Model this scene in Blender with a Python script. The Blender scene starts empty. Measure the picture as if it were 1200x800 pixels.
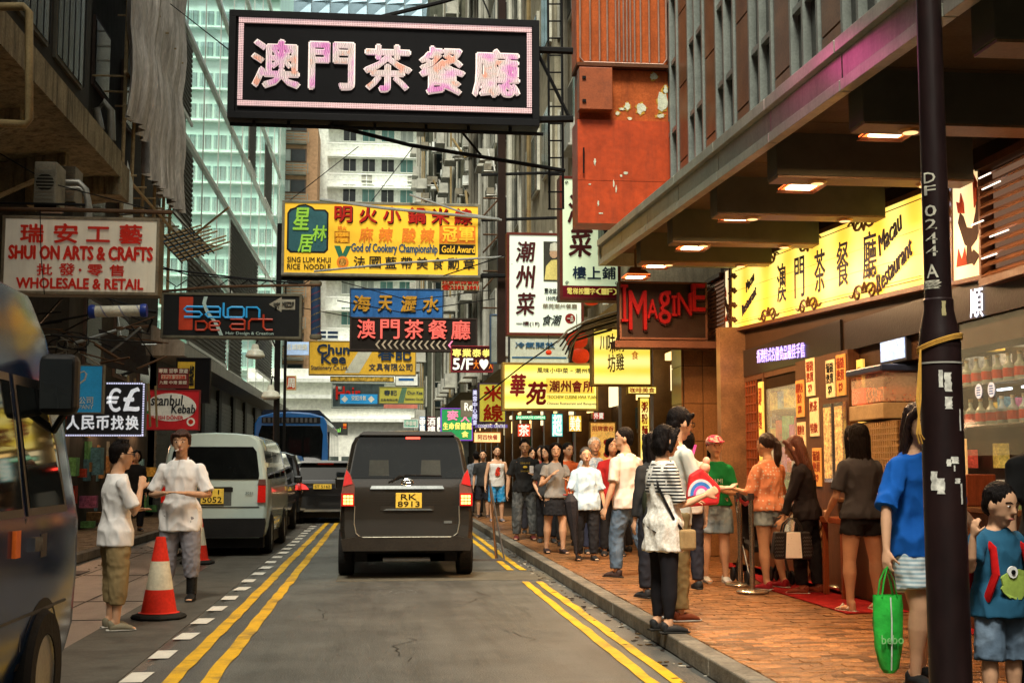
import bpy, math, random
from math import radians as R, sin, cos, pi, sqrt
from mathutils import Vector as V, Matrix, noise
random.seed(7)
SC = bpy.context.scene
COL = SC.collection
# ---------------------------------------------------------------- camera, world, sun, exposure
F = 1500.0; CAMH = 1.4
PITCH = math.atan(148/F); YAW = math.atan(153/F*cos(PITCH))
cam = bpy.data.cameras.new('camera'); cam_o = bpy.data.objects.new('camera', cam); COL.objects.link(cam_o)
cam.lens = 45; cam.sensor_width = 36; cam.sensor_fit = 'HORIZONTAL'; cam.clip_end = 2000; cam.clip_start = .05
cam_o.location = (0, 0, CAMH)
CR = Matrix.Rotation(-YAW, 3, 'Z') @ Matrix.Rotation(pi/2+PITCH, 3, 'X')
cam_o.rotation_euler = CR.to_euler()
SC.camera = cam_o
w = bpy.data.worlds.new('World'); SC.world = w; w.use_nodes = True
nt = w.node_tree; bg = nt.nodes['Background']
sky = nt.nodes.new('ShaderNodeTexSky'); sky.sky_type = 'NISHITA'; sky.sun_disc = False
SUN_EL, SUN_ROT = 60, 196
sky.sun_elevation = R(SUN_EL); sky.sun_rotation = R(SUN_ROT); sky.air_density = 1.5; sky.dust_density = 3
hs = nt.nodes.new('ShaderNodeHueSaturation'); hs.inputs['Saturation'].default_value = .25
mx = nt.nodes.new('ShaderNodeMix'); mx.data_type = 'RGBA'; mx.blend_type = 'MULTIPLY'; mx.inputs[0].default_value = 1
mx.inputs[7].default_value = (1, .97, .84, 1)
nt.links.new(sky.outputs[0], hs.inputs['Color']); nt.links.new(hs.outputs[0], mx.inputs[6]); nt.links.new(mx.outputs[2], bg.inputs[0])
bg.inputs[1].default_value = .085
sl = bpy.data.lights.new('sun', 'SUN'); sl.energy = 2.3; sl.angle = R(16); sl.color = (1, .95, .82)
so = bpy.data.objects.new('sun', sl); COL.objects.link(so)
# sky sun_rotation is measured clockwise from +Y
sd = V((sin(R(SUN_ROT))*cos(R(SUN_EL)), cos(R(SUN_ROT))*cos(R(SUN_EL)), sin(R(SUN_EL))))
so.rotation_euler = sd.to_track_quat('Z', 'Y').to_euler()
SC.view_settings.view_transform = 'Standard'; SC.view_settings.look = 'None'
SC.view_settings.exposure = 1.22; SC.view_settings.gamma = 1
# ---------------------------------------------------------------- pixel helpers (photo is 1200 x 800)
def ray(px, py):
    return CR @ V(((px-600)/F, -(py-400)/F, -1))
def P(px, py, Y):
    d = ray(px, py); return V((0, 0, CAMH)) + d*(Y/d.y)
def PX(px, py, X):
    d = ray(px, py); return V((0, 0, CAMH)) + d*(X/d.x)
def G(px, py, z=0):
    d = ray(px, py); return V((0, 0, CAMH)) + d*((z-CAMH)/d.z)
# ---------------------------------------------------------------- materials
MATS = {}
EM = .54     # lit signs against this exposure
def M(name, col, rough=.6, metal=0., var=.18, scale=4., bump=.08, bscale=40., emit=0., ecol=None,
      dirt=0., dcol=(.03, .025, .02), streak=False, alpha=1., trans=0., coat=0., rnd=0., stretch=None, spec=None, wear=0.):
    if name in MATS: return MATS[name]
    m = bpy.data.materials.new(name); MATS[name] = m; m.use_nodes = True
    nt = m.node_tree; b = nt.nodes['Principled BSDF']; L = nt.links.new; N = nt.nodes.new
    tc = N('ShaderNodeTexCoord'); src = tc.outputs['Object']
    if stretch:
        mp = N('ShaderNodeMapping'); mp.inputs['Scale'].default_value = stretch; L(src, mp.inputs[0]); src = mp.outputs[0]
    n1 = N('ShaderNodeTexNoise'); n1.inputs['Scale'].default_value = scale; n1.inputs['Detail'].default_value = 6; n1.inputs['Roughness'].default_value = .6
    L(src, n1.inputs['Vector'])
    mr = N('ShaderNodeMapRange'); mr.inputs[1].default_value = .3; mr.inputs[2].default_value = .7
    mr.inputs[3].default_value = 1-var; mr.inputs[4].default_value = 1+var; L(n1.outputs[0], mr.inputs[0])
    val = mr.outputs[0]
    if var > .11:
        nf = N('ShaderNodeTexNoise'); nf.inputs['Scale'].default_value = bscale; nf.inputs['Detail'].default_value = 3; L(src, nf.inputs['Vector'])
        mf = N('ShaderNodeMapRange'); mf.inputs[1].default_value = .35; mf.inputs[2].default_value = .65; mf.inputs[3].default_value = 1-var*.5; mf.inputs[4].default_value = 1+var*.5; L(nf.outputs[0], mf.inputs[0])
        m4 = N('ShaderNodeMath'); m4.operation = 'MULTIPLY'; L(val, m4.inputs[0]); L(mf.outputs[0], m4.inputs[1]); val = m4.outputs[0]
    if rnd:
        oi = N('ShaderNodeObjectInfo'); m2 = N('ShaderNodeMapRange'); m2.inputs[3].default_value = 1-rnd; m2.inputs[4].default_value = 1+rnd
        L(oi.outputs['Random'], m2.inputs[0]); mm = N('ShaderNodeMath'); mm.operation = 'MULTIPLY'; L(val, mm.inputs[0]); L(m2.outputs[0], mm.inputs[1]); val = mm.outputs[0]
    mul = N('ShaderNodeMix'); mul.data_type = 'RGBA'; mul.blend_type = 'MULTIPLY'; mul.inputs[0].default_value = 1
    mul.inputs[6].default_value = (*col, 1); L(val, mul.inputs[7]); c = mul.outputs[2]
    if dirt:
        mp = N('ShaderNodeMapping'); mp.inputs['Scale'].default_value = (3, 3, .35) if streak else (1, 1, 1); L(tc.outputs['Object'], mp.inputs[0])
        n2 = N('ShaderNodeTexNoise'); n2.inputs['Scale'].default_value = 2.2; n2.inputs['Detail'].default_value = 8; n2.inputs['Roughness'].default_value = .7
        L(mp.outputs[0], n2.inputs['Vector'])
        r2 = N('ShaderNodeMapRange'); r2.inputs[1].default_value = .48; r2.inputs[2].default_value = .68; r2.inputs[3].default_value = 0; r2.inputs[4].default_value = dirt
        L(n2.outputs[0], r2.inputs[0])
        mi = N('ShaderNodeMix'); mi.data_type = 'RGBA'; L(r2.outputs[0], mi.inputs[0]); L(c, mi.inputs[6]); mi.inputs[7].default_value = (*dcol, 1); c = mi.outputs[2]
    if wear:      # tyre and oil streaks running with the traffic
        mp = N('ShaderNodeMapping'); mp.inputs['Scale'].default_value = (3.2, .22, 1); L(tc.outputs['Object'], mp.inputs[0])
        n5 = N('ShaderNodeTexNoise'); n5.inputs['Scale'].default_value = 1.6; n5.inputs['Detail'].default_value = 9; n5.inputs['Roughness'].default_value = .68; L(mp.outputs[0], n5.inputs['Vector'])
        r5 = N('ShaderNodeMapRange'); r5.inputs[1].default_value = .45; r5.inputs[2].default_value = .66; r5.inputs[4].default_value = wear; L(n5.outputs[0], r5.inputs[0])
        m5 = N('ShaderNodeMix'); m5.data_type = 'RGBA'; L(r5.outputs[0], m5.inputs[0]); L(c, m5.inputs[6]); m5.inputs[7].default_value = (*[q*.35 for q in col], 1); c = m5.outputs[2]
        r6 = N('ShaderNodeMapRange'); r6.inputs[3].default_value = rough+.12; r6.inputs[4].default_value = rough-.16; L(n5.outputs[0], r6.inputs[0]); L(r6.outputs[0], b.inputs['Roughness'])
    L(c, b.inputs['Base Color'])
    b.inputs['Roughness'].default_value = rough; b.inputs['Metallic'].default_value = metal
    b.inputs['Alpha'].default_value = alpha; b.inputs['Transmission Weight'].default_value = trans
    b.inputs['Coat Weight'].default_value = coat; b.inputs['Specular IOR Level'].default_value = spec if spec is not None else (.1 if rough >= .5 else .35)
    if coat: b.inputs['Coat Roughness'].default_value = .04
    if emit:
        if ecol is None: L(c, b.inputs['Emission Color'])
        else: b.inputs['Emission Color'].default_value = (*ecol, 1)
        b.inputs['Emission Strength'].default_value = emit*EM
    if bump:
        n3 = N('ShaderNodeTexNoise'); n3.inputs['Scale'].default_value = bscale; n3.inputs['Detail'].default_value = 5
        L(src, n3.inputs['Vector'])
        bp = N('ShaderNodeBump'); bp.inputs['Strength'].default_value = bump; bp.inputs['Distance'].default_value = .02
        L(n3.outputs[0], bp.inputs['Height']); L(bp.outputs[0], b.inputs['Normal'])
    return m
# ---------------------------------------------------------------- mesh building
def tag(o, label=None, cat=None, group=None, kind=None):
    if label: o['label'] = label
    if cat: o['category'] = cat
    if group: o['group'] = group
    if kind: o['kind'] = kind
    return o
def thing(name, label, cat, loc=(0, 0, 0), rz=0, group=None, rot=None):
    o = bpy.data.objects.new(name, None); COL.objects.link(o); o.location = loc
    o.rotation_euler = rot if rot else (0, 0, rz); o.empty_display_size = .2
    return tag(o, label, cat, group)
class MB:
    def __init__(s): s.v = []; s.f = []; s.m = []
    def add(s, vs, fs, m=0):
        k = len(s.v); s.v += [tuple(q) for q in vs]; s.f += [tuple(i+k for i in q) for q in fs]; s.m += [m]*len(fs); return s
    def box(s, x0, y0, z0, x1, y1, z1, m=0):
        if x0 > x1: x0, x1 = x1, x0
        if y0 > y1: y0, y1 = y1, y0
        if z0 > z1: z0, z1 = z1, z0
        return s.add([(x0,y0,z0),(x1,y0,z0),(x1,y1,z0),(x0,y1,z0),(x0,y0,z1),(x1,y0,z1),(x1,y1,z1),(x0,y1,z1)],
              [(0,3,2,1),(4,5,6,7),(0,1,5,4),(1,2,6,5),(2,3,7,6),(3,0,4,7)], m)
    def obox(s, c, h, rot=None, m=0):
        vs = []
        for z in (-1, 1):
            for x, y in ((-1,-1),(1,-1),(1,1),(-1,1)):
                p = V((x*h[0], y*h[1], z*h[2]))
                if rot is not None: p = rot @ p
                vs.append(p+V(c))
        return s.add(vs, [(0,3,2,1),(4,5,6,7),(0,1,5,4),(1,2,6,5),(2,3,7,6),(3,0,4,7)], m)
    def quad(s, a, b, c, d, m=0): return s.add([a, b, c, d], [(0, 1, 2, 3)], m)
    def prism(s, pts, y0, y1, m=0, axis='y'):
        n = len(pts)
        mk = {'y': lambda a, b, t: (a, t, b), 'x': lambda a, b, t: (t, a, b), 'z': lambda a, b, t: (a, b, t)}[axis]
        vs = [mk(a, b, y0) for a, b in pts]+[mk(a, b, y1) for a, b in pts]
        fs = [tuple(range(n)), tuple(range(2*n-1, n-1, -1))]+[(i, n+i, n+(i+1) % n, (i+1) % n) for i in range(n)]
        return s.add(vs, fs, m)
    def tube(s, pts, r, n=8, m=0, ref=None, round_ends=False, caps=True):
        pts = [V(p) for p in pts]
        rs = list(r) if isinstance(r, (list, tuple)) and len(r) == len(pts) else [r]*len(pts)
        rs = [(q, q) if not isinstance(q, (tuple, list)) else q for q in rs]
        if round_ends:
            t0 = (pts[0]-pts[1]).normalized(); t1 = (pts[-1]-pts[-2]).normalized()
            e0 = min(rs[0]); e1 = min(rs[-1])
            pre = [(pts[0]+t0*e0*sin(a), (rs[0][0]*cos(a), rs[0][1]*cos(a))) for a in (1.3, .8, .4)]
            post = [(pts[-1]+t1*e1*sin(a), (rs[-1][0]*cos(a), rs[-1][1]*cos(a))) for a in (.4, .8, 1.3)]
            pts = [q[0] for q in pre]+pts+[q[0] for q in post]; rs = [q[1] for q in pre]+rs+[q[1] for q in post]
        vs = []; fs = []; K = len(pts); pu = None
        for i, p in enumerate(pts):
            t = (pts[min(i+1, K-1)]-pts[max(i-1, 0)])
            t = t.normalized() if t.length > 1e-9 else V((0, 0, 1))
            if ref is not None: u = V(ref)-t*V(ref).dot(t)
            elif pu is not None: u = pu-t*pu.dot(t)
            else:
                a = V((1, 0, 0)) if abs(t.x) < .8 else V((0, 1, 0)); u = a-t*a.dot(t)
            u = u.normalized() if u.length > 1e-6 else V((1, 0, 0)); pu = u; w_ = t.cross(u)
            for k in range(n):
                a = 2*pi*(k+.5)/n; vs.append(p+u*(cos(a)*rs[i][0])+w_*(sin(a)*rs[i][1]))
        for i in range(K-1):
            for k in range(n):
                fs.append((i*n+k, i*n+(k+1) % n, (i+1)*n+(k+1) % n, (i+1)*n+k))
        if caps: fs += [tuple(range(n-1, -1, -1)), tuple(range((K-1)*n, K*n))]
        return s.add(vs, fs, m)
    def lathe(s, prof, c=(0, 0, 0), n=20, m=0, rot=None):
        vs = []; fs = []; c = V(c)
        for r_, z in prof:
            for k in range(n):
                p = V((r_*cos(2*pi*k/n), r_*sin(2*pi*k/n), z))
                if rot is not None: p = rot @ p
                vs.append(c+p)
        for i in range(len(prof)-1):
            for k in range(n): fs.append((i*n+k, i*n+(k+1) % n, (i+1)*n+(k+1) % n, (i+1)*n+k))
        fs += [tuple(range(n-1, -1, -1)), tuple(range((len(prof)-1)*n, len(prof)*n))]
        return s.add(vs, fs, m)
    def ball(s, c, rad, n=12, m=0, rot=None):
        prof = [(sin(pi*i/n), -cos(pi*i/n)) for i in range(n+1)]; prof[0] = (.02, -1); prof[-1] = (.02, 1)
        rr = rad if isinstance(rad, (tuple, list)) else (rad,)*3
        vs = []; fs = []; q = n*2
        for a, z in prof:
            for k in range(q):
                p = V((a*cos(2*pi*k/q)*rr[0], a*sin(2*pi*k/q)*rr[1], z*rr[2]))
                if rot is not None: p = rot @ p
                vs.append(V(c)+p)
        for i in range(n):
            for k in range(q): fs.append((i*q+k, i*q+(k+1) % q, (i+1)*q+(k+1) % q, (i+1)*q+k))
        fs += [tuple(range(q-1, -1, -1)), tuple(range(n*q, (n+1)*q))]
        return s.add(vs, fs, m)
    def mesh(s, me, mat4=None, m=0):
        vs = [(mat4 @ q.co if mat4 else q.co.copy()) for q in me.vertices]
        return s.add(vs, [tuple(p.vertices) for p in me.polygons], m)
    def build(s, name, mats, parent=None, world=False, smooth=False, angle=35, bevel=0, kind=None, label=None, cat=None, group=None, loc=None):
        me = bpy.data.meshes.new(name)
        off = V((0, 0, 0))
        if world and parent is not None: off = parent.location
        if loc is not None: off = off+V(loc)
        me.from_pydata([V(q)-off for q in s.v] if off.length > 0 else s.v, [], s.f)
        mats = mats if isinstance(mats, (list, tuple)) else [mats]
        for q in mats: me.materials.append(q)
        if len(mats) > 1: me.polygons.foreach_set('material_index', s.m)
        if smooth:
            me.polygons.foreach_set('use_smooth', [True]*len(me.polygons)); me.set_sharp_from_angle(angle=R(angle))
        me.update()
        o = bpy.data.objects.new(name, me); COL.objects.link(o)
        if loc is not None: o.location = V(loc)
        if parent is not None: o.parent = parent
        if bevel:
            b = o.modifiers.new('bevel', 'BEVEL'); b.width = bevel; b.segments = 2; b.limit_method = 'ANGLE'
        return tag(o, label, cat, group, kind)
def inst(o, loc, parent=None, rot=None, scale=None):
    c = o.copy(); COL.objects.link(c); c.location = loc
    if rot is not None: c.rotation_euler = rot
    if scale is not None: c.scale = scale
    c.parent = parent if parent is not None else o.parent
    return c
def copy_tree(o, loc=None, rz=None, label=None, parent=None):
    c = o.copy(); COL.objects.link(c); c.parent = parent
    if loc is not None: c.location = loc
    if rz is not None: c.rotation_euler = (0, 0, rz)
    if label: c['label'] = label
    for ch in list(o.children): copy_tree(ch, parent=c)
    return c
# ---------------------------------------------------------------- scratch scene for text and voxel bodies
TMP = bpy.data.scenes.new('scratch')
def evaluated_mesh(o):
    TMP.collection.objects.link(o); vl = TMP.view_layers[0]; vl.update()
    dg = vl.depsgraph
    me = bpy.data.meshes.new_from_object(o.evaluated_get(dg), depsgraph=dg)
    TMP.collection.objects.unlink(o); return me
TXT = {}
def text_mesh(body, bold=0., depth=0., res=2, line=1.0, shear=0.):
    k = (body, bold, depth, res, line, shear)
    if k in TXT: return TXT[k]
    cu = bpy.data.curves.new('t', 'FONT'); cu.body = body; cu.size = 1; cu.offset = bold; cu.extrude = depth; cu.resolution_u = res
    cu.space_line = line; cu.shear = shear; cu.align_x = 'CENTER'
    o = bpy.data.objects.new('t', cu); me = evaluated_mesh(o)
    bpy.data.objects.remove(o); bpy.data.curves.remove(cu)
    xs = [q.co.x for q in me.vertices] or [0, 1]; ys = [q.co.y for q in me.vertices] or [0, 1]
    TXT[k] = (me, min(xs), max(xs), min(ys), max(ys)); return TXT[k]
def add_text(mb, body, x0, z0, x1, z1, y=0., bold=.015, depth=.004, m=0, res=2, line=1., shear=0., keep=False):
    """text standing in the local xz plane, facing -y, fitted to the box"""
    me, a0, a1, b0, b1 = text_mesh(body, 0., 1.0, res, line, shear)
    sx = (x1-x0)/max(a1-a0, 1e-6); sz = (z1-z0)/max(b1-b0, 1e-6)
    d = bold*.9*(z1-z0)/max(body.count(chr(10))+1, 1)
    sh = [(0, 0)] if bold < .006 else [(-d, 0), (d, 0), (0, -d), (0, d)]
    fs = [tuple(p.vertices) for p in me.polygons]
    for i, (ox, oz) in enumerate(sh):
        dd = depth+.0006*i
        mb.add([((x0+(q.co.x-a0)*sx)+ox, y-max(q.co.z, 0)*dd, z0+(q.co.y-b0)*sz+oz) for q in me.vertices], fs, m)
class Sign:
    """a sign box; front in the local xz plane at y=0, thickness towards +y"""
    def __init__(s, label, w, h, loc, rz=0, thick=.15, face=None, frame=None, fw=.04, name='shop_sign', cat='sign', group=None, tilt=0, proud=.012, back=None):
        s.root = thing(name, label, cat, loc, group=group, rot=(0, tilt, rz)); s.w = w; s.h = h
        MB().box(-w/2+fw*.5, 0, fw*.5, w/2-fw*.5, thick, h-fw*.5).build('panel', face, s.root)
        if frame:
            b = MB(); p = -proud
            b.box(-w/2, p, 0, w/2, thick+.01, fw); b.box(-w/2, p, h-fw, w/2, thick+.01, h)
            b.box(-w/2, p, fw, -w/2+fw, thick+.01, h-fw); b.box(w/2-fw, p, fw, w/2, thick+.01, h-fw)
            b.build('frame', frame, s.root, bevel=.004)
    def px(s, X, Y): return ((X-s.cx)*s.kx, (s.y1-Y)*s.kz)
    def text(s, body, x0, y0, x1, y1, mat, bold=.012, depth=.012, res=2, name='lettering', y=-.001, line=1., shear=0., label=None):
        a = s.px(x0, y1); b = s.px(x1, y0); mb = MB()
        add_text(mb, body, a[0], a[1], b[0], b[1], y, bold, depth, 0, res, line, shear)
        return mb.build(name, mat, s.root, label=label)
    def chars(s, body, x0, y0, x1, y1, mat, gap=.12, vertical=False, **k):
        """characters spread evenly, each fitted to its cell, one part"""
        mb = MB(); n = len(body)
        for i, ch in enumerate(body):
            if vertical:
                hh = (y1-y0)/n; c = (x0, y0+i*hh+hh*gap/2, x1, y0+(i+1)*hh-hh*gap/2)
            else:
                ww = (x1-x0)/n; c = (x0+i*ww+ww*gap/2, y0, x0+(i+1)*ww-ww*gap/2, y1)
            a = s.px(c[0], c[3]); b = s.px(c[2], c[1])
            if ch == ' ': continue
            if ch in '一·•-': 
                add_text(mb, ch, a[0]+.2*(b[0]-a[0]), a[1]+.42*(b[1]-a[1]), b[0]-.2*(b[0]-a[0]), a[1]+.58*(b[1]-a[1]), -.001, k.get('bold', .02), k.get('depth', .012)); continue
            add_text(mb, ch, a[0], a[1], b[0], b[1], -.001, k.get('bold', .02), k.get('depth', .012), shear=k.get('shear', 0.))
        return mb.build(k.get('name', 'lettering'), mat, s.root)
    def rect(s, x0, y0, x1, y1, mat, name='patch', depth=.006):
        a = s.px(x0, y1); b = s.px(x1, y0)
        return MB().box(a[0], -depth, a[1], b[0], .002, b[1]).build(name, mat, s.root)
    def poly(s, pts, mat, name='emblem', depth=.006):
        q = [s.px(*p) for p in pts]
        return MB().prism(q, -depth, .002).build(name, mat, s.root)
def sign_px(label, x0, y0, x1, y1, Y, **k):
    xc, yc = (x0+x1)/2, (y0+y1)/2
    a, b = P(x0, yc, Y), P(x1, yc, Y); t, u = P(xc, y0, Y), P(xc, y1, Y)
    s = Sign(label, b.x-a.x, t.z-u.z, (P(xc, yc, Y).x, Y, u.z), **k)
    s.cx = xc; s.y1 = y1; s.kx = (b.x-a.x)/(x1-x0); s.kz = (t.z-u.z)/(y1-y0)
    return s
# ---------------------------------------------------------------- people
def blob(mb, voxel, smooth=2, fold=0., seed=0, fscale=(14, 14, 5)):
    me = bpy.data.meshes.new('b'); me.from_pydata(mb.v, [], mb.f); me.update()
    o = bpy.data.objects.new('b', me)
    r = o.modifiers.new('r', 'REMESH'); r.mode = 'VOXEL'; r.voxel_size = voxel; r.use_smooth_shade = True
    if smooth:
        q = o.modifiers.new('s', 'SMOOTH'); q.factor = .5; q.iterations = smooth
    out = evaluated_mesh(o); bpy.data.objects.remove(o); bpy.data.meshes.remove(me)
    if fold:
        sc = V(fscale); off = V((seed*3.1, seed*1.7, 0))
        n = len(out.vertices); co = [0.]*(3*n); no = [0.]*(3*n)
        out.vertices.foreach_get('co', co); out.vertex_normals.foreach_get('vector', no)
        for i in range(n):
            j = 3*i; p = V((co[j]*sc.x, co[j+1]*sc.y, co[j+2]*sc.z))+off
            q = fold*((.8-abs(noise.noise(p))*4.2)+.7*noise.noise(p*2.3))
            co[j] += no[j]*q; co[j+1] += no[j+1]*q; co[j+2] += no[j+2]*q
        out.vertices.foreach_set('co', co)
    out.polygons.foreach_set('use_smooth', [True]*len(out.polygons)); out.update()
    return out
def put(me, name, mat, parent):
    me.materials.clear(); me.materials.append(mat)
    o = bpy.data.objects.new(name, me); COL.objects.link(o); o.parent = parent; return o
def clothm(name, col, rough=.85, bump=.22): return M(name, col, rough=rough, var=.06, scale=5, bump=bump, bscale=13)
SKIN = lambda: M('skin', (.56, .32, .19), rough=.5, var=.08, scale=12, bump=.05, bscale=60)
HAIR = lambda: M('black_hair', (.007, .005, .0045), rough=.5, var=.4, scale=20, bump=.5, bscale=60, stretch=(4, 4, .6))
def person(label, px, feet_py, H, face, group=None, sex='m', shirt=(.8,.8,.8), sleeve=.45, hem=.47, legs='trousers', legcol=(.1,.12,.2),
           hair='short', haircol=None, shoe=(.03,.03,.03), arms=None, stance=None, head=(0, 0), lean=(0, 0), fat=1., voxel=.011, skin=None,
           ground=.13, name='person', loose=1., shirt_mat=None, leg_mat=None, sandals=False, glasses=False, cap=None, longsleeve=False, loc=None, legw=1., sx=1.):
    """face: degrees, 0 = facing away from camera (+Y), 180 = facing camera, 90 = facing left, -90 = right"""
    g = loc if loc is not None else G(px, feet_py, ground)
    root = thing(name, label, 'person', (g[0], g[1], ground), R(face), group)
    f = sex == 'f'; h = H
    arms = arms or {}; stance = stance or {}
    # legs
    dl = (V(stance.get('LT', (-.06, .03, -1))), V(stance.get('LC', (-.02, -.03, -1))))
    dr = (V(stance.get('RT', (.06, .03, -1))), V(stance.get('RC', (.02, -.03, -1))))
    hipw = .052*h if f else .05*h
    def leg(sgn, d):
        hip = V((sgn*hipw, 0, 0)); k = hip+d[0].normalized()*.235*h; a = k+d[1].normalized()*.225*h; return hip, k, a
    LL, RL = leg(-1, dl), leg(1, dr)
    low = min(LL[2].z, RL[2].z); dz = .045*h-low
    LL = [q+V((0, 0, dz)) for q in LL]; RL = [q+V((0, 0, dz)) for q in RL]
    hz = dz
    lv = V((lean[0], lean[1], 1)).normalized()
    pel = V((0, 0, hz))
    def sp(t): return pel+lv*(t*h)                       # along spine, t in heights above hip joint
    sw = (.092 if f else .106)*h
    hw, ww, cw = (.098, .074, .088) if f else (.09, .08, .098)
    hw, ww, cw = hw*fat, ww*fat, cw*(1+(fat-1)*.6)
    tor = [(sp(-.035), (hw*h*.74, .052*h)), (sp(.02), (hw*h*.93, .062*h*fat)), (sp(.09), (ww*h, .054*h*fat)), (sp(.16), (ww*h*1.06, .058*h*fat)),
           (sp(.225), (cw*h, .064*h)), (sp(.27), (cw*h*1.0, .056*h)), (sp(.305), (.070*h, .042*h)), (sp(.33), (.036*h, .034*h))]
    neck0, neck1 = sp(.30), sp(.367)+V((0, .008*h, 0))
    # arms
    def arm(sgn, key):
        d = arms.get(key, ((.16*sgn, .02, -1), (.06*sgn, .18, -1)))
        s0 = sp(.268)+V((sgn*sw, 0, 0)); e = s0+V(d[0]).normalized()*.172*h; w_ = e+V(d[1]).normalized()*.145*h
        return s0, e, w_, (V(d[2]).normalized() if len(d) > 2 else V(d[1]).normalized())
    LA, RA = arm(-1, 'L'), arm(1, 'R')
    hy, hp = R(head[0]), R(head[1])
    HM = Matrix.Rotation(hy, 3, 'Z') @ Matrix.Rotation(hp, 3, 'X')
    hc = neck1+V((0, .010*h, 0))+HM @ V((0, .004*h, .052*h))
    hs_ = h*1.09 if H > 1.4 else h*1.32
    def hpnt(x, y, z): return hc+HM @ (V((x, y, z))*hs_)
    sk = skin or SKIN()
    b = MB()
    b.tube([q[0] for q in tor], [q[1] for q in tor], n=16, ref=(1, 0, 0), round_ends=True)
    b.tube([neck0, neck1, neck1+V((0, .005*h, .03*h))], [.034*h if not f else .029*h]*3, n=12, round_ends=True)
    b.ball(hpnt(0, -.004, .012), (.0455*hs_, .055*hs_, .056*hs_), n=12, rot=HM)
    b.tube([hpnt(0, .008, .0), hpnt(0, .016, -.03), hpnt(0, .024, -.05)], [(.041*hs_, .042*hs_), (.035*hs_, .034*hs_), (.018*hs_, .017*hs_)], n=12, ref=HM @ V((1, 0, 0)), round_ends=True)
    b.tube([hpnt(0, .046, .012), hpnt(0, .055, -.008)], [.005*hs_, .0085*hs_], n=8, round_ends=True)      # nose
    for sg in (-1, 1): b.ball(hpnt(sg*.046, -.004, -.002), (.006*hs_, .011*hs_, .018*hs_), n=6, rot=HM)   # ears
    b.tube([hpnt(-.012, .044, -.032), hpnt(.012, .044, -.032)], .0065*hs_, n=8, round_ends=True)           # lips
    lw = (1.06 if f else 1.)*(1+(fat-1)*.5)*legw
    for q in (LL, RL):
        b.tube([q[0]+V((0, 0, -.01*h)), q[0].lerp(q[1], .45), q[1], q[1].lerp(q[2], .3), q[1].lerp(q[2], .7), q[2]],
               [.049*h*lw, .046*h*lw, .033*h*lw, .035*h*lw, .024*h, .020*h], n=12, round_ends=True)
    fd = [V(stance.get('LF', (-.12, 1, 0))).normalized(), V(stance.get('RF', (.12, 1, 0))).normalized()]
    for q, d in zip((LL, RL), fd):
        a = q[2]
        b.tube([a+V((0, 0, -.0*h))-d*.012*h, a-d*.02*h+V((0, 0, -.028*h)), a+d*.03*h+V((0, 0, -.026*h)), a+d*.075*h+V((0, 0, -.032*h)), a+d*.095*h+V((0, 0, -.035*h))],
               [.02*h, .02*h, (.024*h, .018*h), (.026*h, .012*h), (.02*h, .008*h)], n=10, round_ends=True)
    for sg, q in ((-1, LA), (1, RA)):
        am = .9 if f else 1.
        b.tube([q[0], q[0].lerp(q[1], .45), q[1], q[1].lerp(q[2], .35), q[2]], [.027*h*am, .025*h*am, .021*h*am, .022*h*am, .0145*h*am], n=10, round_ends=True)
        # hand: palm, four fingers, thumb
        d = q[3]; side = V((1, 0, 0))-d*d.x
        side = side.normalized() if side.length > .2 else V((0, 0, 1)).cross(d).normalized()
        nrm = d.cross(side).normalized()
        if abs(nrm.x) < .99:
            # palm faces the body
            side2 = V((0, 1, 0))-d*d.y
            if side2.length > .3: side = side2.normalized(); nrm = V((-sg, 0, 0))
        inn = nrm if nrm.dot(V((-sg, 0, 0))) >= 0 else -nrm
        hsz = h*.95
        wv = q[2]
        b.tube([wv, wv+d*.022*hsz, wv+d*.048*hsz], [(.015*hsz, .011*hsz), (.022*hsz, .011*hsz), (.023*hsz, .010*hsz)], n=10, ref=side, round_ends=True)
        curl = arms.get('curl', .5)
        for k, ln in zip((-1.5, -.5, .5, 1.5), (.034, .042, .045, .04)):
            p0 = wv+d*.05*hsz+side*k*.0118*hsz
            p1 = p0+(d+inn*curl*.5)*ln*.5*hsz; p2 = p1+(d*(1-.5*curl)+inn*curl*1.2)*ln*.5*hsz
            b.tube([p0, p1, p2], [.0058*hsz, .0055*hsz, .0048*hsz], n=6, round_ends=True)
        t0 = wv+d*.018*hsz+side*.018*hsz
        b.tube([t0, t0+(d+side*.7)*.022*hsz, t0+(d*1.1+side*.6+inn*.5)*.04*hsz], [.008*hsz, .007*hsz, .0055*hsz], n=6, round_ends=True)
    put(blob(b, voxel*.8, 2), 'body', sk, root)
    # shirt
    mg = .004+.007*loose
    rings = []
    bot = hem-.50
    prof = [(-.12, hw*.98, .074), (-.035, hw, .071*fat), (.02, hw, .07*fat), (.09, (ww*1.08 if loose < 1.6 else hw*.95), .062*fat), (.16, ww*1.12, .064*fat), (.225, cw*1.02, .067), (.268, cw*1.02, .058), (.300, .078, .045)]
    def pr(t):
        for i in range(len(prof)-1):
            if prof[i][0] <= t <= prof[i+1][0]:
                k = (t-prof[i][0])/(prof[i+1][0]-prof[i][0]); return (prof[i][1]+(prof[i+1][1]-prof[i][1])*k, prof[i][2]+(prof[i+1][2]-prof[i][2])*k)
        return prof[0][1:] if t < prof[0][0] else prof[-1][1:]
    s = MB(); ts = [bot]+[q[0] for q in prof if q[0] > bot+.015]+[.322]
    rr = []
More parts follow.
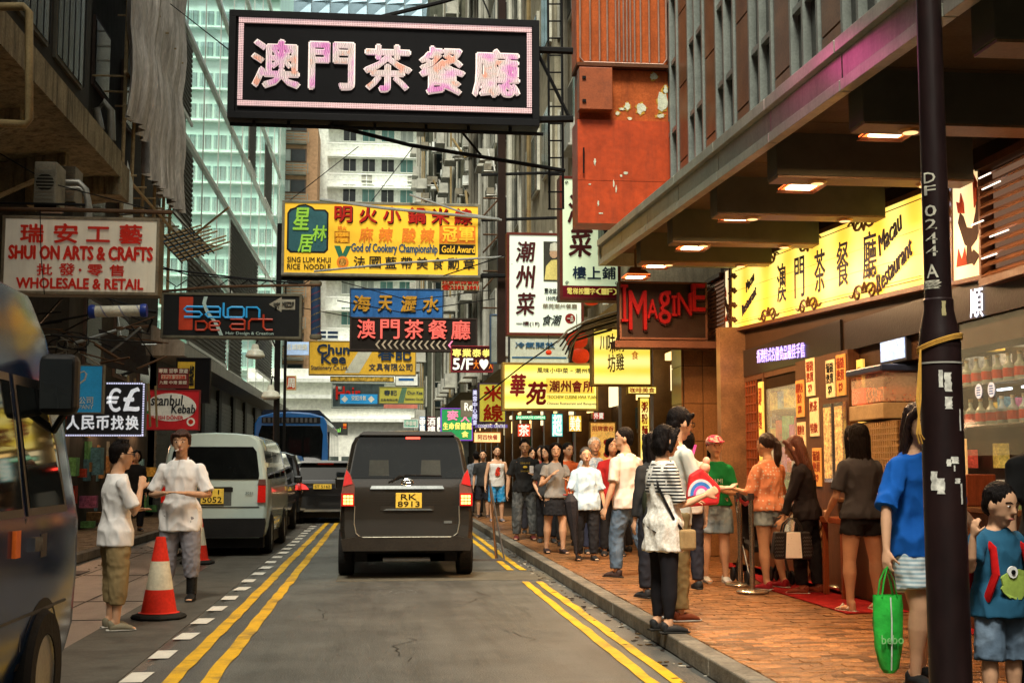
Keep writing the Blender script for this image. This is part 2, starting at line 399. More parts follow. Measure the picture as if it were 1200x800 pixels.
    for t in ts:
        a_, b_ = pr(t) if t < .32 else (.046, .04)
        if t < .03 and loose > 1.05:
            lwp = (1.06 if f else 1.)*(1+(fat-1)*.5)*legw; a_ = max(a_, hipw/h+.050*lwp+.003); b_ = max(b_, .052*lwp+.006)
        rr.append((a_*h+mg+(.008*loose if t < .06 else 0), b_*h+mg+(.012*loose if t < .06 else .003)))
    s.tube([sp(t) for t in ts], rr, n=18, ref=(1, 0, 0))
    for q in ((LA, RA) if sleeve > 0 else ()):
        r0 = .029*h+mg
        if sleeve <= 1.: 
            e = q[0].lerp(q[1], sleeve*1.3 if sleeve < .76 else 1.)
            s.tube([q[0]+V((0, 0, 0)), q[0].lerp(e, .5), e], [r0+.002, r0, r0+.004*loose], n=12)
        else:
            s.tube([q[0], q[1], q[1].lerp(q[2], (sleeve-1))], [r0, .027*h+mg*.8, .02*h+mg*.8], n=12)
        s.ball(q[0]+V((0, 0, -.002*h)), r0+.001, n=8)
    if sleeve >= 0:
        sm = shirt_mat or clothm('shirt_%.2f_%.2f_%.2f' % tuple(shirt), shirt)
        put(blob(s, voxel, 1, .0042*loose, seed=px*.13, fscale=(10, 10, 6)), 'shirt', sm, root)
    # legs
    lm = leg_mat or clothm('legwear_%.2f_%.2f_%.2f' % tuple(legcol), legcol)
    t = MB(); lf = {'trousers': 1.94, 'shorts': .72, 'hotpants': .42, 'knee': 1.05, 'leggings': 1.9, 'skirt': 1., 'capri': 1.6}[legs]
    mt = .002 if legs == 'leggings' else .010*legw
    tr = [(sp(-.04), (hw*h*.82+mt, .064*h+mt)), (sp(.02), (hw*h+mt*.8, .07*h*fat+mt*.6)), (sp(.075), (ww*h*1.07+mt*.6, .058*h*fat+mt*.6))]
    t.tube([q[0] for q in tr], [q[1] for q in tr], n=16, ref=(1, 0, 0), round_ends=False)
    t.ball(sp(-.035), (.062*h, .055*h+mt, .05*h), n=8)
    if legs == 'skirt':
        t.tube([sp(.06), sp(-.04), sp(-.16)], [(ww*h*1.1, .06*h), (hw*h*1.08, .078*h), (hw*h*1.2, .095*h)], n=18, ref=(1, 0, 0))
    else:
        for q in (LL, RL):
            pts = [q[0]+V((0, 0, -.005*h))]; rs = [.051*h*lw+mt]
            if lf <= 1.1:
                e = q[0].lerp(q[1], min(lf, 1)) if lf <= 1 else q[1].lerp(q[2], lf-1)
                wide = .012 if legs != 'hotpants' else .004
                pts += [q[0].lerp(e, .5), e]; r1 = (.05*h*lw if lf < .8 else .043*h*lw)+mt+wide; rs += [r1, r1*1.02]
            else:
                e = q[1].lerp(q[2], lf-1)
                pts += [q[0].lerp(q[1], .45), q[1], q[1].lerp(e, .5), e]
                rs += [.048*h*lw+mt, .037*h*lw+mt*1.3, .036*h*lw+mt*1.2, (.031*h+mt*1.4) if legs != 'leggings' else .024*h]
            t.tube(pts, rs, n=14)
    put(blob(t, voxel, 1, .004 if legs != 'leggings' else .001, seed=px*.07, fscale=(16, 16, 12)), {'trousers': 'trousers', 'shorts': 'shorts', 'hotpants': 'shorts', 'knee': 'shorts', 'leggings': 'leggings', 'skirt': 'skirt', 'capri': 'trousers'}[legs], lm, root)
    # shoes
    shm = M('shoe_%.2f_%.2f_%.2f' % tuple(shoe), shoe, rough=.5)
    som = M('pale_sole', (.5, .48, .42), rough=.8) if max(shoe) > .12 else M('dark_sole', (.03, .028, .025), rough=.8)
    for q, d in zip((LL, RL), fd):
        a = q[2]; sb = MB()
        if sandals:
            for u in (.0, .055): sb.tube([a+d*u*h+V((0, 0, -.03*h))+d.cross(V((0, 0, 1)))*.026*h, a+d*u*h+V((0, 0, -.006*h)), a+d*u*h+V((0, 0, -.03*h))-d.cross(V((0, 0, 1)))*.026*h], .006*h, n=6)
            so_ = sb.build('sandal', shm, root)
        else:
            sb.tube([a-d*.022*h+V((0, 0, -.012*h)), a-d*.03*h+V((0, 0, -.028*h)), a+d*.03*h+V((0, 0, -.024*h)), a+d*.07*h+V((0, 0, -.03*h)), a+d*.088*h+V((0, 0, -.034*h))],
                    [.024*h, .024*h, (.028*h, .022*h), (.029*h, .015*h), (.022*h, .010*h)], n=12, round_ends=True)
            so_ = sb.build('shoe', shm, root, smooth=True, angle=80)
        sl_ = MB(); sl_.tube([a-d*.05*h+V((0, 0, -.040*h)), a-d*.02*h+V((0, 0, -.040*h)), a+d*.06*h+V((0, 0, -.040*h)), a+d*.103*h+V((0, 0, -.040*h))], [(.018*h, .005*h), (.026*h, .006*h), (.031*h, .006*h), (.018*h, .005*h)], n=10, ref=d.cross(V((0, 0, 1))))
        sl_.build('sole', som, so_)
    # hair
    hm = haircol or HAIR()
    hb = MB()
    if hair != 'none':
        hb.ball(hpnt(0, -.014, .024), (.0515*hs_, .056*hs_, .056*hs_), n=10, rot=HM)
        if hair in ('short', 'spiky', 'fringe'):
            hb.ball(hpnt(0, -.034, -.002), (.044*hs_, .032*hs_, .044*hs_), n=8, rot=HM)
            if hair == 'fringe':
                hb.tube([hpnt(-.036, .034, .052), hpnt(0, .05, .046), hpnt(.036, .034, .05)], .010*hs_, n=8, round_ends=True)
                for sg in (-1, 1): hb.tube([hpnt(sg*.044, .01, .04), hpnt(sg*.047, .008, .0)], [.014*hs_, .009*hs_], n=8, round_ends=True)
            if hair == 'spiky':
                for k in range(14):
                    a_ = k*2.4; rr_ = .03*sqrt((k+1)/14)
                    p0 = hpnt(rr_*cos(a_), rr_*sin(a_)-.01, .06); hb.tube([p0, p0+V((rr_*cos(a_)*.4*hs_, .006*hs_, .024*hs_))], [.012*hs_, .004*hs_], n=6, round_ends=True)
        if hair in ('bob', 'long'):
            dn = -.05 if hair == 'bob' else -.19
            hb.tube([hpnt(0, -.02, .04), hpnt(0, -.03, -.01), hpnt(0, -.036, (dn-.01)*.6), hpnt(0, -.034 if hair == 'bob' else -.045, dn)],
                    [(.052*hs_, .04*hs_), (.056*hs_, .04*hs_), (.056*hs_, .034*hs_), (.05*hs_ if hair == 'bob' else .03*hs_, .022*hs_)], n=14, ref=HM @ V((1, 0, 0)), round_ends=True)
            for sg in (-1, 1):
                hb.tube([hpnt(sg*.03, .036, .055), hpnt(sg*.047, .018, .03), hpnt(sg*.051, .008, -.01), hpnt(sg*.053, -.002, dn*.7 if hair == 'long' else -.045)], [.014*hs_, .013*hs_, .013*hs_, .009*hs_], n=8, round_ends=True)
        if hair == 'ponytail':
            hb.ball(hpnt(0, -.07, .03), .02*hs_, n=8)
            hb.tube([hpnt(0, -.062, .035), hpnt(0, -.088, .01), hpnt(0, -.088, -.06), hpnt(0.01, -.07, -.14)], [.014*hs_, .024*hs_, .026*hs_, .010*hs_], n=10, round_ends=True)
        put(blob(hb, voxel*.8, 2, .003, seed=px, fscale=(60, 60, 12)), 'hair', hm, root)
    # face
    ew = M('eye_white', (.75, .72, .68), rough=.2, bump=0); ei = M('eye_dark', (.015, .01, .008), rough=.15, bump=0)
    for sg in (-1, 1):
        e = MB(); e.ball(hpnt(sg*.0165, .0405, .010), (.0085*hs_, .006*hs_, .0045*hs_), n=6, rot=HM)
        eo = e.build('eye', ew, root, smooth=True); i_ = MB(); i_.ball(hpnt(sg*.0165, .0455, .0098), (.0042*hs_, .0026*hs_, .0042*hs_), n=6, rot=HM); i_.build('iris', ei, eo, smooth=True)
        e = MB(); e.tube([hpnt(sg*.007, .047, .0195), hpnt(sg*.017, .0465, .024), hpnt(sg*.029, .038, .021)], [(.0015*hs_)*1.5]*3, n=6, round_ends=True); e.build('eyebrow', hm if hair != 'none' else HAIR(), root)
    mo = MB(); mo.tube([hpnt(-.013, .0475, -.0325), hpnt(0, .0515, -.031), hpnt(.013, .0475, -.0325)], [.0024*hs_, .0042*hs_, .0024*hs_], n=6, ref=None, round_ends=True)
    mo.build('mouth', M('lips', (.3, .09, .07), rough=.4), root)
    if glasses:
        gm = M('black_frames', (.01, .01, .01), rough=.3); gb = MB()
        for sg in (-1, 1):
            pts = [hpnt(sg*.0175+.0145*cos(a*pi/6), .054, .009+.0105*sin(a*pi/6)) for a in range(13)]; gb.tube(pts, .0016*hs_, n=5)
            gb.tube([hpnt(sg*.032, .053, .012), hpnt(sg*.047, .03, .012), hpnt(sg*.049, -.01, .01)], .0016*hs_, n=5)
        gb.build('glasses', gm, root)
    if cap:
        cb = MB(); cb.ball(hpnt(0, -.006, .038), (.056*hs_, .062*hs_, .044*hs_), n=8, rot=HM); cb.build('cap', cap, root, smooth=True)
        cb = MB(); cb.tube([hpnt(0, .035, .034), hpnt(0, .075, .03), hpnt(0, .098, .024)], [(.05*hs_, .006*hs_), (.046*hs_, .005*hs_), (.03*hs_, .004*hs_)], n=14, ref=HM @ V((1, 0, 0)), round_ends=True)
        cb.build('peak', cap, root, smooth=True)
    root['_j'] = 1
    J = dict(LA=LA, RA=RA, LL=LL, RL=RL, sp=sp, hpnt=hpnt, root=root, h=h, hw=hw, cw=cw, ww=ww)
    del root['_j']
    MW = Matrix.Translation(root.location) @ Matrix.Rotation(R(face), 4, 'Z')
    J['W'] = lambda p: MW @ V(p)
    J['handL'] = MW @ (LA[2]+LA[3]*.06*h); J['handR'] = MW @ (RA[2]+RA[3]*.06*h)
    return J
# ================================================================ SETTING
def struct(mb, name, mat, parent=None, **k):
    return mb.build(name, mat, parent, kind=None if parent else 'structure', **k)
ASPH = M('asphalt', (.082, .082, .072), rough=.5, var=.34, scale=1.3, bump=.5, bscale=70, dirt=.45, dcol=(.045, .04, .032), spec=.5, wear=.45)
ASPH2 = M('old_asphalt', (.10, .088, .068), rough=.36, var=.4, scale=1.2, bump=.3, bscale=120, dirt=.9, dcol=(.022, .018, .015), stretch=(1.5, .5, 1), wear=.95)
struct(MB().box(-150, -60, -.3, 150, 420, -.012), 'ground', M('base_ground', (.06, .055, .045)))
KR, KL = 2.2, -4.45           # kerb lines
struct(MB().box(-1.62, -30, -.2, KR, 140, 0), 'road', ASPH)
struct(MB().box(KL, -30, -.2, -1.62, 140, -.006), 'parking_lane', ASPH2)
# seams and resurfaced patches in the parking lane
b = MB()
for X in (-2.05, -3.1, -3.9): b.box(X, 5, -.0055, X+.018, 60, -.002)
for Y in (9.6, 12.4, 14.1, 17.5, 22): b.box(KL+.1, Y, -.0055, -1.9, Y+.02, -.0018)
struct(b, 'tar_seams', M('tar', (.018, .015, .012), rough=.5))
b = MB().box(-2.45, 7.5, -.0055, -1.72, 40, -.0015); struct(b, 'concrete_channel', M('channel_concrete', (.085, .08, .066), rough=.6, dirt=.6, bump=.2))
b = MB().box(-.55, 16.2, 0, KR, 17.5, .003); b.box(.2, 44, 0, 2, 52, .003); struct(b, 'road_patch', M('patch_concrete', (.11, .10, .075), rough=.6, dirt=.4, bump=.4, bscale=120))
# painted markings
YEL = M('yellow_paint', (.62, .36, .02), rough=.55, var=.12, scale=9, bump=.2, bscale=90, dirt=.85, dcol=(.15, .11, .05))
WHT = M('white_paint', (.62, .6, .52), rough=.6, var=.1, bump=.2, dirt=.5, dcol=(.2, .18, .14))
def wobble_strip(b, x0, x1, y0, y1, z, step=.35):
    n = max(1, int((y1-y0)/step)); k = len(b.v); vs = []
    for i in range(n+1):
        y = y0+(y1-y0)*i/n; j = random.uniform(-.008, .008); vs += [(x0+j, y, z), (x1+j+random.uniform(-.008, .008), y, z)]
    b.add(vs, [(2*i, 2*i+1, 2*i+3, 2*i+2) for i in range(n)])
for nm, segs in (('yellow_line', [(-1.42, -1.31)]), ('yellow_line', [(-1.17, -1.06)]), ('yellow_line', [(1.73, 1.82)]), ('yellow_line', [(1.90, 1.99)])):
    for x0, x1 in segs:
        b = MB()
        if x0 < 0: wobble_strip(b, x0, x1, 5, 34, .007)
        else:
            wobble_strip(b, x0, x1, 6.5, 15.9, .007); wobble_strip(b, x0, x1, 17.7, 34, .007)
        struct(b, nm, YEL)
dash = None
for i in range(22):
    Y = 8.75+i*1.06
    if dash is None:
        b = MB(); b.quad((-.075, 0, 0), (.075, 0, 0), (.085, .42, 0), (-.065, .42, 0)); dash = struct(b, 'white_dash', WHT); dash.location = (-1.62, Y, .008)
    else: inst(dash, (-1.62+random.uniform(-.01, .01), Y, .008), rot=(0, 0, random.uniform(-.05, .05)))
# cracks and a drain cover
for k, (x, y, n) in enumerate(((.2, 9.5, 9), (-.6, 12, 7), (.9, 13.5, 8), (-3.0, 11, 10), (-2.5, 15, 8), (1.2, 10.5, 5))):
    b = MB(); px_, py_ = x, y; z_ = .004 if x > -1.6 else -.002
    for i in range(n):
        nx, ny = px_+random.uniform(-.12, .12), py_+random.uniform(.08, .25); b.quad((px_, py_, z_), (px_+.008, py_, z_), (nx+.008, ny, z_), (nx, ny, z_)); px_, py_ = nx, ny
    struct(b, 'crack', MATS['tar'])
dc = MB().box(-4.3, 17.6, -.006, -3.95, 18.2, .004).build('drain_cover', M('cast_iron', (.03, .028, .025), rough=.5, metal=.5), kind='structure')
MB().add([(-4.28+.06*k, y, .0055) for k in range(6) for y in (17.64, 18.16)]+[(-4.25+.06*k, y, .0055) for k in range(6) for y in (17.64, 18.16)], [(2*k, 12+2*k, 13+2*k, 2*k+1) for k in range(6)]).build('grate_bars', M('grate_edge', (.10, .09, .08), metal=.5), dc, kind='stuff')
# litter along the gutter
b = MB()
for i in range(170):
    y = random.uniform(7.5, 26); x = KR-random.uniform(.02, .3)*random.random()**.5; s_ = random.uniform(.008, .028)
    b.obox((x, y, .006), (s_, s_*.6, .003), Matrix.Rotation(random.uniform(0, 3), 3, 'Z'), m=random.randint(0, 2))
for i in range(60):
    y = random.uniform(9, 26); x = KL+random.uniform(.02, .5); s_ = random.uniform(.01, .03)
    b.obox((x, y, .002), (s_, s_*.6, .003), Matrix.Rotation(random.uniform(0, 3), 3, 'Z'), m=random.randint(0, 2))
b.build('gutter_litter', [M('litter_pale', (.4, .37, .3)), M('litter_leaf', (.09, .05, .015)), M('litter_dark', (.03, .02, .015))], kind='stuff')
# kerbs of single stones
KS = M('kerb_granite', (.17, .15, .115), rough=.7, var=.25, scale=12, bump=.4, bscale=50, dirt=.6, dcol=(.04, .035, .03), rnd=.18)
kerb = thing('kerb', None, None, (KR, 0, 0)); kerb['kind'] = 'structure'
st = MB().box(0, 0, 0, .16, .888, .13).build('kerb_stone', KS, kerb, bevel=.012)
for i in range(62):
    if i == 0: st.location = (0, 5, 0)
    else: inst(st, (random.uniform(-.004, .004), 5+i*.9, random.uniform(-.003, .003)), kerb)
kerb2 = thing('kerb', None, None, (KL-.16, 0, 0)); kerb2['kind'] = 'structure'
for i in range(58): inst(st, (0, 6+i*.9, 0), kerb2)
# pavements of single bricks: near ones are parts, the rest one mesh
PB = M('paving_brick', (.25, .108, .037), rough=.25, var=.4, scale=6, bump=.5, bscale=60, dirt=.75, dcol=(.05, .022, .011), rnd=.6)
PBL = M('paving_brick_dull', (.24, .17, .09), rough=.6, var=.35, scale=6, bump=.35, bscale=70, dirt=.5, dcol=(.05, .04, .025), rnd=.3)
JT = M('sand_joint', (.045, .025, .012), rough=.9)
def paving(x0, x1, y0, y1, mat, nparts, nm):
    base = MB().box(x0, -30, -.2, x1, 140, .118).build(nm, JT, kind='structure')
    rows = []; bl, bw = .21, .105; r_ = 0; y = y0
    while y < y1:
        off = (r_ % 2)*bl*.5+random.uniform(-.01, .01); x = x0-off
        while x < x1:
            a, c = max(x, x0), min(x+bl, x1)
            if c-a > .03: rows.append((a, y, c))
            x += bl
        y += bw; r_ += 1
    brick = None; b = MB()
    def vis(q):
        p = V(((q[0]+q[2])/2, q[1], .13)); return True
    near = rows[:0]
    cnt = 0
    for a, yy, c in rows:
        px = 447+((a+c)/2)*F/max(yy, .1)
        infr = -20 < px < 1230
        z = random.uniform(-.004, .003)
        if infr and cnt < nparts and c-a > bl*.9:
            cnt += 1
            if brick is None:
                brick = MB().box(0, 0, 0, bl-.007, bw-.006, .03).build('brick', mat, base, bevel=.003); brick.location = (a+.0035, yy, .1+z)
            else: inst(brick, (a+.0035, yy, .1+z), base, rot=(random.uniform(-.012, .012), random.uniform(-.008, .008), random.uniform(-.012, .012)))
        else:
            vs_ = (a+.0035, yy, .105, c-.0035, yy+bw-.006, .13+z); b.box(*vs_)
    m2 = M(mat.name+'_far', (.23, .10, .035) if mat is PB else (.17, .125, .07), rough=.38 if mat is PB else .6, var=.6, scale=7, bump=.3, dirt=.55, dcol=(.06, .035, .018))
    b.build('brick_field', m2, base, kind='stuff')
paving(KR+.16, 5.0, 6.9, 34, PB, 298, 'pavement')
paving(-6.3, KL-.16, 9.5, 34, PBL, 298, 'pavement')
# sky backdrop is the world; far end of the street -----------------------------------------
def win_grid(parent, wall_loc, cols, rows, w_, h_, fr, gl, y=0., proto=None, proud=.05, curtain=None):
    """window (frame) > pane objects on a wall facing -Y"""
    p = proto
    for j, z in enumerate(rows):
        for i, x in enumerate(cols):
            if p is None:
                b = MB(); t = .045 if w_ > .6 else .03
                b.box(0, -proud, 0, w_, .02, t); b.box(0, -proud, h_-t, w_, .02, h_); b.box(0, -proud, t, t, .02, h_-t); b.box(w_-t, -proud, t, w_, .02, h_-t); b.box(w_/2-t*.4, -proud*.8, t, w_/2+t*.4, .02, h_-t)
                p = b.build('window', fr, parent); p.location = (x, y, z)
                pn = MB().box(.02, -.012, .02, w_-.02, .012, h_-.02).build('pane', gl[0], p)
            else:
                c = inst(p, (x, y, z), parent)
                pn = inst(p.children[0], (0, 0, 0), c)
                if len(gl) > 1:
                    g_ = random.choice(gl)
                    if g_ is not gl[0]:
                        pn.data = pn.data.copy(); pn.data.materials[0] = g_
    return p
DG = M('dark_glass', (.012, .018, .018), rough=.12, bump=0, var=.3)
CG = M('curtained_glass', (.32, .36, .33), rough=.3, bump=0, var=.35, scale=2, stretch=(9, 9, .4))
CG2 = M('teal_glass', (.10, .24, .22), rough=.2, bump=0, var=.4, scale=2, stretch=(9, 9, .4))
WW = M('white_wall', (.84, .88, .81), rough=.7, dirt=.25, dcol=(.4, .42, .37), streak=True)
WF = M('white_frame', (.8, .84, .78), rough=.5, bump=0)
# --- white slab block across the end of the street
Yb = 108; zf = lambda py, Y=Yb: P(440, py, Y).z
xf = lambda px, Y=Yb: P(px, 400, Y).x
bw = thing('apartment_block', 'tall white apartment block with rows of paired windows closing the end of the street', 'building', (xf(440), Yb, 0))
X0, X1 = xf(368)-bw.location.x, xf(640)-bw.location.x
MB().box(X0, .3, 0, X1, 14, zf(118)).build('wall', WW, bw)
pitch = 36.6*Yb/F
zs = [zf(166)-i*pitch for i in range(-1, 7)]
cols = [X0+2.2+i*1.62 for i in range(10)]
win_grid(bw, None, cols, zs, 1.15, 1.55, WF, [DG, DG, CG, CG2], y=.25, proud=.12)
led = None
for z in zs:
    b = MB().box(X0+.9, -.6, z-1.5, X1, .3, z-1.35); 
    for k in range(22): b.box(X0+1+k*.8, -.56, z-1.35, X0+1.06+k*.8, -.5, z-.35)
    b.box(X0+.9, -.6, z-.4, X1, -.48, z-.3); b.box(X0+.9, -.6, z-.9, X1, -.52, z-.86)
    b.build('balcony', WF, bw)
for k in range(12):
    z = zs[k % 6]-1.0; b = MB().box(0, 0, 0, .9, .4, .6); b.lathe([(.01, 0), (.22, 0), (.22, .02), (.01, .02)], (.45, 0, .3), 10, rot=Matrix.Rotation(pi/2, 3, 'X'))
    b.build('air_conditioner', M('ac_beige', (.42, .42, .36), rough=.5, dirt=.4), bw).location = (X0+2.5+((k*5) % 9)*1.3, -.5, z)
# --- brown block beside it
bb = thing('apartment_block', 'brown block with dark strip windows and grey balconies beside the white tower', 'building', (xf(345), 104, 0))
X0, X1 = P(322, 400, 104).x-bb.location.x, P(369, 400, 104).x-bb.location.x
BR = M('brown_render', (.42, .25, .14), rough=.8, dirt=.3); GR = M('grey_rail', (.25, .25, .21), rough=.6)
MB().box(X0, 0, 0, X1, 12, P(345, 148, 104).z).build('wall', BR, bb)
for i in range(-1, 8):
    z = P(345, 190+i*36, 104).z
    w_ = MB().box(X0, -.08, z, X1-.9, .05, z+1.1).build('window', M('brown_frame', (.12, .09, .07)), bb); MB().box(X0+.1, -.1, z+.08, X0+1.0, 0, z+1.02).build('pane', CG, w_); MB().box(X0+1.06, -.1, z+.08, X1-1, 0, z+1.02).build('pane', DG, w_)
    b = MB(); 
    for k in range(4): b.box(X0, -.5, z-1.0+k*.24, X1-.9, -.45, z-.9+k*.24)
    for k in range(3): b.box(X0+k*1.2, -.52, z-1.05, X0+k*1.2+.07, -.42, z-.15)
    b.box(X0, -.45, z-1.12, X1-.9, 0, z-1.04); b.build('balcony', GR, bb)
# --- blue glass tower far behind
bt = thing('glass_tower', 'pale blue glass tower with a triangulated facade rising behind the hanging neon sign', 'building', (0, 140, 0))
x0, x1 = P(300, 0, 140).x, P(560, 0, 140).x; z1 = P(400, 0, 140).z
BG = M('sky_blue_glass', (.35, .5, .6), rough=.15, var=.35, scale=.4, bump=0, metal=.3)
b = MB().box(x0, .3, 0, x1, 16, z1+16); b.build('wall', M('pale_wall', (.5, .6, .62)), bt)
pn = None; m_ = M('tower_mullion', (.75, .82, .82))
for j in range(9):
    z = z1-6+j*1.9
    for i in range(12):
        xx = x0+i*(x1-x0)/12
        if pn is None: pn = MB().add([(0, 0, 0), ((x1-x0)/12-.12, -.35, .1), ((x1-x0)/12-.12, 0, 1.8), (0, -.35, 1.7)], [(0, 1, 2), (0, 2, 3)]).build('pane', BG, bt, loc=None); pn.location = (xx, 0, z)
        else: inst(pn, (xx, 0, z), bt)
# --- tall green glass tower at left, facing the street end
gt = thing('glass_tower', 'tall green tinted office tower with curtained windows seen through the glass screen', 'building', (-12, 96, 0))
Xa, Xb = P(150, 300, 96).x+12, P(323, 300, 96).x+12; zt = P(250, 0, 96).z
GRN = M('green_spandrel', (.46, .74, .64), rough=.35, var=.12, scale=.6, bump=0, dirt=.2, dcol=(.3, .5, .43))
MB().box(Xa, .25, 0, Xb, 14, zt+10).build('wall', GRN, gt)
WGL = M('green_curtain_glass', (.13, .25, .22), rough=.22, var=.75, scale=1.6, bump=0, stretch=(5, 5, .12))
pz = 36.4*96/F
pr = None
for j in range(-3, 14):
    z = P(250, 93+j*36.4+9, 96).z
    for i in range(9):
        xx = Xa+.25+i*(Xb-Xa-.5)/9; wd = (Xb-Xa-.5)/9-.1
        if pr is None:
            pr = MB().box(0, -.05, 0, wd, .05, 1.15).build('window', M('green_frame', (.45, .7, .6)), gt); pr.location = (xx, .22, z)
            MB().box(.04, -.07, .04, wd/2-.02, .0, 1.11).build('pane', WGL, pr); MB().box(wd/2+.02, -.07, .04, wd-.04, .0, 1.11).build('pane', WGL, pr)
        else:
            c = inst(pr, (xx, .22, z), gt)
            for q in pr.children: inst(q, (0, 0, 0), c)
    MB().box(Xa, -.16, z-.25, Xb, .25, z-.12).build('ledge', M('green_ledge', (.62, .86, .77)), gt)
# --- glass screen wall along the left side (rails, panes, louvred panels)
XS = -6.2
gs = thing('glass_facade', 'long sheer glass facade with steel rails and grey louvred panels on the left', 'building', (XS, 36, 0))
STL = M('steel_rail', (.5, .5, .45), rough=.35, metal=.3); LOU = M('grey_louvre', (.13, .125, .1), rough=.6, metal=.2)
GPN = M('thin_green_glass', (.6, .9, .8), rough=.03, bump=0, var=.03, alpha=.16)
levels = [5.3, 8.4, 11.6, 15.0, 18.6, 22.2, 26]
b = MB()
for z in levels[1:]: MB().box(-.06, -1, z-.06, .10, 40, z+.09).build('rail', STL, gs)
for i in range(11):
    y = i*4
    for j in range(len(levels)-1):
        MB().box(-.012, y+.03, levels[j]+.1, 0, y+3.97, levels[j+1]-.08).build('pane', GPN, gs)
    if i: MB().box(-.03, y-.02, 5.3, .01, y+.02, 26).build('mullion', STL, gs)
def louvre(y0, y1, z0, z1):
    p_ = MB().box(.02, y0, z0, .05, y1, z1).build('louvre_panel', LOU, gs)
    b = MB(); n = int((z1-z0)/.16)
    for k in range(n): b.box(.05, y0, z0+k*.16+.02, .085, y1, z0+k*.16+.10)
    b.build('louvre_slats', LOU, p_, kind='stuff')
    MB().box(.06, y0-.1, z0-.12, .13, y1+.1, z0-.02).build('bar', STL, p_)
for y0, y1, z0, z1 in ((1.6, 4.6, 12.3, 14.8), (1.8, 5.3, 8.9, 11.4), (16, 27, 9.4-.9, 11.4), (27.2, 36, 6.2, 8.3), (16.2, 20.6, 5.3, 8.3), (5, 15, 5.4, 8.2), (22, 25, 15.3, 18.2), (30, 34, 15.3, 18.2)): louvre(y0, y1, z0, z1)
# ground floor of that building: metal canopy band over shutters
cb = MB(); cb.prism([(.9, 4.4), (.9, 4.75), (0, 5.25), (-.3, 5.25), (-.3, 4.4)], -1, 38, axis='y'); cb.build('canopy', M('canopy_metal', (.35, .34, .29), rough=.45, metal=.2, dirt=.4, streak=True), gs)
MB().box(-.25, -1, 0, .0, 38, 4.4).build('wall', M('grey_cladding', (.09, .088, .07), rough=.6, dirt=.5, streak=True), gs)
for i in range(8):
    y = i*4.6
    d_ = MB().box(0, y, .2, .04, y+3.6, 3.9).build('shutter', M('shutter_grey', (.14, .14, .115), rough=.5, metal=.2, dirt=.4), gs)
    b = MB(); [b.box(.04, y, .25+k*.15, .06, y+3.6, .33+k*.15) for k in range(24)]; b.build('shutter_slats', M('shutter_grey'), d_, kind='stuff') if False else b.build('shutter_slats', MATS['shutter_grey'], d_, kind='stuff')
    MB().box(-.02, y+3.7, 0, .12, y+4.5, 4.3).build('pillar', M('cladding_dark', (.04, .04, .033)), gs)
# --- white low building / hoarding across the street behind the bus
wb = thing('white_building', 'low white building with plain bands across the street behind the bus', 'building', (0, 80, 0))
xa, xb = P(290, 450, 80).x, P(560, 450, 80).x
MB().box(xa, 0, 0, xb, 10, P(400, 432, 80).z).build('wall', M('cream_white', (.84, .85, .76), rough=.6, dirt=.25, dcol=(.45, .45, .38)), wb)
for py in (446, 465, 492):
    z = P(400, py, 80).z; MB().box(xa, -.5, z-.12, xb, 0, z+.1).build('ledge', WF, wb)
for i in range(7): 
    q = MB().box(0, -.06, 0, 2.2, .02, 1.5).build('shopfront', M('shopfront_dark', (.08, .1, .09), rough=.2), wb); q.location = (xa+.6+i*2.6, 0, .6)
# --- left: scaffolded building -------------------------------------------------------------
sb = thing('scaffolded_building', 'tenement wrapped in grey netting over bamboo poles on the left', 'building', (-6.2, 26, 0))
MB().box(-8, 0, 0, 0, 10, 30).build('wall', M('tenement_grey', (.06, .055, .045), rough=.85, dirt=.6, streak=True), sb)
for z in range(3, 27, 3):
    for y in (1.2, 4.2, 7.2):
        q = MB().box(0, y, z+.5, .06, y+1.5, z+2).build('window', M('rust_frame', (.08, .06, .05)), sb); MB().box(.05, y+.08, z+.58, .075, y+1.42, z+1.92).build('pane', DG, q)
BAM = M('bamboo', (.34, .26, .14), rough=.6, var=.3, scale=8, rnd=.25)
NETS = M('scaffold_netting', (.60, .575, .54), rough=.9, var=.35, scale=3, bump=.4, bscale=30, stretch=(1, 3, .25), dirt=.4, dcol=(.2, .185, .16), streak=True)
def net_sheet(y0, y1, z0, z1, x, seed, nm='netting'):
    b = MB(); nu, nv = 22, 40; vs = []
    for j in range(nv+1):
        for i in range(nu+1):
            y = y0+(y1-y0)*i/nu; z = z0+(z1-z0)*j/nv; ph = (z*.55+seed) % 1
            xx = x+.10*sin(i*1.9+seed)+.07*noise.noise(V((y*2.2, z*.25, seed)))*3+.10*sin(pi*((z/2.1) % 1))
            vs.append((xx, y, z+.12*noise.noise(V((y, seed, 0)))))
    fs = [(j*(nu+1)+i, j*(nu+1)+i+1, (j+1)*(nu+1)+i+1, (j+1)*(nu+1)+i) for j in range(nv) for i in range(nu)]
    b.add(vs, fs); b.build(nm, NETS, sb, smooth=True, angle=180)
for k in range(3):
    net_sheet(-.6+k*2.1, 1.7+k*2.1, 7.6 if k else 8.4, 27, 1.08, k*2.3)
for k in range(6):
    y = -.3+k*1.15; MB().tube([(1.0+.05*sin(k*5), y, 5.2), (1.02, y+.1, 16), (.98, y, 28)], .04, 6).build('scaffold_pole', BAM, sb)
for k in range(10):
    z = 7.2+k*2.05; MB().tube([(1.05, -.5, z), (1.05, 6.2, z+.1*sin(k))], .032, 6).build('scaffold_rail', BAM, sb)
    for j in range(6): 
        MB().tube([(.3, j*1.1, z+.05), (1.22, j*1.1+.05, z+.07)], .022, 5).build('scaffold_tie', BAM, sb)
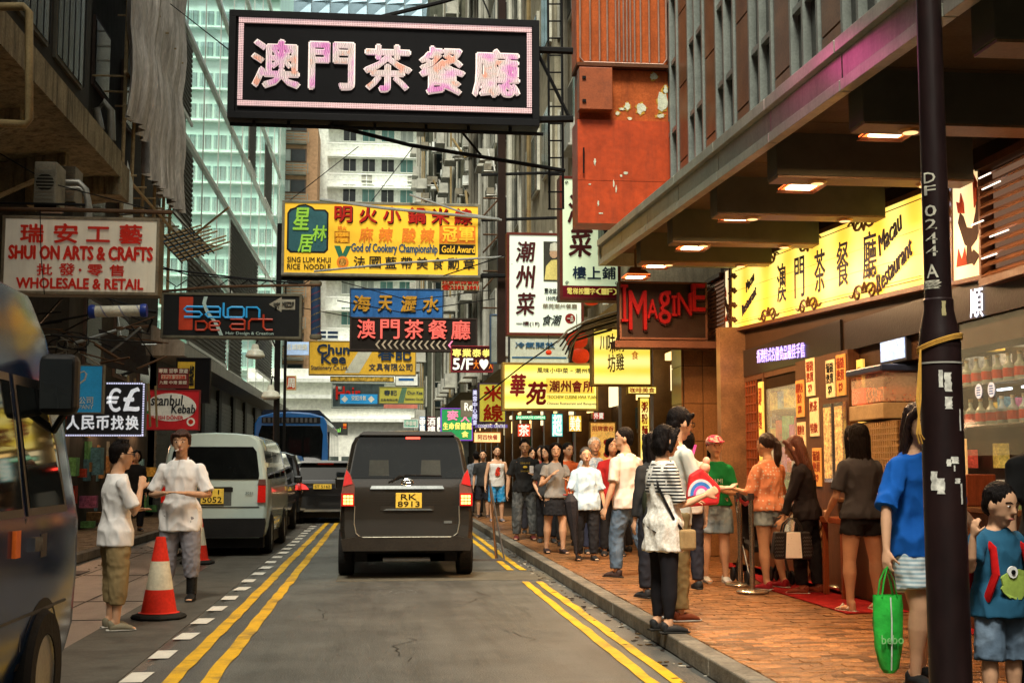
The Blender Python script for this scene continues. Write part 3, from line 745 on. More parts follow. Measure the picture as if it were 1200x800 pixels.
# torn pale sheets near the top of the netting
for k in range(3):
    MB().add([(.9+.1*k, -.3, 13.5-k*3), (1.1, .3, 13.2-k*3), (1.15, .2, 12.2-k*3), (1.0, -.2, 12.0-k*3)], [(0, 1, 2, 3)]).build('torn_sheet', M('torn_plastic', (.6, .65, .62)), sb)
# bamboo catch platform with blue striped sheet
cp = thing('catch_platform', 'tilted bamboo catch platform with blue and white sheeting under the netting', 'platform', (-4.9, 26.5, 8.2))
a0 = P(190, 285, 27); 
b = MB(); o_ = P(192, 290, 27)
u_ = (P(232, 330-22, 27)-o_); v_ = (P(232, 250, 27)-o_)
o_ = P(186, 278, 27); e1 = P(212, 306, 27)-o_; e2 = P(214, 255, 27)-o_+V((0, 1.2, 0))
n_ = V((0, 1.4, .2))
for k in range(9):
    s0 = o_+e1*(k/8); b = MB(); b.tube([s0, s0+e2*(1.25+.5*random.random())], .022, 5); b.build('bamboo_pole', BAM, cp, world=True)
for k in range(7):
    s0 = o_+e2*(k/6)+V((0, -.05, 0)); MB().tube([s0-e1*.08, s0+e1*1.1], .02, 5).build('bamboo_pole', M('dark_bamboo', (.05, .04, .03)), cp, world=True)
for k in range(8):
    q = MB(); s0 = o_+e1*(k/8)+V((0, .06, 0)); s1 = s0+e1*.1; q.quad(s0, s1, s1+e2, s0+e2); q.quad(s0+V((0,.02,0)), s0+e2+V((0,.02,0)), s1+e2+V((0,.02,0)), s1+V((0,.02,0))); q.build('sheet_strip', M('blue_sheet', (.08, .3, .6)) if k % 2 else M('pale_sheet', (.5, .55, .55)), cp, world=True)
MB().tube([P(228, 275, 27), P(268, 243, 26)], .025, 5).build('bamboo_pole', BAM, cp, world=True)
MB().tube([P(224, 282, 27), P(254, 289, 26)], .02, 5).build('bamboo_pole', BAM, cp, world=True)
# --- left: near tenement with concrete slab balcony ------------------------------------------
lt = thing('tenement', 'dark old tenement with a stained concrete balcony slab and pipes at upper left', 'building', (-6.2, 6, 0))
CN = M('stained_concrete', (.24, .20, .12), rough=.85, var=.3, scale=2, bump=.35, bscale=25, dirt=.85, dcol=(.035, .028, .018), streak=True)
DK = M('sooty_render', (.018, .016, .012), rough=.9, var=.4, dirt=.5, bump=.3)
MB().box(-8, -12, 3.3, 0, 20, 24).build('wall', DK, lt)
MB().prism([(0, 6.25), (1.2, 6.46), (1.6, 6.46), (1.6, 6.92), (0, 6.92)], -12, 16.6).build('balcony_slab', CN, lt)
MB().prism([(0, 5.95), (1.25, 6.15), (1.62, 6.15), (1.62, 6.75), (0, 6.75)], 16.6, 17.3).build('balcony_slab', CN, lt)
for k in range(9): MB().prism([(0, 5.7), (1.1, 6.25), (1.1, 6.44), (0, 6.24)], -6+k*2.6, -5.75+k*2.6).build('corbel', CN, lt)
# enclosed balconies above: dark box with windows and grille bars
MB().box(0, -12, 6.92, 1.25, 15.6, 24).build('enclosed_balcony', M('dark_cladding', (.03, .028, .023), rough=.7, dirt=.3), lt)
for k in range(9):
    for z in (7.5, 10.3, 13.1):
        y = -4+k*2.15; q = MB().box(1.25, y, z, 1.3, y+1.7, z+1.7).build('window', M('worn_frame', (.10, .095, .075)), lt); MB().box(1.3, y+.06, z+.06, 1.315, y+1.64, z+1.64).build('pane', M('frosted_dark_glass', (.06, .07, .065), rough=.25, var=.4), q)
        for j in range(5): MB().tube([(1.36, y+.15+j*.35, z), (1.36, y+.15+j*.35, z+1.7)], .01, 5).build('grille_bar', M('black_iron', (.012, .012, .012), rough=.5), q)
# green-tinted window band at the top
for k in range(5):
    q = MB().box(1.25, 9.8+k*1.1, 9.3, 1.5, 10.75+k*1.1, 11.8).build('window', M('worn_frame'), lt) if False else MB().box(1.25, 9.8+k*1.1, 9.3, 1.42, 10.75+k*1.1, 11.8).build('window', MATS['worn_frame'], lt)
    MB().box(1.42, 9.86+k*1.1, 9.4, 1.435, 10.7+k*1.1, 11.7).build('pane', M('slatted_glass', (.16, .17, .13), rough=.35, var=.5, scale=2, stretch=(1, 14, .3)), q)
# pipes
PIP = M('ochre_pipe', (.28, .21, .10), rough=.5, dirt=.4)
def wpipe(pts, r, mat, parent, nm='pipe'): return MB().tube(pts, r, 8).build(nm, mat, parent, world=True, smooth=True, angle=80)
wpipe([P(-30, 8, 14), P(28, 8, 14), P(34, 14, 14), P(34, 140, 14), P(30, 146, 14), P(-30, 143, 14)], .045, PIP, lt)
wpipe([P(118, 152, 22.4), P(113, 128, 22.4), P(122, 120, 22.4), P(130, 130, 22.4), P(131, 165, 22.4)], .07, M('grey_pipe', (.14, .13, .10), rough=.4), lt)
AC = M('ac_grimy', (.24, .22, .165), rough=.55, dirt=.6); 
def ac_unit(x0, y0, x1, y1, Y, label, dep=.5, mat=None, fan=True, group=None):
    p = P((x0+x1)/2, y1, Y); a = P(x0, y1, Y); c = P(x1, y0, Y); W, H_ = c.x-a.x, c.z-a.z
    t = thing('air_conditioner', label, 'air conditioner', p, group=group)
    MB().box(-W/2, 0, 0, W/2, dep, H_).build('casing', mat or AC, t, bevel=.01)
    if fan:
        r_ = min(W, H_)*.4; RX = Matrix.Rotation(pi/2, 3, 'X')
        MB().lathe([(.005, 0), (r_, 0), (r_, .02), (r_*.92, .03), (.005, .03)], (0, 0, H_/2), 16, rot=RX).build('fan_grille', M('ac_grille', (.03, .03, .025)), t)
        g_ = MB(); [g_.box(-W*.42, -.045, H_*(.12+.08*k), W*.42, -.035, H_*(.14+.08*k)) for k in range(10)]; g_.build('grille_bars', M('ac_bar', (.2, .19, .15)), t)
    MB().box(-W/2, .05, -.05, W/2, dep-.05, 0).build('bracket', M('black_iron'), t) if False else MB().box(-W/2, .05, -.05, W/2, dep-.05, -.002).build('bracket', MATS['black_iron'], t)
    return t
ac_unit(38, 190, 66, 238, 17.5, 'boxy grimy air conditioner under the stained concrete balcony, nearest of two')
ac_unit(70, 195, 88, 236, 20, 'slimmer grimy air conditioner under the balcony beside bent silver ducts')
for i, (a_, r_) in enumerate((((72, 214), .05), ((74, 221), .04))):
    x, y = a_; wpipe([P(x, y, 18.5), P(x+20, y, 18.5), P(x+28, y+8, 18.5), P(x+31, y+22, 18.5), P(x+31, y+45, 18.5)], r_, M('silver_duct', (.3, .29, .25), rough=.35, metal=.5), lt, 'duct')
# ground floor arcade of left shops
LSH = thing('shop_row', 'dim cluttered shop fronts along the left pavement', 'building', (-6.2, 8, 0))
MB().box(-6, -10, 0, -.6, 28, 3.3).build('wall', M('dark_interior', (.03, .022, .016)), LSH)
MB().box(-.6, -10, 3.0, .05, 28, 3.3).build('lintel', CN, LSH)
for k in range(6):
    MB().box(-.6, -2+k*5, 0, .02, -1.7+k*5, 3.0).build('pillar', M('tile_dull', (.10, .075, .05), rough=.5, dirt=.5), LSH)
cols_ = [(.45, .06, .03), (.5, .32, .06), (.1, .22, .25), (.45, .4, .28), (.12, .3, .1), (.4, .12, .2), (.3, .16, .06)]
for k in range(110):
    y = random.uniform(14.5, 27.5); z = random.uniform(.1, 2.7); s_ = random.uniform(.12, .4)
    c_ = random.choice(cols_); MB().box(-.5, y, z, random.uniform(-.1, .45)-.12*z, y+s_, z+s_*random.uniform(.7, 1.6)).build('goods_box', M('goods_%d' % cols_.index(c_), c_, rough=.5, var=.5, scale=9, dirt=.4), LSH)
for y_ in (24, 28.5, 33):
    l_ = bpy.data.lights.new('shop_lamp', 'POINT'); l_.energy = 22; l_.color = (1, .55, .3); l_.shadow_soft_size = .2; o = bpy.data.objects.new('shop_lamp', l_); COL.objects.link(o); o.location = (-6.0, y_, 2.5)
for k in range(5):
    MB().box(-.45, 2+k*5, 2.7, -.35, 3.4+k*5, 2.76).build('tube_light', M('warm_tube', (1, .75, .4), emit=5, ecol=(1, .68, .35)), LSH)
# --- left: building volume behind scaffold end to keep the row closed
# --- right: far row -----------------------------------------------------------------------
def row_building(label, X, Y0, Y1, z0, z1, col, wcol, nw, acs=True, front=None, seed=0, depth=6.):
    rn = random.Random(seed)
    t = thing('tenement', label, 'building', (X, Y0, 0))
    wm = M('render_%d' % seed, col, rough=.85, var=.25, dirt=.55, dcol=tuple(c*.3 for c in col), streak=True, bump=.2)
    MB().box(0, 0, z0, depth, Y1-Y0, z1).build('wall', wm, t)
    fm = M('winframe_%d' % seed, wcol, rough=.5, bump=0)
    L_ = Y1-Y0; z = z0+.9
    while z < z1-2 and z < 22:
        for k in range(nw):
            y = (k+.2)*L_/nw
            q = MB().box(-.07, y, z, .02, y+L_/nw*.6, z+1.5).build('window', fm, t)
            MB().box(-.085, y+.07, z+.07, -.06, y+L_/nw*.3-.03, z+1.43).build('pane', rn.choice([DG, CG, DG]), q); MB().box(-.085, y+L_/nw*.3+.03, z+.07, -.06, y+L_/nw*.6-.07, z+1.43).build('pane', DG, q)
            if acs and rn.random() < .55:
                b = MB().box(-.55, y+.1, z-.65, -.08, y+.85, z-.15); b.box(-.6, y, z-.7, -.05, y+1, z-.66); b.build('air_conditioner', M('ac_beige'), t) if False else b.build('air_conditioner', MATS['ac_beige'], t)
        z += 2.9
    for k in range(int(L_/1.4)):
        y = rn.uniform(.1, L_-.1); xx = -.1-rn.random()*.12
        MB().tube([(xx, y, z0), (xx, y, min(z1, 24))], rn.choice([.04, .06, .08]), 6).build('pipe', rn.choice([PIP, fm, MATS['grey_pipe']]), t)
    if front:   # south gable facing the camera with windows and pipes
        z = z0+.8
        while z < min(z1, 24)-2:
            for x in (front*.15, front*.58):
                q = MB().box(x, -.06, z, x+front*.28, .02, z+1.3).build('window', fm, t); MB().box(x+.05, -.08, z+.05, x+front*.28-.05, -.05, z+1.25).build('pane', DG, q)
            z += 2.9
        for k in range(5):
            x = rn.uniform(.05, front); MB().tube([(x, -.1, z0), (x, -.1, min(z1, 24))], rn.choice([.03, .05, .07]), 6).build('pipe', rn.choice([PIP, fm, MATS['grey_pipe']]), t)
    return t
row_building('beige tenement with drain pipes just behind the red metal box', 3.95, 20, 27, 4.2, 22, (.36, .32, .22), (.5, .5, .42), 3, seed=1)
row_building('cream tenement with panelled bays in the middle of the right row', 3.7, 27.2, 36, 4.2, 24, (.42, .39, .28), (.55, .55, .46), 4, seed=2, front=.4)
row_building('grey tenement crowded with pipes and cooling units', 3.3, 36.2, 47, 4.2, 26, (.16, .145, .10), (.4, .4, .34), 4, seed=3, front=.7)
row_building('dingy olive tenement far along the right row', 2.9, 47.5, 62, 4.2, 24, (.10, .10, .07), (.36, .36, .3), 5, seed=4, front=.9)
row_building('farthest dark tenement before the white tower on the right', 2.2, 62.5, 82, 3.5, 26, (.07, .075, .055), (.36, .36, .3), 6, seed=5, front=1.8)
# clutter of cooling units and brackets on the far gables (each picked out against the dark wall)
rn = random.Random(5)
for k in range(26):
    px = rn.uniform(492, 572); py = rn.uniform(158, 238); s_ = rn.uniform(7, 13)
    Y = 61.8 if px < 530 else (46.5 if px < 555 else 35.6)
    p = P(px, py, Y); q = P(px+s_, py-s_*.8, Y); W, H_ = q.x-p.x, q.z-p.z
    par = [o for o in COL.objects if o.name.startswith('tenement') and abs(o.location.y-(Y+.7 if Y < 61 else 62.5)) < 1.2]
    par = par[0] if par else None
    if par is None: continue
    b = MB().box(p.x, Y-.3, p.z, q.x, Y+.3, q.z); b.build('air_conditioner', rn.choice([MATS['ac_beige'], AC, WF]), par, world=True)
    MB().tube([(p.x, Y-.3, p.z-.05), (q.x+.1, Y-.3, p.z-.05), (q.x+.1, Y+.3, p.z+.4)], .03, 5).build('bracket', STL, par, world=True)
for k in range(14):
    px = rn.uniform(492, 580); Y = 61.5 if px < 530 else 46; py = rn.uniform(150, 235)
    par = [o for o in COL.objects if o.name.startswith('tenement') and abs(o.location.y-(47.5 if Y < 61 else 62.5)) < 1][0]
    pts = [P(px, py, Y)]
    for j in range(3): pts.append(pts[-1]+V((rn.uniform(-.4, .6), rn.uniform(-.3, 0), rn.uniform(-1.6, .3))))
    MB().tube(pts, .05, 6).build('duct', rn.choice([MATS['silver_duct'], PIP, MATS['grey_pipe']]), par, world=True, smooth=True)
# dark lower storeys of the right row, set back, with warm shop light
RS = thing('shop_row', 'bright crowded shop fronts below the hanging signs on the right', 'building', (4.9, 19.2, 0))
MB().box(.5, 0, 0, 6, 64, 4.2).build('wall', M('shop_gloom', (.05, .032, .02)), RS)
MB().box(-.05, .2, 3.7, .5, 64, 4.2).build('fascia', M('fascia_brown', (.12, .07, .04), dirt=.5), RS)
gl_ = [M('shop_glow_a', (.9, .6, .2), emit=2.2, ecol=(1, .62, .2), bump=0), M('shop_glow_b', (.8, .7, .4), emit=1.4, ecol=(1, .8, .42), bump=0)]
for k in range(16):
    y = .3+k*3.1
    MB().box(-.05, y, 0, .5, y+.35, 3.7).build('pillar', M('pillar_tile', (.24, .13, .06), rough=.4, dirt=.4), RS)
    sf = MB().box(.28, y+.4, .3, .34, y+3.0, 3.3).build('shopfront', M('shop_window', (.10, .07, .05), rough=.2), RS)
    for j in range(9):
        c_ = random.choice(cols_); yy = y+.5+random.random()*2.1; zz = random.uniform(.3, 2.6)
        MB().box(.2, yy, zz, .28, yy+random.uniform(.15, .5), zz+random.uniform(.2, .5)).build('poster', M('goods_%d' % cols_.index(c_), c_), sf)
    MB().box(.1, y+.6, 3.3, .2, y+2.8, 3.42).build('light_strip', gl_[k % 2], sf)
    MB().box(.15, y+.5, 2.75, .2, y+2.6, 3.2).build('light_box', gl_[(k+1) % 2], sf)

# street continuing behind the viewpoint (it is what paint and glass reflect)
for lb, x0, x1, y0, y1, h_, c_ in (('left row of tenements behind the viewpoint, seen only in reflections', -14, -6.4, -60, -6.2, 20, (.13, .11, .09)), ('right row of blocks behind the viewpoint, seen only in reflections', 4.95, 13, -60, 1.9, 22, (.15, .10, .06)), ('block closing the street far behind the viewpoint', -16, 16, -72, -61, 24, (.2, .18, .15))):
    t = thing('apartment_block', lb, 'building', (x0, y0, 0)); MB().box(0, 0, 0, x1-x0, y1-y0, h_).build('wall', M('back_render_%d' % h_, c_, dirt=.5), t)
    b = MB(); fx = x1-x0+.05 if x0 < -13.5 and y1 > -61 else -.05
    if y1 > -60.5:
        for z in range(4, h_-2, 3):
            for k in range(int((y1-y0)/3)): b.box(fx-.05, k*3+.6, z, fx+.05, k*3+2.4, z+1.6)
    else:
        for z in range(4, h_-2, 3):
            for k in range(10): b.box(k*3+.6, y1-y0-.05, z, k*3+2.4, y1-y0+.06, z+1.6)
    b.build('window_band', DG, t, kind='stuff')
# ================================================================ RIGHT: canopy building and restaurant
zc = lambda Y: 3.53+.035*Y            # underside of the canopy fascia (building level drifts against the street's fall)
CF = 2.9; FX = 4.9; UF = 3.9
rb = thing('restaurant_building', 'brown stone building with a grey metal canopy over the restaurant on the right', 'building', (FX, 10, 0))
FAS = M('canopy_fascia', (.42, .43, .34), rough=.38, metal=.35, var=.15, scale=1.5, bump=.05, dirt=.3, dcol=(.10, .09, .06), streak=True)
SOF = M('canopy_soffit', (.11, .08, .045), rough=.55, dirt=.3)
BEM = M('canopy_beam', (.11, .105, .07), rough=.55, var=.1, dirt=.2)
STN = M('brown_stone', (.22, .115, .055), rough=.32, var=.3, scale=3, bump=.1, dirt=.4, rnd=.2)
def slab(b, x0, x1, y0, y1, zlo, zhi, m=0):
    """box whose underside and top follow the slope zlo(Y), zhi(Y)"""
    b.add([(x0, y0, zlo(y0)), (x1, y0, zlo(y0)), (x1, y1, zlo(y1)), (x0, y1, zlo(y1)), (x0, y0, zhi(y0)), (x1, y0, zhi(y0)), (x1, y1, zhi(y1)), (x0, y1, zhi(y1))],
          [(0,3,2,1),(4,5,6,7),(0,1,5,4),(1,2,6,5),(2,3,7,6),(3,0,4,7)], m)
ys = [3.2+i*1.52 for i in range(9)]+[16.9]
for i in range(len(ys)-1):
    y0, y1 = ys[i]+.008, ys[i+1]-.008
    b = MB(); slab(b, CF, CF+.08, y0, y1, zc, lambda y: zc(y)+.075); slab(b, CF+.02, CF+.08, y0, y1, lambda y: zc(y)+.077, lambda y: zc(y)+.25); slab(b, CF-.03, CF+.08, y0, y1, lambda y: zc(y)+.252, lambda y: zc(y)+.34)
    b.build('fascia_panel', FAS, rb, world=True, bevel=.004)
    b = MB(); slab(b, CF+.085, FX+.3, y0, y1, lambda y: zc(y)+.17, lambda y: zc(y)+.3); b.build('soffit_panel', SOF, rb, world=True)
# front edge of the canopy (far end)
b = MB(); slab(b, CF, FX, 16.9, 16.98, zc, lambda y: zc(y)+.34); b.build('fascia_panel', FAS, rb, world=True)
beamY = [4.2, 6.04, 7.83, 9.65, 11.46, 13.3, 15.0]
DL = M('downlight_glass', (1, .7, .35), emit=1.2, ecol=(1, .6, .25), bump=0); DR_ = M('brass_ring', (.35, .2, .07), rough=.3, metal=.8)
HT = M('heater_glow', (1, .8, .6), emit=14, ecol=(1, .66, .36), bump=0); HTR = M('heater_red', (1, .2, .05), emit=2.5, ecol=(1, .15, .03), bump=0)
HB = M('lamp_housing', (.16, .09, .05), rough=.35, metal=.4)
for i, Y in enumerate(beamY):
    z = zc(Y)
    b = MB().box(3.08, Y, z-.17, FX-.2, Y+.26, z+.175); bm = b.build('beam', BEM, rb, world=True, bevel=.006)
    MB().box(3.09, Y+.004, z-.188, FX-.2, Y+.256, z-.172).build('beam_lip', M('warm_trim', (.25, .15, .07), rough=.45), bm).location = -V((0, 0, 0))
    bm.children[0].data.transform(Matrix.Translation(-rb.location))
    for xx in (3.45, 4.35):
        q = MB().lathe([(.005, -.012), (.062, -.012), (.075, 0), (.08, .004)], (xx-FX, Y+.13-10, z-.195), 16).build('downlight', DR_, rb)
        MB().lathe([(.004, -.003), (.05, -.003), (.05, 0)], (xx-FX, Y+.13-10, z-.207), 14).build('bulb', DL, q)
for (px, py), Y in zip(((1042, 158), (940, 221), (865, 257), (812, 292), (770, 313), (745, 326)), (8.67, 10.55, 12.4, 14.2, 15.7, 16.5)):
    p = P(px, py, Y); lo = p-rb.location
    h_ = MB().add([(lo.x-.17, lo.y-.2, lo.z), (lo.x+.17, lo.y-.2, lo.z), (lo.x+.17, lo.y+.2, lo.z), (lo.x-.17, lo.y+.2, lo.z), (lo.x-.08, lo.y-.08, lo.z+.14), (lo.x+.08, lo.y-.08, lo.z+.14), (lo.x+.08, lo.y+.08, lo.z+.14), (lo.x-.08, lo.y+.08, lo.z+.14)],
         [(4,5,6,7),(0,1,5,4),(1,2,6,5),(2,3,7,6),(3,0,4,7)]).build('lamp_housing', HB, rb)
    MB().box(lo.x-.11, lo.y-.12, lo.z+.012, lo.x+.11, lo.y+.12, lo.z+.025).build('lamp_tube', HT, h_)
    MB().box(lo.x-.155, lo.y-.185, lo.z+.026, lo.x+.155, lo.y+.185, lo.z+.034).build('lamp_reflector', HTR, h_)
    MB().tube([(lo.x, lo.y, lo.z+.13), (lo.x, lo.y, zc(Y)+.17)], .02, 6).build('stem', HB, h_)
    l_ = bpy.data.lights.new('canopy_lamp', 'AREA'); l_.energy = 34; l_.size = .3; l_.color = (1, .60, .30); lo_ = bpy.data.objects.new('canopy_lamp', l_); COL.objects.link(lo_); lo_.location = (p.x, p.y, p.z-.02); lo_.parent = None
# upper facade: windows between stone piers
MB().box(UF+.12-FX, -8, 4.35, 6, 7, 15).build('wall', M('upper_wall', (.09, .05, .03), rough=.6), rb)
UFR = M('grey_window_frame', (.26, .29, .26), rough=.4, metal=.4); UGL = M('reflecting_glass', (.05, .05, .045), rough=.08, bump=0, var=.5, scale=.8)
for k in range(9):
    y = 4.77+k*1.38
    for j in range(6):
        z = zc(y)+.34+j*1.0
        MB().box(UF, y+.02, z+.012, UF+.1, y+.55, z+.988).build('stone_panel', STN, rb, world=True)
    wf_ = MB(); z0 = zc(y)+.35
    for yy in (.6, 1.0, 1.36): wf_.box(UF-.02, y+yy, z0, UF+.12, y+yy+.05, z0+6)
    for j in range(6): wf_.box(UF, y+.65, z0+.55+j*.95, UF+.12, y+1.36, z0+.61+j*.95)
    w_ = wf_.build('window', UFR, rb, world=True)
    q = MB().box(UF+.06, y+.65, z0, UF+.075, y+1.36, z0+6); pn = q.build('pane', UGL, w_, world=False); pn.data.transform(Matrix.Translation(-rb.location))
# ---------------- ground floor
MB().box(0, -8, 2.4, .3, 8.1, 4.4).build('wall', M('dark_timber', (.05, .025, .012), rough=.5), rb)
FLI = MB().box(.0, -8, 0, 5, 8, .135).build('floor', M('shop_floor', (.12, .06, .03), rough=.3), rb)
MB().box(3.2, -8, 0, 3.4, 8, 2.9).build('back_wall', M('shop_wall', (.22, .11, .05), rough=.7, dirt=.4), rb)
MB().box(.3, -8, 2.85, 3.4, 8, 2.95).build('ceiling', M('shop_ceiling', (.2, .12, .06)), rb)
WOOD = M('dark_wood', (.10, .04, .018), rough=.35, var=.3, stretch=(6, 6, .6), bump=.15)
REDW = M('red_wood', (.25, .06, .02), rough=.35, var=.3, stretch=(6, 6, .6), bump=.15)
# stone pillar at the far corner, tiles as pieces
pil = MB().box(4.38, 18.35, 0, 5.2, 19.0, 3.95).build('pillar', M('pillar_core', (.08, .04, .02)), rb, world=True)
tl = None
for j in range(7):
    for k in range(3):
        q = MB().box(.0, -.02, .0, .27, .0, .54)
        if tl is None: tl = q.build('tile', M('amber_stone', (.26, .12, .045), rough=.28, var=.25, scale=4, rnd=.15, dirt=.3), pil); tl.location = (4.39-FX, 8.34, .14)
        else: inst(tl, (4.39-FX+k*.28, 8.34, .14+j*.55), pil)
    q = MB().box(-.02, 0, 0, 0, .64, .54).build('tile', MATS['amber_stone'], pil); q.location = (4.375-FX, 8.355, .14+j*.55)
MB().box(4.55, 16.9, 0, 4.9, 17.1, 3.3).build('pillar', STN, rb, world=True)
# header band with led text
hd = MB().box(-.03, 3.2, 2.62, 0, 8, 2.98).build('header', M('led_black', (.015, .012, .01), rough=.3), rb)
lt_ = MB(); me_args = ('香港特式名優食品最佳手信',)
add_text(lt_, me_args[0], -.95, 0, .95, .17, 0, .01, .004)
lt_o = lt_.build('lettering', M('led_violet', (.4, .3, .9), emit=1.3, ecol=(.42, .36, 1)), rb); lt_o.rotation_euler = (0, .045, -pi/2); lt_o.location = (-.035, 5.3, 2.72)
# glass shop window and lattice door
win = MB()
for y in (4.45, 6.0, 7.2, 8.0): win.box(-.03, y, .14, .05, y+.07, 2.62)
win.box(-.02, 4.45, .14, .04, 8.05, .5); win.box(-.02, 4.45, 2.55, .04, 8.05, 2.62)
wn = win.build('window', WOOD, rb)
MB().box(0, 4.52, .5, .01, 6.0, 2.55).build('pane', M('shop_glass', (.5, .55, .5), rough=.03, bump=0, alpha=.35, var=.1), wn)
dl = MB()
for k in range(7): dl.box(-.02, 6.37+k*.12, .14, .02, 6.39+k*.12, 2.55)
for k in range(20): dl.box(-.018, 6.37, .2+k*.12, .018, 7.2, .22+k*.12)
dl.build('lattice_door', REDW, rb)
dl = MB()
for k in range(6): dl.tube([(0, 7.3+k*.12, .14), (0, 7.3+k*.12, 2.55)], .03, 6)
dl.build('carved_panel', REDW, rb)
MB().box(.2, 6.3, 0, .25, 8.1, 2.6).build('inner_wall', M('deep_red_wall', (.10, .02, .01)), rb)
# posters and menu cases on the front column
cl = MB().box(-.12, 2.75, .13, .1, 4.45, 2.62).build('column', WOOD, rb)
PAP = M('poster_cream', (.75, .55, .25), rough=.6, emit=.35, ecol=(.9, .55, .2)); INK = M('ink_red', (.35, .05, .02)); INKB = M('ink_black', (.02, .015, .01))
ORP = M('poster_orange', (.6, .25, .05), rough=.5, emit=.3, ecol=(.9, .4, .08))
def poster(y0, z0, y1, z1, mat, txt, ink, x=-.125, nm='poster', parent=None, thick=.012):
    t = MB().box(x-thick, y0, z0, x, y1, z1).build(nm, mat, parent or rb)
    m_ = MB(); 
    if txt or z1-z0 < .6: txt = txt or random.choice(['杏仁餅\n\n手信','豬扒包\n推介\n$28','葡撻\n熱賣\n$9','奶茶\n\n特飲','咖喱\n魚蛋\n小食'])
    if txt: add_text(m_, txt, -(y1-y0)*.42, (z1-z0)*.08, (y1-y0)*.42, (z1-z0)*.92, 0, .01, .003)
    else:
        for k in range(7): m_.box(-(y1-y0)*.38, -.004, (z1-z0)*(.1+.12*k), (y1-y0)*random.uniform(.1, .38), -.001, (z1-z0)*(.1+.12*k)+(z1-z0)*random.uniform(.02, .06))
    o = m_.build('print', ink, t); o.rotation_euler = (0, 0, -pi/2); o.location = (x-thick-.001, (y0+y1)/2, z0); return t
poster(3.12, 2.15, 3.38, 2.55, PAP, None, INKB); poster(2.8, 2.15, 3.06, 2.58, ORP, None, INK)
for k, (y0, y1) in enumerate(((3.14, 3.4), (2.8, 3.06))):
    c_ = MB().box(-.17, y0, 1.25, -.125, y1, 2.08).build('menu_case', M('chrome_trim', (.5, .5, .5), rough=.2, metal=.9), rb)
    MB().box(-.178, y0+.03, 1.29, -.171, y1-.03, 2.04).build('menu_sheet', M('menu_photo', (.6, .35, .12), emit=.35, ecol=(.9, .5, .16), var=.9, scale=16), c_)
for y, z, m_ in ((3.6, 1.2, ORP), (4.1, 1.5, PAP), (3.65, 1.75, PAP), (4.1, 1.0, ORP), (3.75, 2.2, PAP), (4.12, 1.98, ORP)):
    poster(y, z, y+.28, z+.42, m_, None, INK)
lat = MB().box(-.13, 3.5, .2, -.12, 4.4, .95)
q = lat.build('patterned_panel', M('panel_tan', (.33, .2, .09)), rb); g_ = MB()
for i in range(7):
    for j in range(6): g_.obox((-.135, 3.56+i*.13, .26+j*.13), (.006, .045, .045), Matrix.Rotation(pi/4, 3, 'X'))
g_.build('diamond_pattern', WOOD, q)
# counter (front, open serving hatch) from Y 9 to 12.9
MB().box(-.25, -4, .13, .35, 2.8, 1.05).build('counter', WOOD, rb, bevel=.01)
MB().box(-.3, -4, 1.05, .4, 2.85, 1.1).build('counter_top', M('counter_top', (.12, .05, .02), rough=.2), rb, bevel=.01)
MB().box(-.06, -4, 2.62, .0, 3.0, 2.92).build('header', M('header_black', (.02, .015, .015), rough=.3), rb)
ms = MB().box(-.2, 1.3, 1.1, -.17, 2.5, 1.84).build('mesh_screen', M('screen_brown', (.16, .08, .03)), rb); g_ = MB()
for i in range(22): g_.box(-.22, 1.32+i*.053, 1.12, -.202, 1.342+i*.053, 1.83)
for j in range(12): g_.box(-.218, 1.3, 1.13+j*.058, -.204, 2.5, 1.145+j*.058)
g_.build('screen_mesh', M('mesh_gold', (.40, .25, .1), rough=.4, metal=.3), ms)
# shelves
SHG = M('glass_shelf', (.4, .45, .42), rough=.05, alpha=.45, bump=0)
for z in (1.74, 2.08): MB().box(.0, -1.9, z, .32, .75, z+.015).build('shelf', SHG, rb)
MB().box(.45, -4, 1.1, .5, 2.9, 2.65).build('back_panel', M('display_back', (.03, .018, .014), rough=.4, dirt=.3), rb)
sgl = MB().box(-.06, -2.1, 1.5, -.05, .3, 2.6).build('pane', M('display_glass', (.4, .5, .5), rough=.03, alpha=.12, bump=0), rb)
# shop lights (real lamps of the shop)
for (x, y, z, e_, c_) in ((6.6, 12, 2.6, 55, (1, .62, .3)), (6.6, 16, 2.6, 60, (1, .66, .34)), (5.15, 10.3, 2.55, 14, (1, .7, .45)), (6, 8, 2.6, 30, (1, .55, .25)), (5.15, 13.2, 2.55, 14, (1, .6, .3))):
    l_ = bpy.data.lights.new('shop_lamp', 'POINT'); l_.energy = e_; l_.color = c_; l_.shadow_soft_size = .15; o = bpy.data.objects.new('shop_lamp', l_); COL.objects.link(o); o.location = (x, y, z)
for k in range(5):
    MB().box(1.2, -3+k*2.2, 2.78, 1.35, -1.6+k*2.2, 2.84).build('tube_light', MATS['warm_tube'], rb)
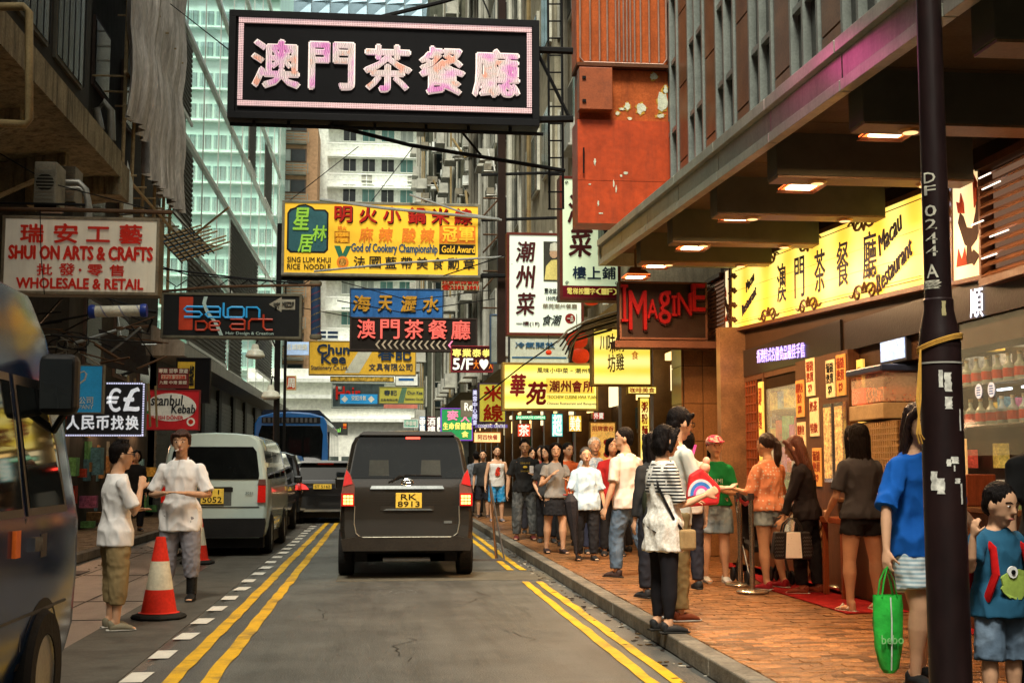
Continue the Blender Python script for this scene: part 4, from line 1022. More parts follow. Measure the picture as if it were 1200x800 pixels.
# goods packed on shelves behind the shop glass and in the display; shop light is put in as their own glow
rg = random.Random(8)
for k in range(70):
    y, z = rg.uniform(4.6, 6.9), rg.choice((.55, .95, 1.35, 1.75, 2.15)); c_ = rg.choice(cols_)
    MB().box(.12, y, z, .2+rg.random()*.05, y+rg.uniform(.08, .25), z+rg.uniform(.12, .34)).build('goods_box', M('glowing_goods_%d' % cols_.index(c_), c_, rough=.5, var=.5, scale=9, emit=.5), rb)
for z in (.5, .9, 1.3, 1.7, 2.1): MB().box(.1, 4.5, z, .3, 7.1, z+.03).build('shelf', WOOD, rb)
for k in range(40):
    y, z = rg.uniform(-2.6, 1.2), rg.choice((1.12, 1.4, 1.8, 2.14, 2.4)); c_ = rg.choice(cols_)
    MB().box(.3, y, z, .4, y+rg.uniform(.08, .22), z+rg.uniform(.1, .24)).build('goods_box', M('glowing_goods_%d' % cols_.index(c_), c_, rough=.5, var=.5, scale=9, emit=.5), rb)
for y0, t_ in ((4.47, '澳門手信'), (5.98, '即製蛋卷'), (2.52, '葡式小食'), (7.15, '杏仁餅')):
    q = MB().box(-.06, y0-.01, 1.2, -.035, y0+.16, 2.5).build('menu_strip', M('strip_gold', (.75, .5, .1), emit=.55, ecol=(1, .62, .12)), rb); m_ = MB()
    for i, ch in enumerate(t_): add_text(m_, ch, -.06, 1.0-i*.31, .06, 1.22-i*.31, 0, .02, .003)
    o = m_.build('print', INK, q); o.rotation_euler = (0, 0, -pi/2); o.location = (-.062, y0+.075, 1.2)
# bottles on the shelves, a thing each
BGL = M('bottle_glass', (.35, .45, .4), rough=.05, alpha=.75, bump=0); BLB = M('bottle_label_red', (.4, .05, .03)); CAPM = M('bottle_cap', (.6, .5, .3), rough=.3, metal=.5)
b0 = None
for sh, (z, n_) in enumerate(((1.757, 10), (2.097, 11))):
    for k in range(n_):
        pos = (FX+.1, 10.85-k*.185+(.05 if sh else 0), z)
        if b0 is None:
            b0 = thing('bottle', 'x', 'bottle', pos)
            MB().lathe([(.005, 0), (.042, 0), (.045, .02), (.045, .12), (.018, .155), (.015, .2)], n=12).build('glass', BGL, b0, smooth=True)
            MB().lathe([(.0458, .03), (.0462, .03), (.0462, .1), (.0458, .1)], n=12).build('label', BLB, b0); MB().lathe([(.004, .2), (.019, .2), (.019, .225), (.004, .225)], n=10).build('cap', CAPM, b0)
            q = b0
        else: q = copy_tree(b0, pos)
        q['label'] = 'small red labelled glass bottle on the lower shelf of the display' if sh == 0 else 'small red labelled glass bottle on the upper shelf of the display'
        q['group'] = 'bottles on the lower display shelf' if sh == 0 else 'bottles on the upper display shelf'
# small white lamps and blue round stickers in the display
for k in range(5):
    MB().box(.05, -1.9+k*.4, 2.02, .08, -1.7+k*.4, 2.035).build('strip_lamp', M('cool_strip', (.8, .9, 1), emit=5, ecol=(.75, .88, 1)), rb)
for k, y in enumerate((-.02, -.24)):
    s_ = MB().lathe([(.002, 0), (.06, 0), (.06, .004), (.002, .004)], (0, 0, 0), 18, rot=Matrix.Rotation(-pi/2, 3, 'Y')).build('round_sticker', M('sticker_white', (.6, .68, .75), emit=.3, ecol=(.6, .7, .9)), rb); s_.location = (-.064, y, 2.02)
    b = MB()
    for j in range(4): b.box(-.006, -.035+.008*(j % 2), -.035+j*.02, -.0045, .03, -.026+j*.02)
    b.build('sticker_print', M('sticker_blue', (.05, .12, .4)), s_)
# drinks dispenser on the counter
dd = thing('juice_dispenser', 'clear juice dispenser with blue lid and red drink on the serving counter', 'drink dispenser', (4.88, 12.0, 1.1))
MB().box(-.1, -.4, 0, .18, .4, .75).build('cabinet', M('steel_dull', (.22, .2, .17), rough=.4, metal=.5), dd, bevel=.01)
MB().box(-.2, -.42, .92, .18, .42, 1.2).build('tank', M('clear_tank', (.7, .6, .45), rough=.1, alpha=.4, bump=0), dd, bevel=.01); MB().box(-.22, -.44, .76, .2, .44, .91).build('base', M('base_tan', (.4, .28, .14)), dd, bevel=.01)
MB().box(-.19, .1, .925, .17, .41, 1.08).build('red_drink', M('red_drink', (.7, .09, .04), emit=.5, ecol=(1, .12, .04)), dd); MB().box(-.19, -.41, .925, .17, .05, 1.06).build('print_band', M('band_mix', (.5, .15, .05), var=.9, scale=20), dd)
MB().box(-.24, -.46, 1.205, .22, .46, 1.27).build('lid', M('navy_lid', (.02, .03, .07), rough=.3), dd, bevel=.015)
sc_ = thing('screen', 'small blue lit screen above the juice dispenser in the serving hatch', 'screen', (4.85, 11.75, 2.40))
MB().box(0, -.32, 0, .06, .32, .24).build('bezel', M('bezel', (.02, .02, .025), rough=.3), sc_, bevel=.005); MB().box(-.006, -.29, .025, -.001, .29, .215).build('display', M('lcd_blue', (.3, .45, .7), emit=1.0, ecol=(.35, .5, .85), var=.5, scale=15), sc_)
# menu books standing in a wooden rack at the far right
rk = thing('menu_rack', 'wooden rack of upright orange lit menu cards on the counter at right', 'rack', (4.72, 10.25, 1.1))
MB().box(-.12, -.5, 0, .12, .55, .25).build('rack', REDW, rk, bevel=.008)
for k in range(5):
    c_ = MB().box(-.1, -.45+k*.2, .25, -.085, -.28+k*.2, .53).build('card', ORP if k % 2 else PAP, rk); m_ = MB()
    for j in range(5): m_.box(-.103, -.43+k*.2, .28+j*.045, -.1005, -.31+k*.2-.03*(j % 2), .3+j*.045)
    m_.build('card_print', INK, c_)
# a wooden stool/stand and blue fabric near the entrance
sd = thing('wooden_stand', 'red brown wooden stand beside the entrance column', 'stand', (4.62, 12.4, .135))
MB().box(-.2, -.3, .72, .2, .3, .78).build('top', REDW, sd, bevel=.008)
for x in (-.16, .16):
    for y in (-.26, .26): MB().box(x-.025, y-.025, 0, x+.025, y+.025, .719).build('leg', REDW, sd)
# ---------------- the yellow light box sign over the shopfront
SY = M('sign_lit_yellow', (.95, .68, .10), rough=.4, var=.10, scale=1.2, emit=.78, ecol=(1, .68, .10), bump=0)
# lit face: brighter where tubes run behind it
def tube_lit(name, c1, c2, n, strength, vertical=True):
    m = bpy.data.materials.new(name); m.use_nodes = True; nt = m.node_tree; b = nt.nodes['Principled BSDF']; L = nt.links.new
    tc = nt.nodes.new('ShaderNodeTexCoord'); sx = nt.nodes.new('ShaderNodeSeparateXYZ'); L(tc.outputs['Generated'], sx.inputs[0])
    mm = nt.nodes.new('ShaderNodeMath'); mm.operation = 'MULTIPLY'; mm.inputs[1].default_value = n*2*pi; L(sx.outputs[0 if vertical else 2], mm.inputs[0])
    sn = nt.nodes.new('ShaderNodeMath'); sn.operation = 'SINE'; L(mm.outputs[0], sn.inputs[0])
    ns = nt.nodes.new('ShaderNodeTexNoise'); ns.inputs['Scale'].default_value = 3; L(tc.outputs['Object'], ns.inputs['Vector'])
    ad = nt.nodes.new('ShaderNodeMath'); ad.operation = 'ADD'; L(sn.outputs[0], ad.inputs[0]); L(ns.outputs[0], ad.inputs[1])
    mr = nt.nodes.new('ShaderNodeMapRange'); mr.inputs[1].default_value = -.8; mr.inputs[2].default_value = 1.6; L(ad.outputs[0], mr.inputs[0])
    mi = nt.nodes.new('ShaderNodeMix'); mi.data_type = 'RGBA'; mi.inputs[6].default_value = (*c1, 1); mi.inputs[7].default_value = (*c2, 1); L(mr.outputs[0], mi.inputs[0])
    b.inputs['Base Color'].default_value = (*[c*.8 for c in c1], 1); L(mi.outputs[2], b.inputs['Emission Color']); b.inputs['Emission Strength'].default_value = strength*EM; b.inputs['Roughness'].default_value = .35
    MATS[name] = m; return m
TY = tube_lit('tube_lit_yellow', (.85, .48, .03), (1, .80, .18), 7, 1.15)
ms_ = Sign('long glowing yellow restaurant sign with brown scroll border under the canopy', 6.42, .92, (FX-.1, 14.02, 3.12), rz=-pi/2, thick=.12, face=TY, frame=M('sign_frame_brown', (.13, .05, .02), rough=.35), fw=.05, tilt=.045, name='restaurant_sign')
ink = M('sign_ink', (.04, .03, .07), rough=.5)
for ch, x in zip('澳門茶餐廳', [14.02-PX(q_, 350, FX-.1).y for q_ in (916, 937, 961, 988, 1020)]):
    b = MB(); add_text(b, ch, x-.17, .23, x+.17, .70, -.001, .004, .008); b.build('lettering', ink, ms_.root)
b = MB(); add_text(b, 'Macau', -.3, .0, .3, .2, -.001, .004, .012, shear=.3); q = b.build('lettering', ink, ms_.root); q.location = (2.42, 0, .52); q.rotation_euler = (0, -.35, 0)
b = MB(); add_text(b, 'Restaurant', -.45, .0, .45, .19, -.001, .004, .012, shear=.3); q = b.build('lettering', ink, ms_.root); q.location = (2.5, 0, .2); q.rotation_euler = (0, -.35, 0)
b = MB(); add_text(b, 'Macau', -.2, .0, .2, .13, -.001, .004, .012, shear=.3); q = b.build('lettering', ink, ms_.root); q.location = (-2.25, 0, .55); q.rotation_euler = (0, -.35, 0)
b = MB(); add_text(b, 'Restaurant', -.35, .0, .35, .14, -.001, .004, .012, shear=.3); q = b.build('lettering', ink, ms_.root); q.location = (-2.3, 0, .3); q.rotation_euler = (0, -.35, 0)
def scroll(b, cx, cz, s, sgn):
    for d in (-1, 1):
        pts = [(cx+d*(s*.9-s*.75*(1-t/14)*cos(t*.62)*1.0), -.015, cz+sgn*s*.5*(1-t/14)*sin(t*.62)) for t in range(14)]
        b.tube(pts, .014, 5); b.tube([(cx+d*s*(.9+t*.25), -.015, cz+sgn*s*.35*sin(t*1.3)*(1-t/6)) for t in range(6)], .011, 5)
    b.tube([(cx-s*.3, -.015, cz), (cx, -.015, cz+sgn*s*.5), (cx+s*.3, -.015, cz)], .014, 5)
for x in (-1.45, .05, 1.75):
    for z, sg in ((.10, 1), (.83, -1)):
        b = MB(); scroll(b, x, z, .2, sg); b.build('scroll_ornament', M('scroll_brown', (.12, .05, .02), rough=.4), ms_.root)
b = MB(); [scroll(b, -3.08, .15+k*.2, .1, 1) for k in range(4)]; b.build('scroll_ornament', MATS['scroll_brown'], ms_.root)
b = MB(); b.box(-3.0, -.008, .1, 3.1, -.002, .108); b.box(-3.0, -.008, .82, 3.1, -.002, .828); b.box(-3.0, -.008, .13, 3.1, -.002, .134)
for z in (.33, .55): b.box(-3.0, -.003, z, 3.1, -.0015, z+.004)
b.build('border_line', M('line_gold', (.35, .2, .05)), ms_.root)
# rooster light panel and the left small panel
def rooster(parent, s, x, z, flip=1):
    body = [(-.1, .32), (-.16, .42), (-.12, .5), (-.06, .46), (0, .36), (.1, .34), (.16, .46), (.2, .66), (.26, .6), (.25, .4), (.18, .24), (.06, .18), (-.04, .22)]
    R_ = M('bird_red', (.42, .06, .02)); D_ = M('bird_dark', (.06, .03, .02))
    mk = lambda pts, m, d: MB().prism([(x+flip*a*s, z+c*s) for a, c in pts], -d, -.001).build('bird_motif', m, parent)
    mk(body, D_, .006); mk([(-.15, .5), (-.18, .6), (-.12, .58), (-.1, .66), (-.05, .57), (-.04, .48)], R_, .009); mk([(.14, .5), (.12, .8), (.2, .7), (.19, .55)], R_, .009)
    mk([(0, .25), (-.02, .05), (.1, .05), (.06, .25)], D_, .004); mk([(-.2, .05), (-.16, .2), (-.1, .1), (-.04, .2), (.0, .05)], R_, .006); mk([(.04, .1), (.12, .16), (.22, .1), (.12, .03)], D_, .009)
TC = tube_lit('tube_lit_cream', (.95, .66, .28), (1, .85, .5), 1, .85)
pn = Sign('upright cream light panel with a red and black rooster right of the lamp post', .56, .95, (FX-.1, 10.05, 2.92), rz=-pi/2, thick=.1, face=TC, frame=MATS['sign_frame_brown'], fw=.04, tilt=.045, name='light_panel')
rooster(pn.root, 1.0, 0.02, .1)
b = MB(); [MB().ball((-.34, -.03, .06+k*.13), .018, n=5).build('bulb', M('cool_bulb', (.8, .85, 1), emit=5, ecol=(.8, .86, 1)), pn.root) for k in range(7)]
pn2 = Sign('narrow cream light panel with dark figure at the far end of the yellow sign', .26, .9, (FX-.1, 17.42, 3.28), rz=-pi/2, thick=.1, face=TC, frame=MATS['sign_frame_brown'], fw=.03, tilt=.045, name='light_panel')
rooster(pn2.root, .8, 0, .12)
# timber louvres left and right of the signs
def louvres(y0, y1, z0, z1, n):
    f_ = MB().box(-.16, y0, z0-.06, .0, y1, z0).build('louvre_frame', WOOD, rb); MB().box(-.16, y0, z1, .0, y1, z1+.06).build('louvre_frame', WOOD, rb)
    s0 = None
    for k in range(n):
        z = z0+(k+.5)*(z1-z0)/n
        q = MB().obox((0, 0, 0), (.045, (y1-y0)/2, .008), Matrix.Rotation(-.6, 3, 'Y'))
        if s0 is None: s0 = q.build('louvre_slat', M('lacquered_slat', (.22, .09, .035), rough=.28), rb); s0.location = (-.1, (y0+y1)/2, z)
        else: inst(s0, (-.1, (y0+y1)/2, z), rb)
    MB().box(-.01, y0, z0, -.002, y1, z1).build('light_strip', M('louvre_back', (.12, .05, .03), emit=.15, ecol=(.9, .5, .3)), rb)
louvres(-3.2, -.28, 2.90, 3.78, 11); louvres(7.6, 8.4, 3.27, 4.1, 14)
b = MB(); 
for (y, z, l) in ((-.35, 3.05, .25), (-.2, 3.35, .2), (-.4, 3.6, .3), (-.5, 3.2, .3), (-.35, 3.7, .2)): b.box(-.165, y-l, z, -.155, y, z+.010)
b.build('painted_glint', M('glint_white', (1, 1, 1), emit=1.4, ecol=(1, .85, .7)), rb)  # glowing bars painted in as shiny highlights on the slats
# LED pixels text bars on the dark header near right
b = MB(); add_text(b, '中', 0, 0, .22, .22, 0, .0, .004); add_text(b, '馬', -.55, 0, -.3, .24, 0, 0, .004)
b = MB(); b.box(0, 0, .1, .3, .004, .112); b.box(.02, 0, 0, .032, .004, .2); b.box(-.06, 0, .05, -.02, .004, .16); add_text(b, '順', .72, 0, .95, .24, 0, .004, .004)
q = b.build('lettering', M('led_white', (.7, .75, .9), emit=1.6, ecol=(.75, .82, 1)), rb); q.rotation_euler = (0, .045, -pi/2); q.location = (-.065, .8, 2.66)
# ---------------- red metal box on the far end of the canopy
RBX = M('red_sheet_a', (.48, .06, .012), rough=.45, var=.22, scale=2.5, bump=.15, bscale=12, dirt=.5, dcol=(.22, .04, .015), streak=True)
RBO = M('orange_sheet', (.44, .10, .025), rough=.5, var=.25, scale=3, bump=.2, dirt=.5, dcol=(.2, .05, .02), streak=True)
Y = 17.0
red = thing('metal_sign_case', 'tall red painted metal case with flaking paint above the canopy end', 'sign case', (P(677, 200, Y).x, Y, 4.0))
rx0, rx1 = P(677, 200, Y).x, P(789, 200, Y).x
zz = lambda py: P(730, py, Y).z
b = MB().box(rx0, Y, zz(262), rx1-.05, Y+.5, zz(212)-.006); b.build('lower_sheet', RBX, red, world=True)
b = MB().box(rx0, Y, zz(212), rx1-.04, Y+.5, zz(141)-.004); b.build('middle_sheet', RBX, red, world=True)
b = MB().box(rx0+.04, Y+.09, zz(141), rx1-.04, Y+.5, zz(80)); b.build('recessed_sheet', RBO, red, world=True)
b = MB().box(rx0-.005, Y-.03, zz(79), rx1-.06, Y+.5, zz(76)+.01); b.build('rail', M('dark_rust', (.12, .05, .025), rough=.7), red, world=True)
b = MB().box(rx0, Y+.04, zz(76)+.012, rx1-.05, Y+.5, zz(-120)); b.build('upper_sheet', RBO, red, world=True)
b = MB().box(rx0+.01, Y-.12, zz(132), rx0+.47, Y+.08, zz(83)); b.build('meter_box', M('box_brown_red', (.36, .09, .03), rough=.45, dirt=.4), red, world=True, bevel=.008)
for px_ in (691, 702, 711, 721, 725, 730, 734, 738, 743, 750, 760, 771):
    x = P(px_, 0, Y).x; MB().tube([(x, Y-.02, zz(73)), (x, Y-.02, zz(-120))], .012, 6).build('conduit', M('conduit_pale', (.4, .26, .2), rough=.4, metal=.3), red, world=True)
MB().tube([(rx0+.04, Y-.02, zz(-100)), (rx0+.04, Y-.02, zz(70)), (rx0+.09, Y-.02, zz(75)), (rx1-.13, Y-.02, zz(75)), (rx1-.08, Y-.02, zz(69)), (rx1-.08, Y-.02, zz(-100))], .014, 6).build('conduit', MATS['conduit_pale'], red, world=True)
FLK = M('bare_primer', (.62, .66, .5), rough=.8, var=.2, bump=.4); FLK2 = M('old_orange_layer', (.5, .28, .04), rough=.8)
def flake(px, py, w_, h_, Yf, mat, sd):
    r_ = random.Random(sd); n = 15; pts = []
    for i in range(n):
        a = 2*pi*i/n; q = .55+.5*r_.random(); p = P(px+cos(a)*w_*q, py+sin(a)*h_*q, Yf); pts.append((p.x, p.z))
    MB().prism(pts, Yf-.004, Yf+.001).build('paint_flake', mat, red, world=True)
for i, (px, py, w_, h_) in enumerate(((776, 120, 7, 14), (780, 105, 3, 6), (751, 127, 6, 8), (735, 125, 4, 5), (724, 133, 3, 3), (738, 141-2, 3, 2), (766, 90, 5, 5), (774, 136, 6, 3), (729, 128, 4, 2))):
    flake(px, py, w_*1.25, h_*1.2, Y+.088, FLK2, i+50); flake(px, py, w_, h_, Y+.084, FLK, i)
for i, (px, py, w_, h_) in enumerate(((789-3, 157, 1.5, 7), (787, 172, 1.2, 4), (697, 190, 1.5, 5), (719, 215, 1, 6), (733, 203, 3, 2), (701, 238, 1.2, 4), (722, 222, 1, 5), (704, 250, 3, 1), (728, 206, 2, 2), (691, 216, 2, 1))): flake(px, py, w_, h_, Y-.001, FLK, i+20)
MB().tube([P(684, 173, Y-.03), P(684, 203, Y-.03)], .012, 6).build('handle', MATS['black_iron'], red, world=True)
for (a, b_) in ((94, 4), (121, 4)): MB().box(rx0+.05, Y-.14, zz(a+3), rx0+.1, Y-.12, zz(a)).build('latch', MATS['black_iron'], red, world=True)
# red dotted led border in an upper window, and the magenta it throws on the fascia
ln = MB(); lg = M('led_magenta', (.8, .05, .2), emit=5, ecol=(1, .08, .3))
for k in range(9): ln.obox((UF-.03, 10.55+k*.06, 4.35+.0), (.004, .014, .014)); ln.obox((UF-.03, 10.52, 4.35+k*.05), (.004, .014, .014)) if k < 7 else None
for k in range(9): ln.obox((UF-.03, 10.55+k*.06, 4.66), (.004, .014, .014))
ln.build('led_border', lg, rb, world=True, kind='stuff')
l_ = bpy.data.lights.new('led_border_light', 'POINT'); l_.energy = 2.6; l_.color = (1, .1, .4); l_.shadow_soft_size = .2; o = bpy.data.objects.new('led_border_light', l_); COL.objects.link(o); o.location = (2.45, 8.5, 4.25)
# ---------------- IMAGINE sign at the end of the canopy
IMB = M('imagine_board', (.022, .010, .007), rough=.5, dirt=.5)
im = sign_px('dark board with curly red raised letters hung under the canopy end', 726, 330, 829, 398, 17.6, thick=.2, face=IMB, frame=M('frame_rust', (.12, .05, .03), rough=.6), fw=.03)
IR = M('raised_red', (.16, .002, .002), rough=.7, emit=.03, ecol=(1, .03, .02)); ID = M('painted_letter_shade', (.03, .008, .008))  # letters carry a faint added glow; they are no lamps
x_ = 727
for ch, wd, y0, y1 in (('I', 8, 335, 378), ('M', 20, 342, 387), ('A', 12, 352, 374), ('g', 14, 342, 380), ('I', 6, 347, 371), ('N', 16, 344, 370), ('E', 15, 333, 365)):
    if ch == 'I': [im.rect(x_, yy, x_+wd, yy+3, IR, 'serif', .09) for yy in (y0, y1-3)]; im.rect(x_+wd*.3, y0, x_+wd*.7, y1, IR, 'letter', .088); x_ += wd+1.2; continue
    im.text(ch, x_+1, y0+2, x_+wd+1, y1+2, ID, bold=.012, depth=.06, name='letter_shadow'); im.text(ch, x_, y0, x_+wd, y1, IR, bold=.010, depth=.09, name='letter'); x_ += wd+1.2  # dark offset copy paints the shade of each raised letter
MB().box(P(720, 400, 17.6).x, 17.55, P(726, 407, 17.6).z, P(850, 400, 17.6).x, 17.9, P(726, 399, 17.6).z).build('beam', MATS['frame_rust'], rb, world=True)
# scalloped bamboo-look awning left of the board, and red lanterns
aw = thing('awning', 'curved striped canvas awning below the tall white menu signs', 'awning', P(680, 398, 19))
for k in range(6):
    off = V((-.03*k, -.1+k*.05, -.055*k))
    MB().tube([P(652+k*6, 402, 19)+off, P(664+k*4, 388, 19)+off, P(686, 377, 19)+off, P(708, 370, 19)+off, P(730, 364, 19)+off], [(.012, .05), (.018, .06), (.02, .06), (.02, .06), (.02, .06)], 6, ref=(0, 0, 1)).build('awning_fold', M('awning_dark', (.03, .026, .02), rough=.6) if k % 2 else M('awning_pale', (.30, .28, .2), rough=.5), aw, world=True, smooth=True)
LRD = M('lantern_red', (.6, .04, .01), rough=.5, emit=.22, ecol=(1, .07, .015))
for k, (px, py, r_, Y_, lb) in enumerate(((693, 350, .13, 20, 'highest red paper lantern tucked under the white menu sign'), (676, 398, .17, 19.6, 'red paper lantern left of the yellow brushed sign'), (680, 417, .15, 20.5, 'lower red paper lantern directly above the yellow sign board'), (643, 413, .05, 21, 'tiny red lantern between the wires'))):
    p = P(px, py, Y_); t = thing('lantern', lb, 'lantern', p)
    b = MB(); n_ = 14
    prof = [(r_*(sin(pi*(i+.6)/(n_+1.2))**.6)*(1+.03*(i % 2)), -r_*.8*cos(pi*(i+.6)/(n_+1.2))) for i in range(n_+1)]
    b.lathe(prof, n=20); b.build('shade', LRD, t, smooth=True)
    MB().lathe([(.004, r_*.78), (r_*.4, r_*.78), (r_*.4, r_*.9), (.004, r_*.9)], n=12).build('collar', M('gold_trim', (.5, .3, .05), metal=.5, rough=.4), t); MB().tube([(0, 0, r_*.9), (0, 0, r_*.9+.25)], .006, 5).build('cord', MATS['black_iron'], t)
# red carpet
cp_ = [(G(*q_, .134).x, G(*q_, .134).y) for q_ in ((852, 656), (905, 692), (992, 719), (1068, 717))]+[(4.4, 8.6), (4.85, 8.6), (4.85, 16.2), (4.4, 16.2)]
q = MB().prism(cp_, .134, .142, axis='z')
tag(q.build('red_carpet', M('carpet_red', (.24, .009, .009), rough=.95, var=.25, scale=6, bump=.4, bscale=150, dirt=.3, dcol=(.1, .01, .01))), 'worn red carpet laid along the restaurant front', 'carpet')
# stanchions
st_ = None
SS = M('stainless', (.45, .38, .28), rough=.22, metal=.9)
for px, py, lb in ((868, 685, 'steel queue post behind its neighbour beside the woman in green'), (882, 694, 'steel queue post nearest the kerb on the red carpet edge'), (990, 712-24, 'steel queue post by the wooden stand, half hidden by the woman in shorts')):
    g = G(px, py, .14)
    if st_ is None:
        st_ = thing('queue_post', lb, 'queue post', (g.x, g.y, .135))
        MB().lathe([(.005, 0), (.165, 0), (.165, .012), (.15, .025), (.03, .04), (.03, .04)], n=28).build('base', SS, st_, smooth=True)
        MB().tube([(0, 0, .03), (0, 0, .93)], .026, 16).build('post', SS, st_, smooth=True); MB().lathe([(.005, .93), (.034, .93), (.034, 1.0), (.005, 1.0)], n=16).build('cap', M('post_cap', (.04, .03, .03), rough=.3), st_)
        MB().box(-.03, -.01, .9, -.35 if False else -.02, .01, .96).build('belt_clip', M('belt_red', (.3, .01, .01)), st_)
        q = st_
    else: q = copy_tree(st_, (g.x, g.y, .142), label=lb)
    q['group'] = 'queue posts outside the restaurant'
tag(MB().tube([G(868, 685, .14)+V((0, 0, .92)), G(875, 690, .14)+V((0, 0, .88)), G(882, 694, .14)+V((0, 0, .92))], [(.004, .025)]*3, 6).build('belt', M('belt_red')if False else MATS['belt_red']), 'red belt strung between the two steel queue posts', 'belt')
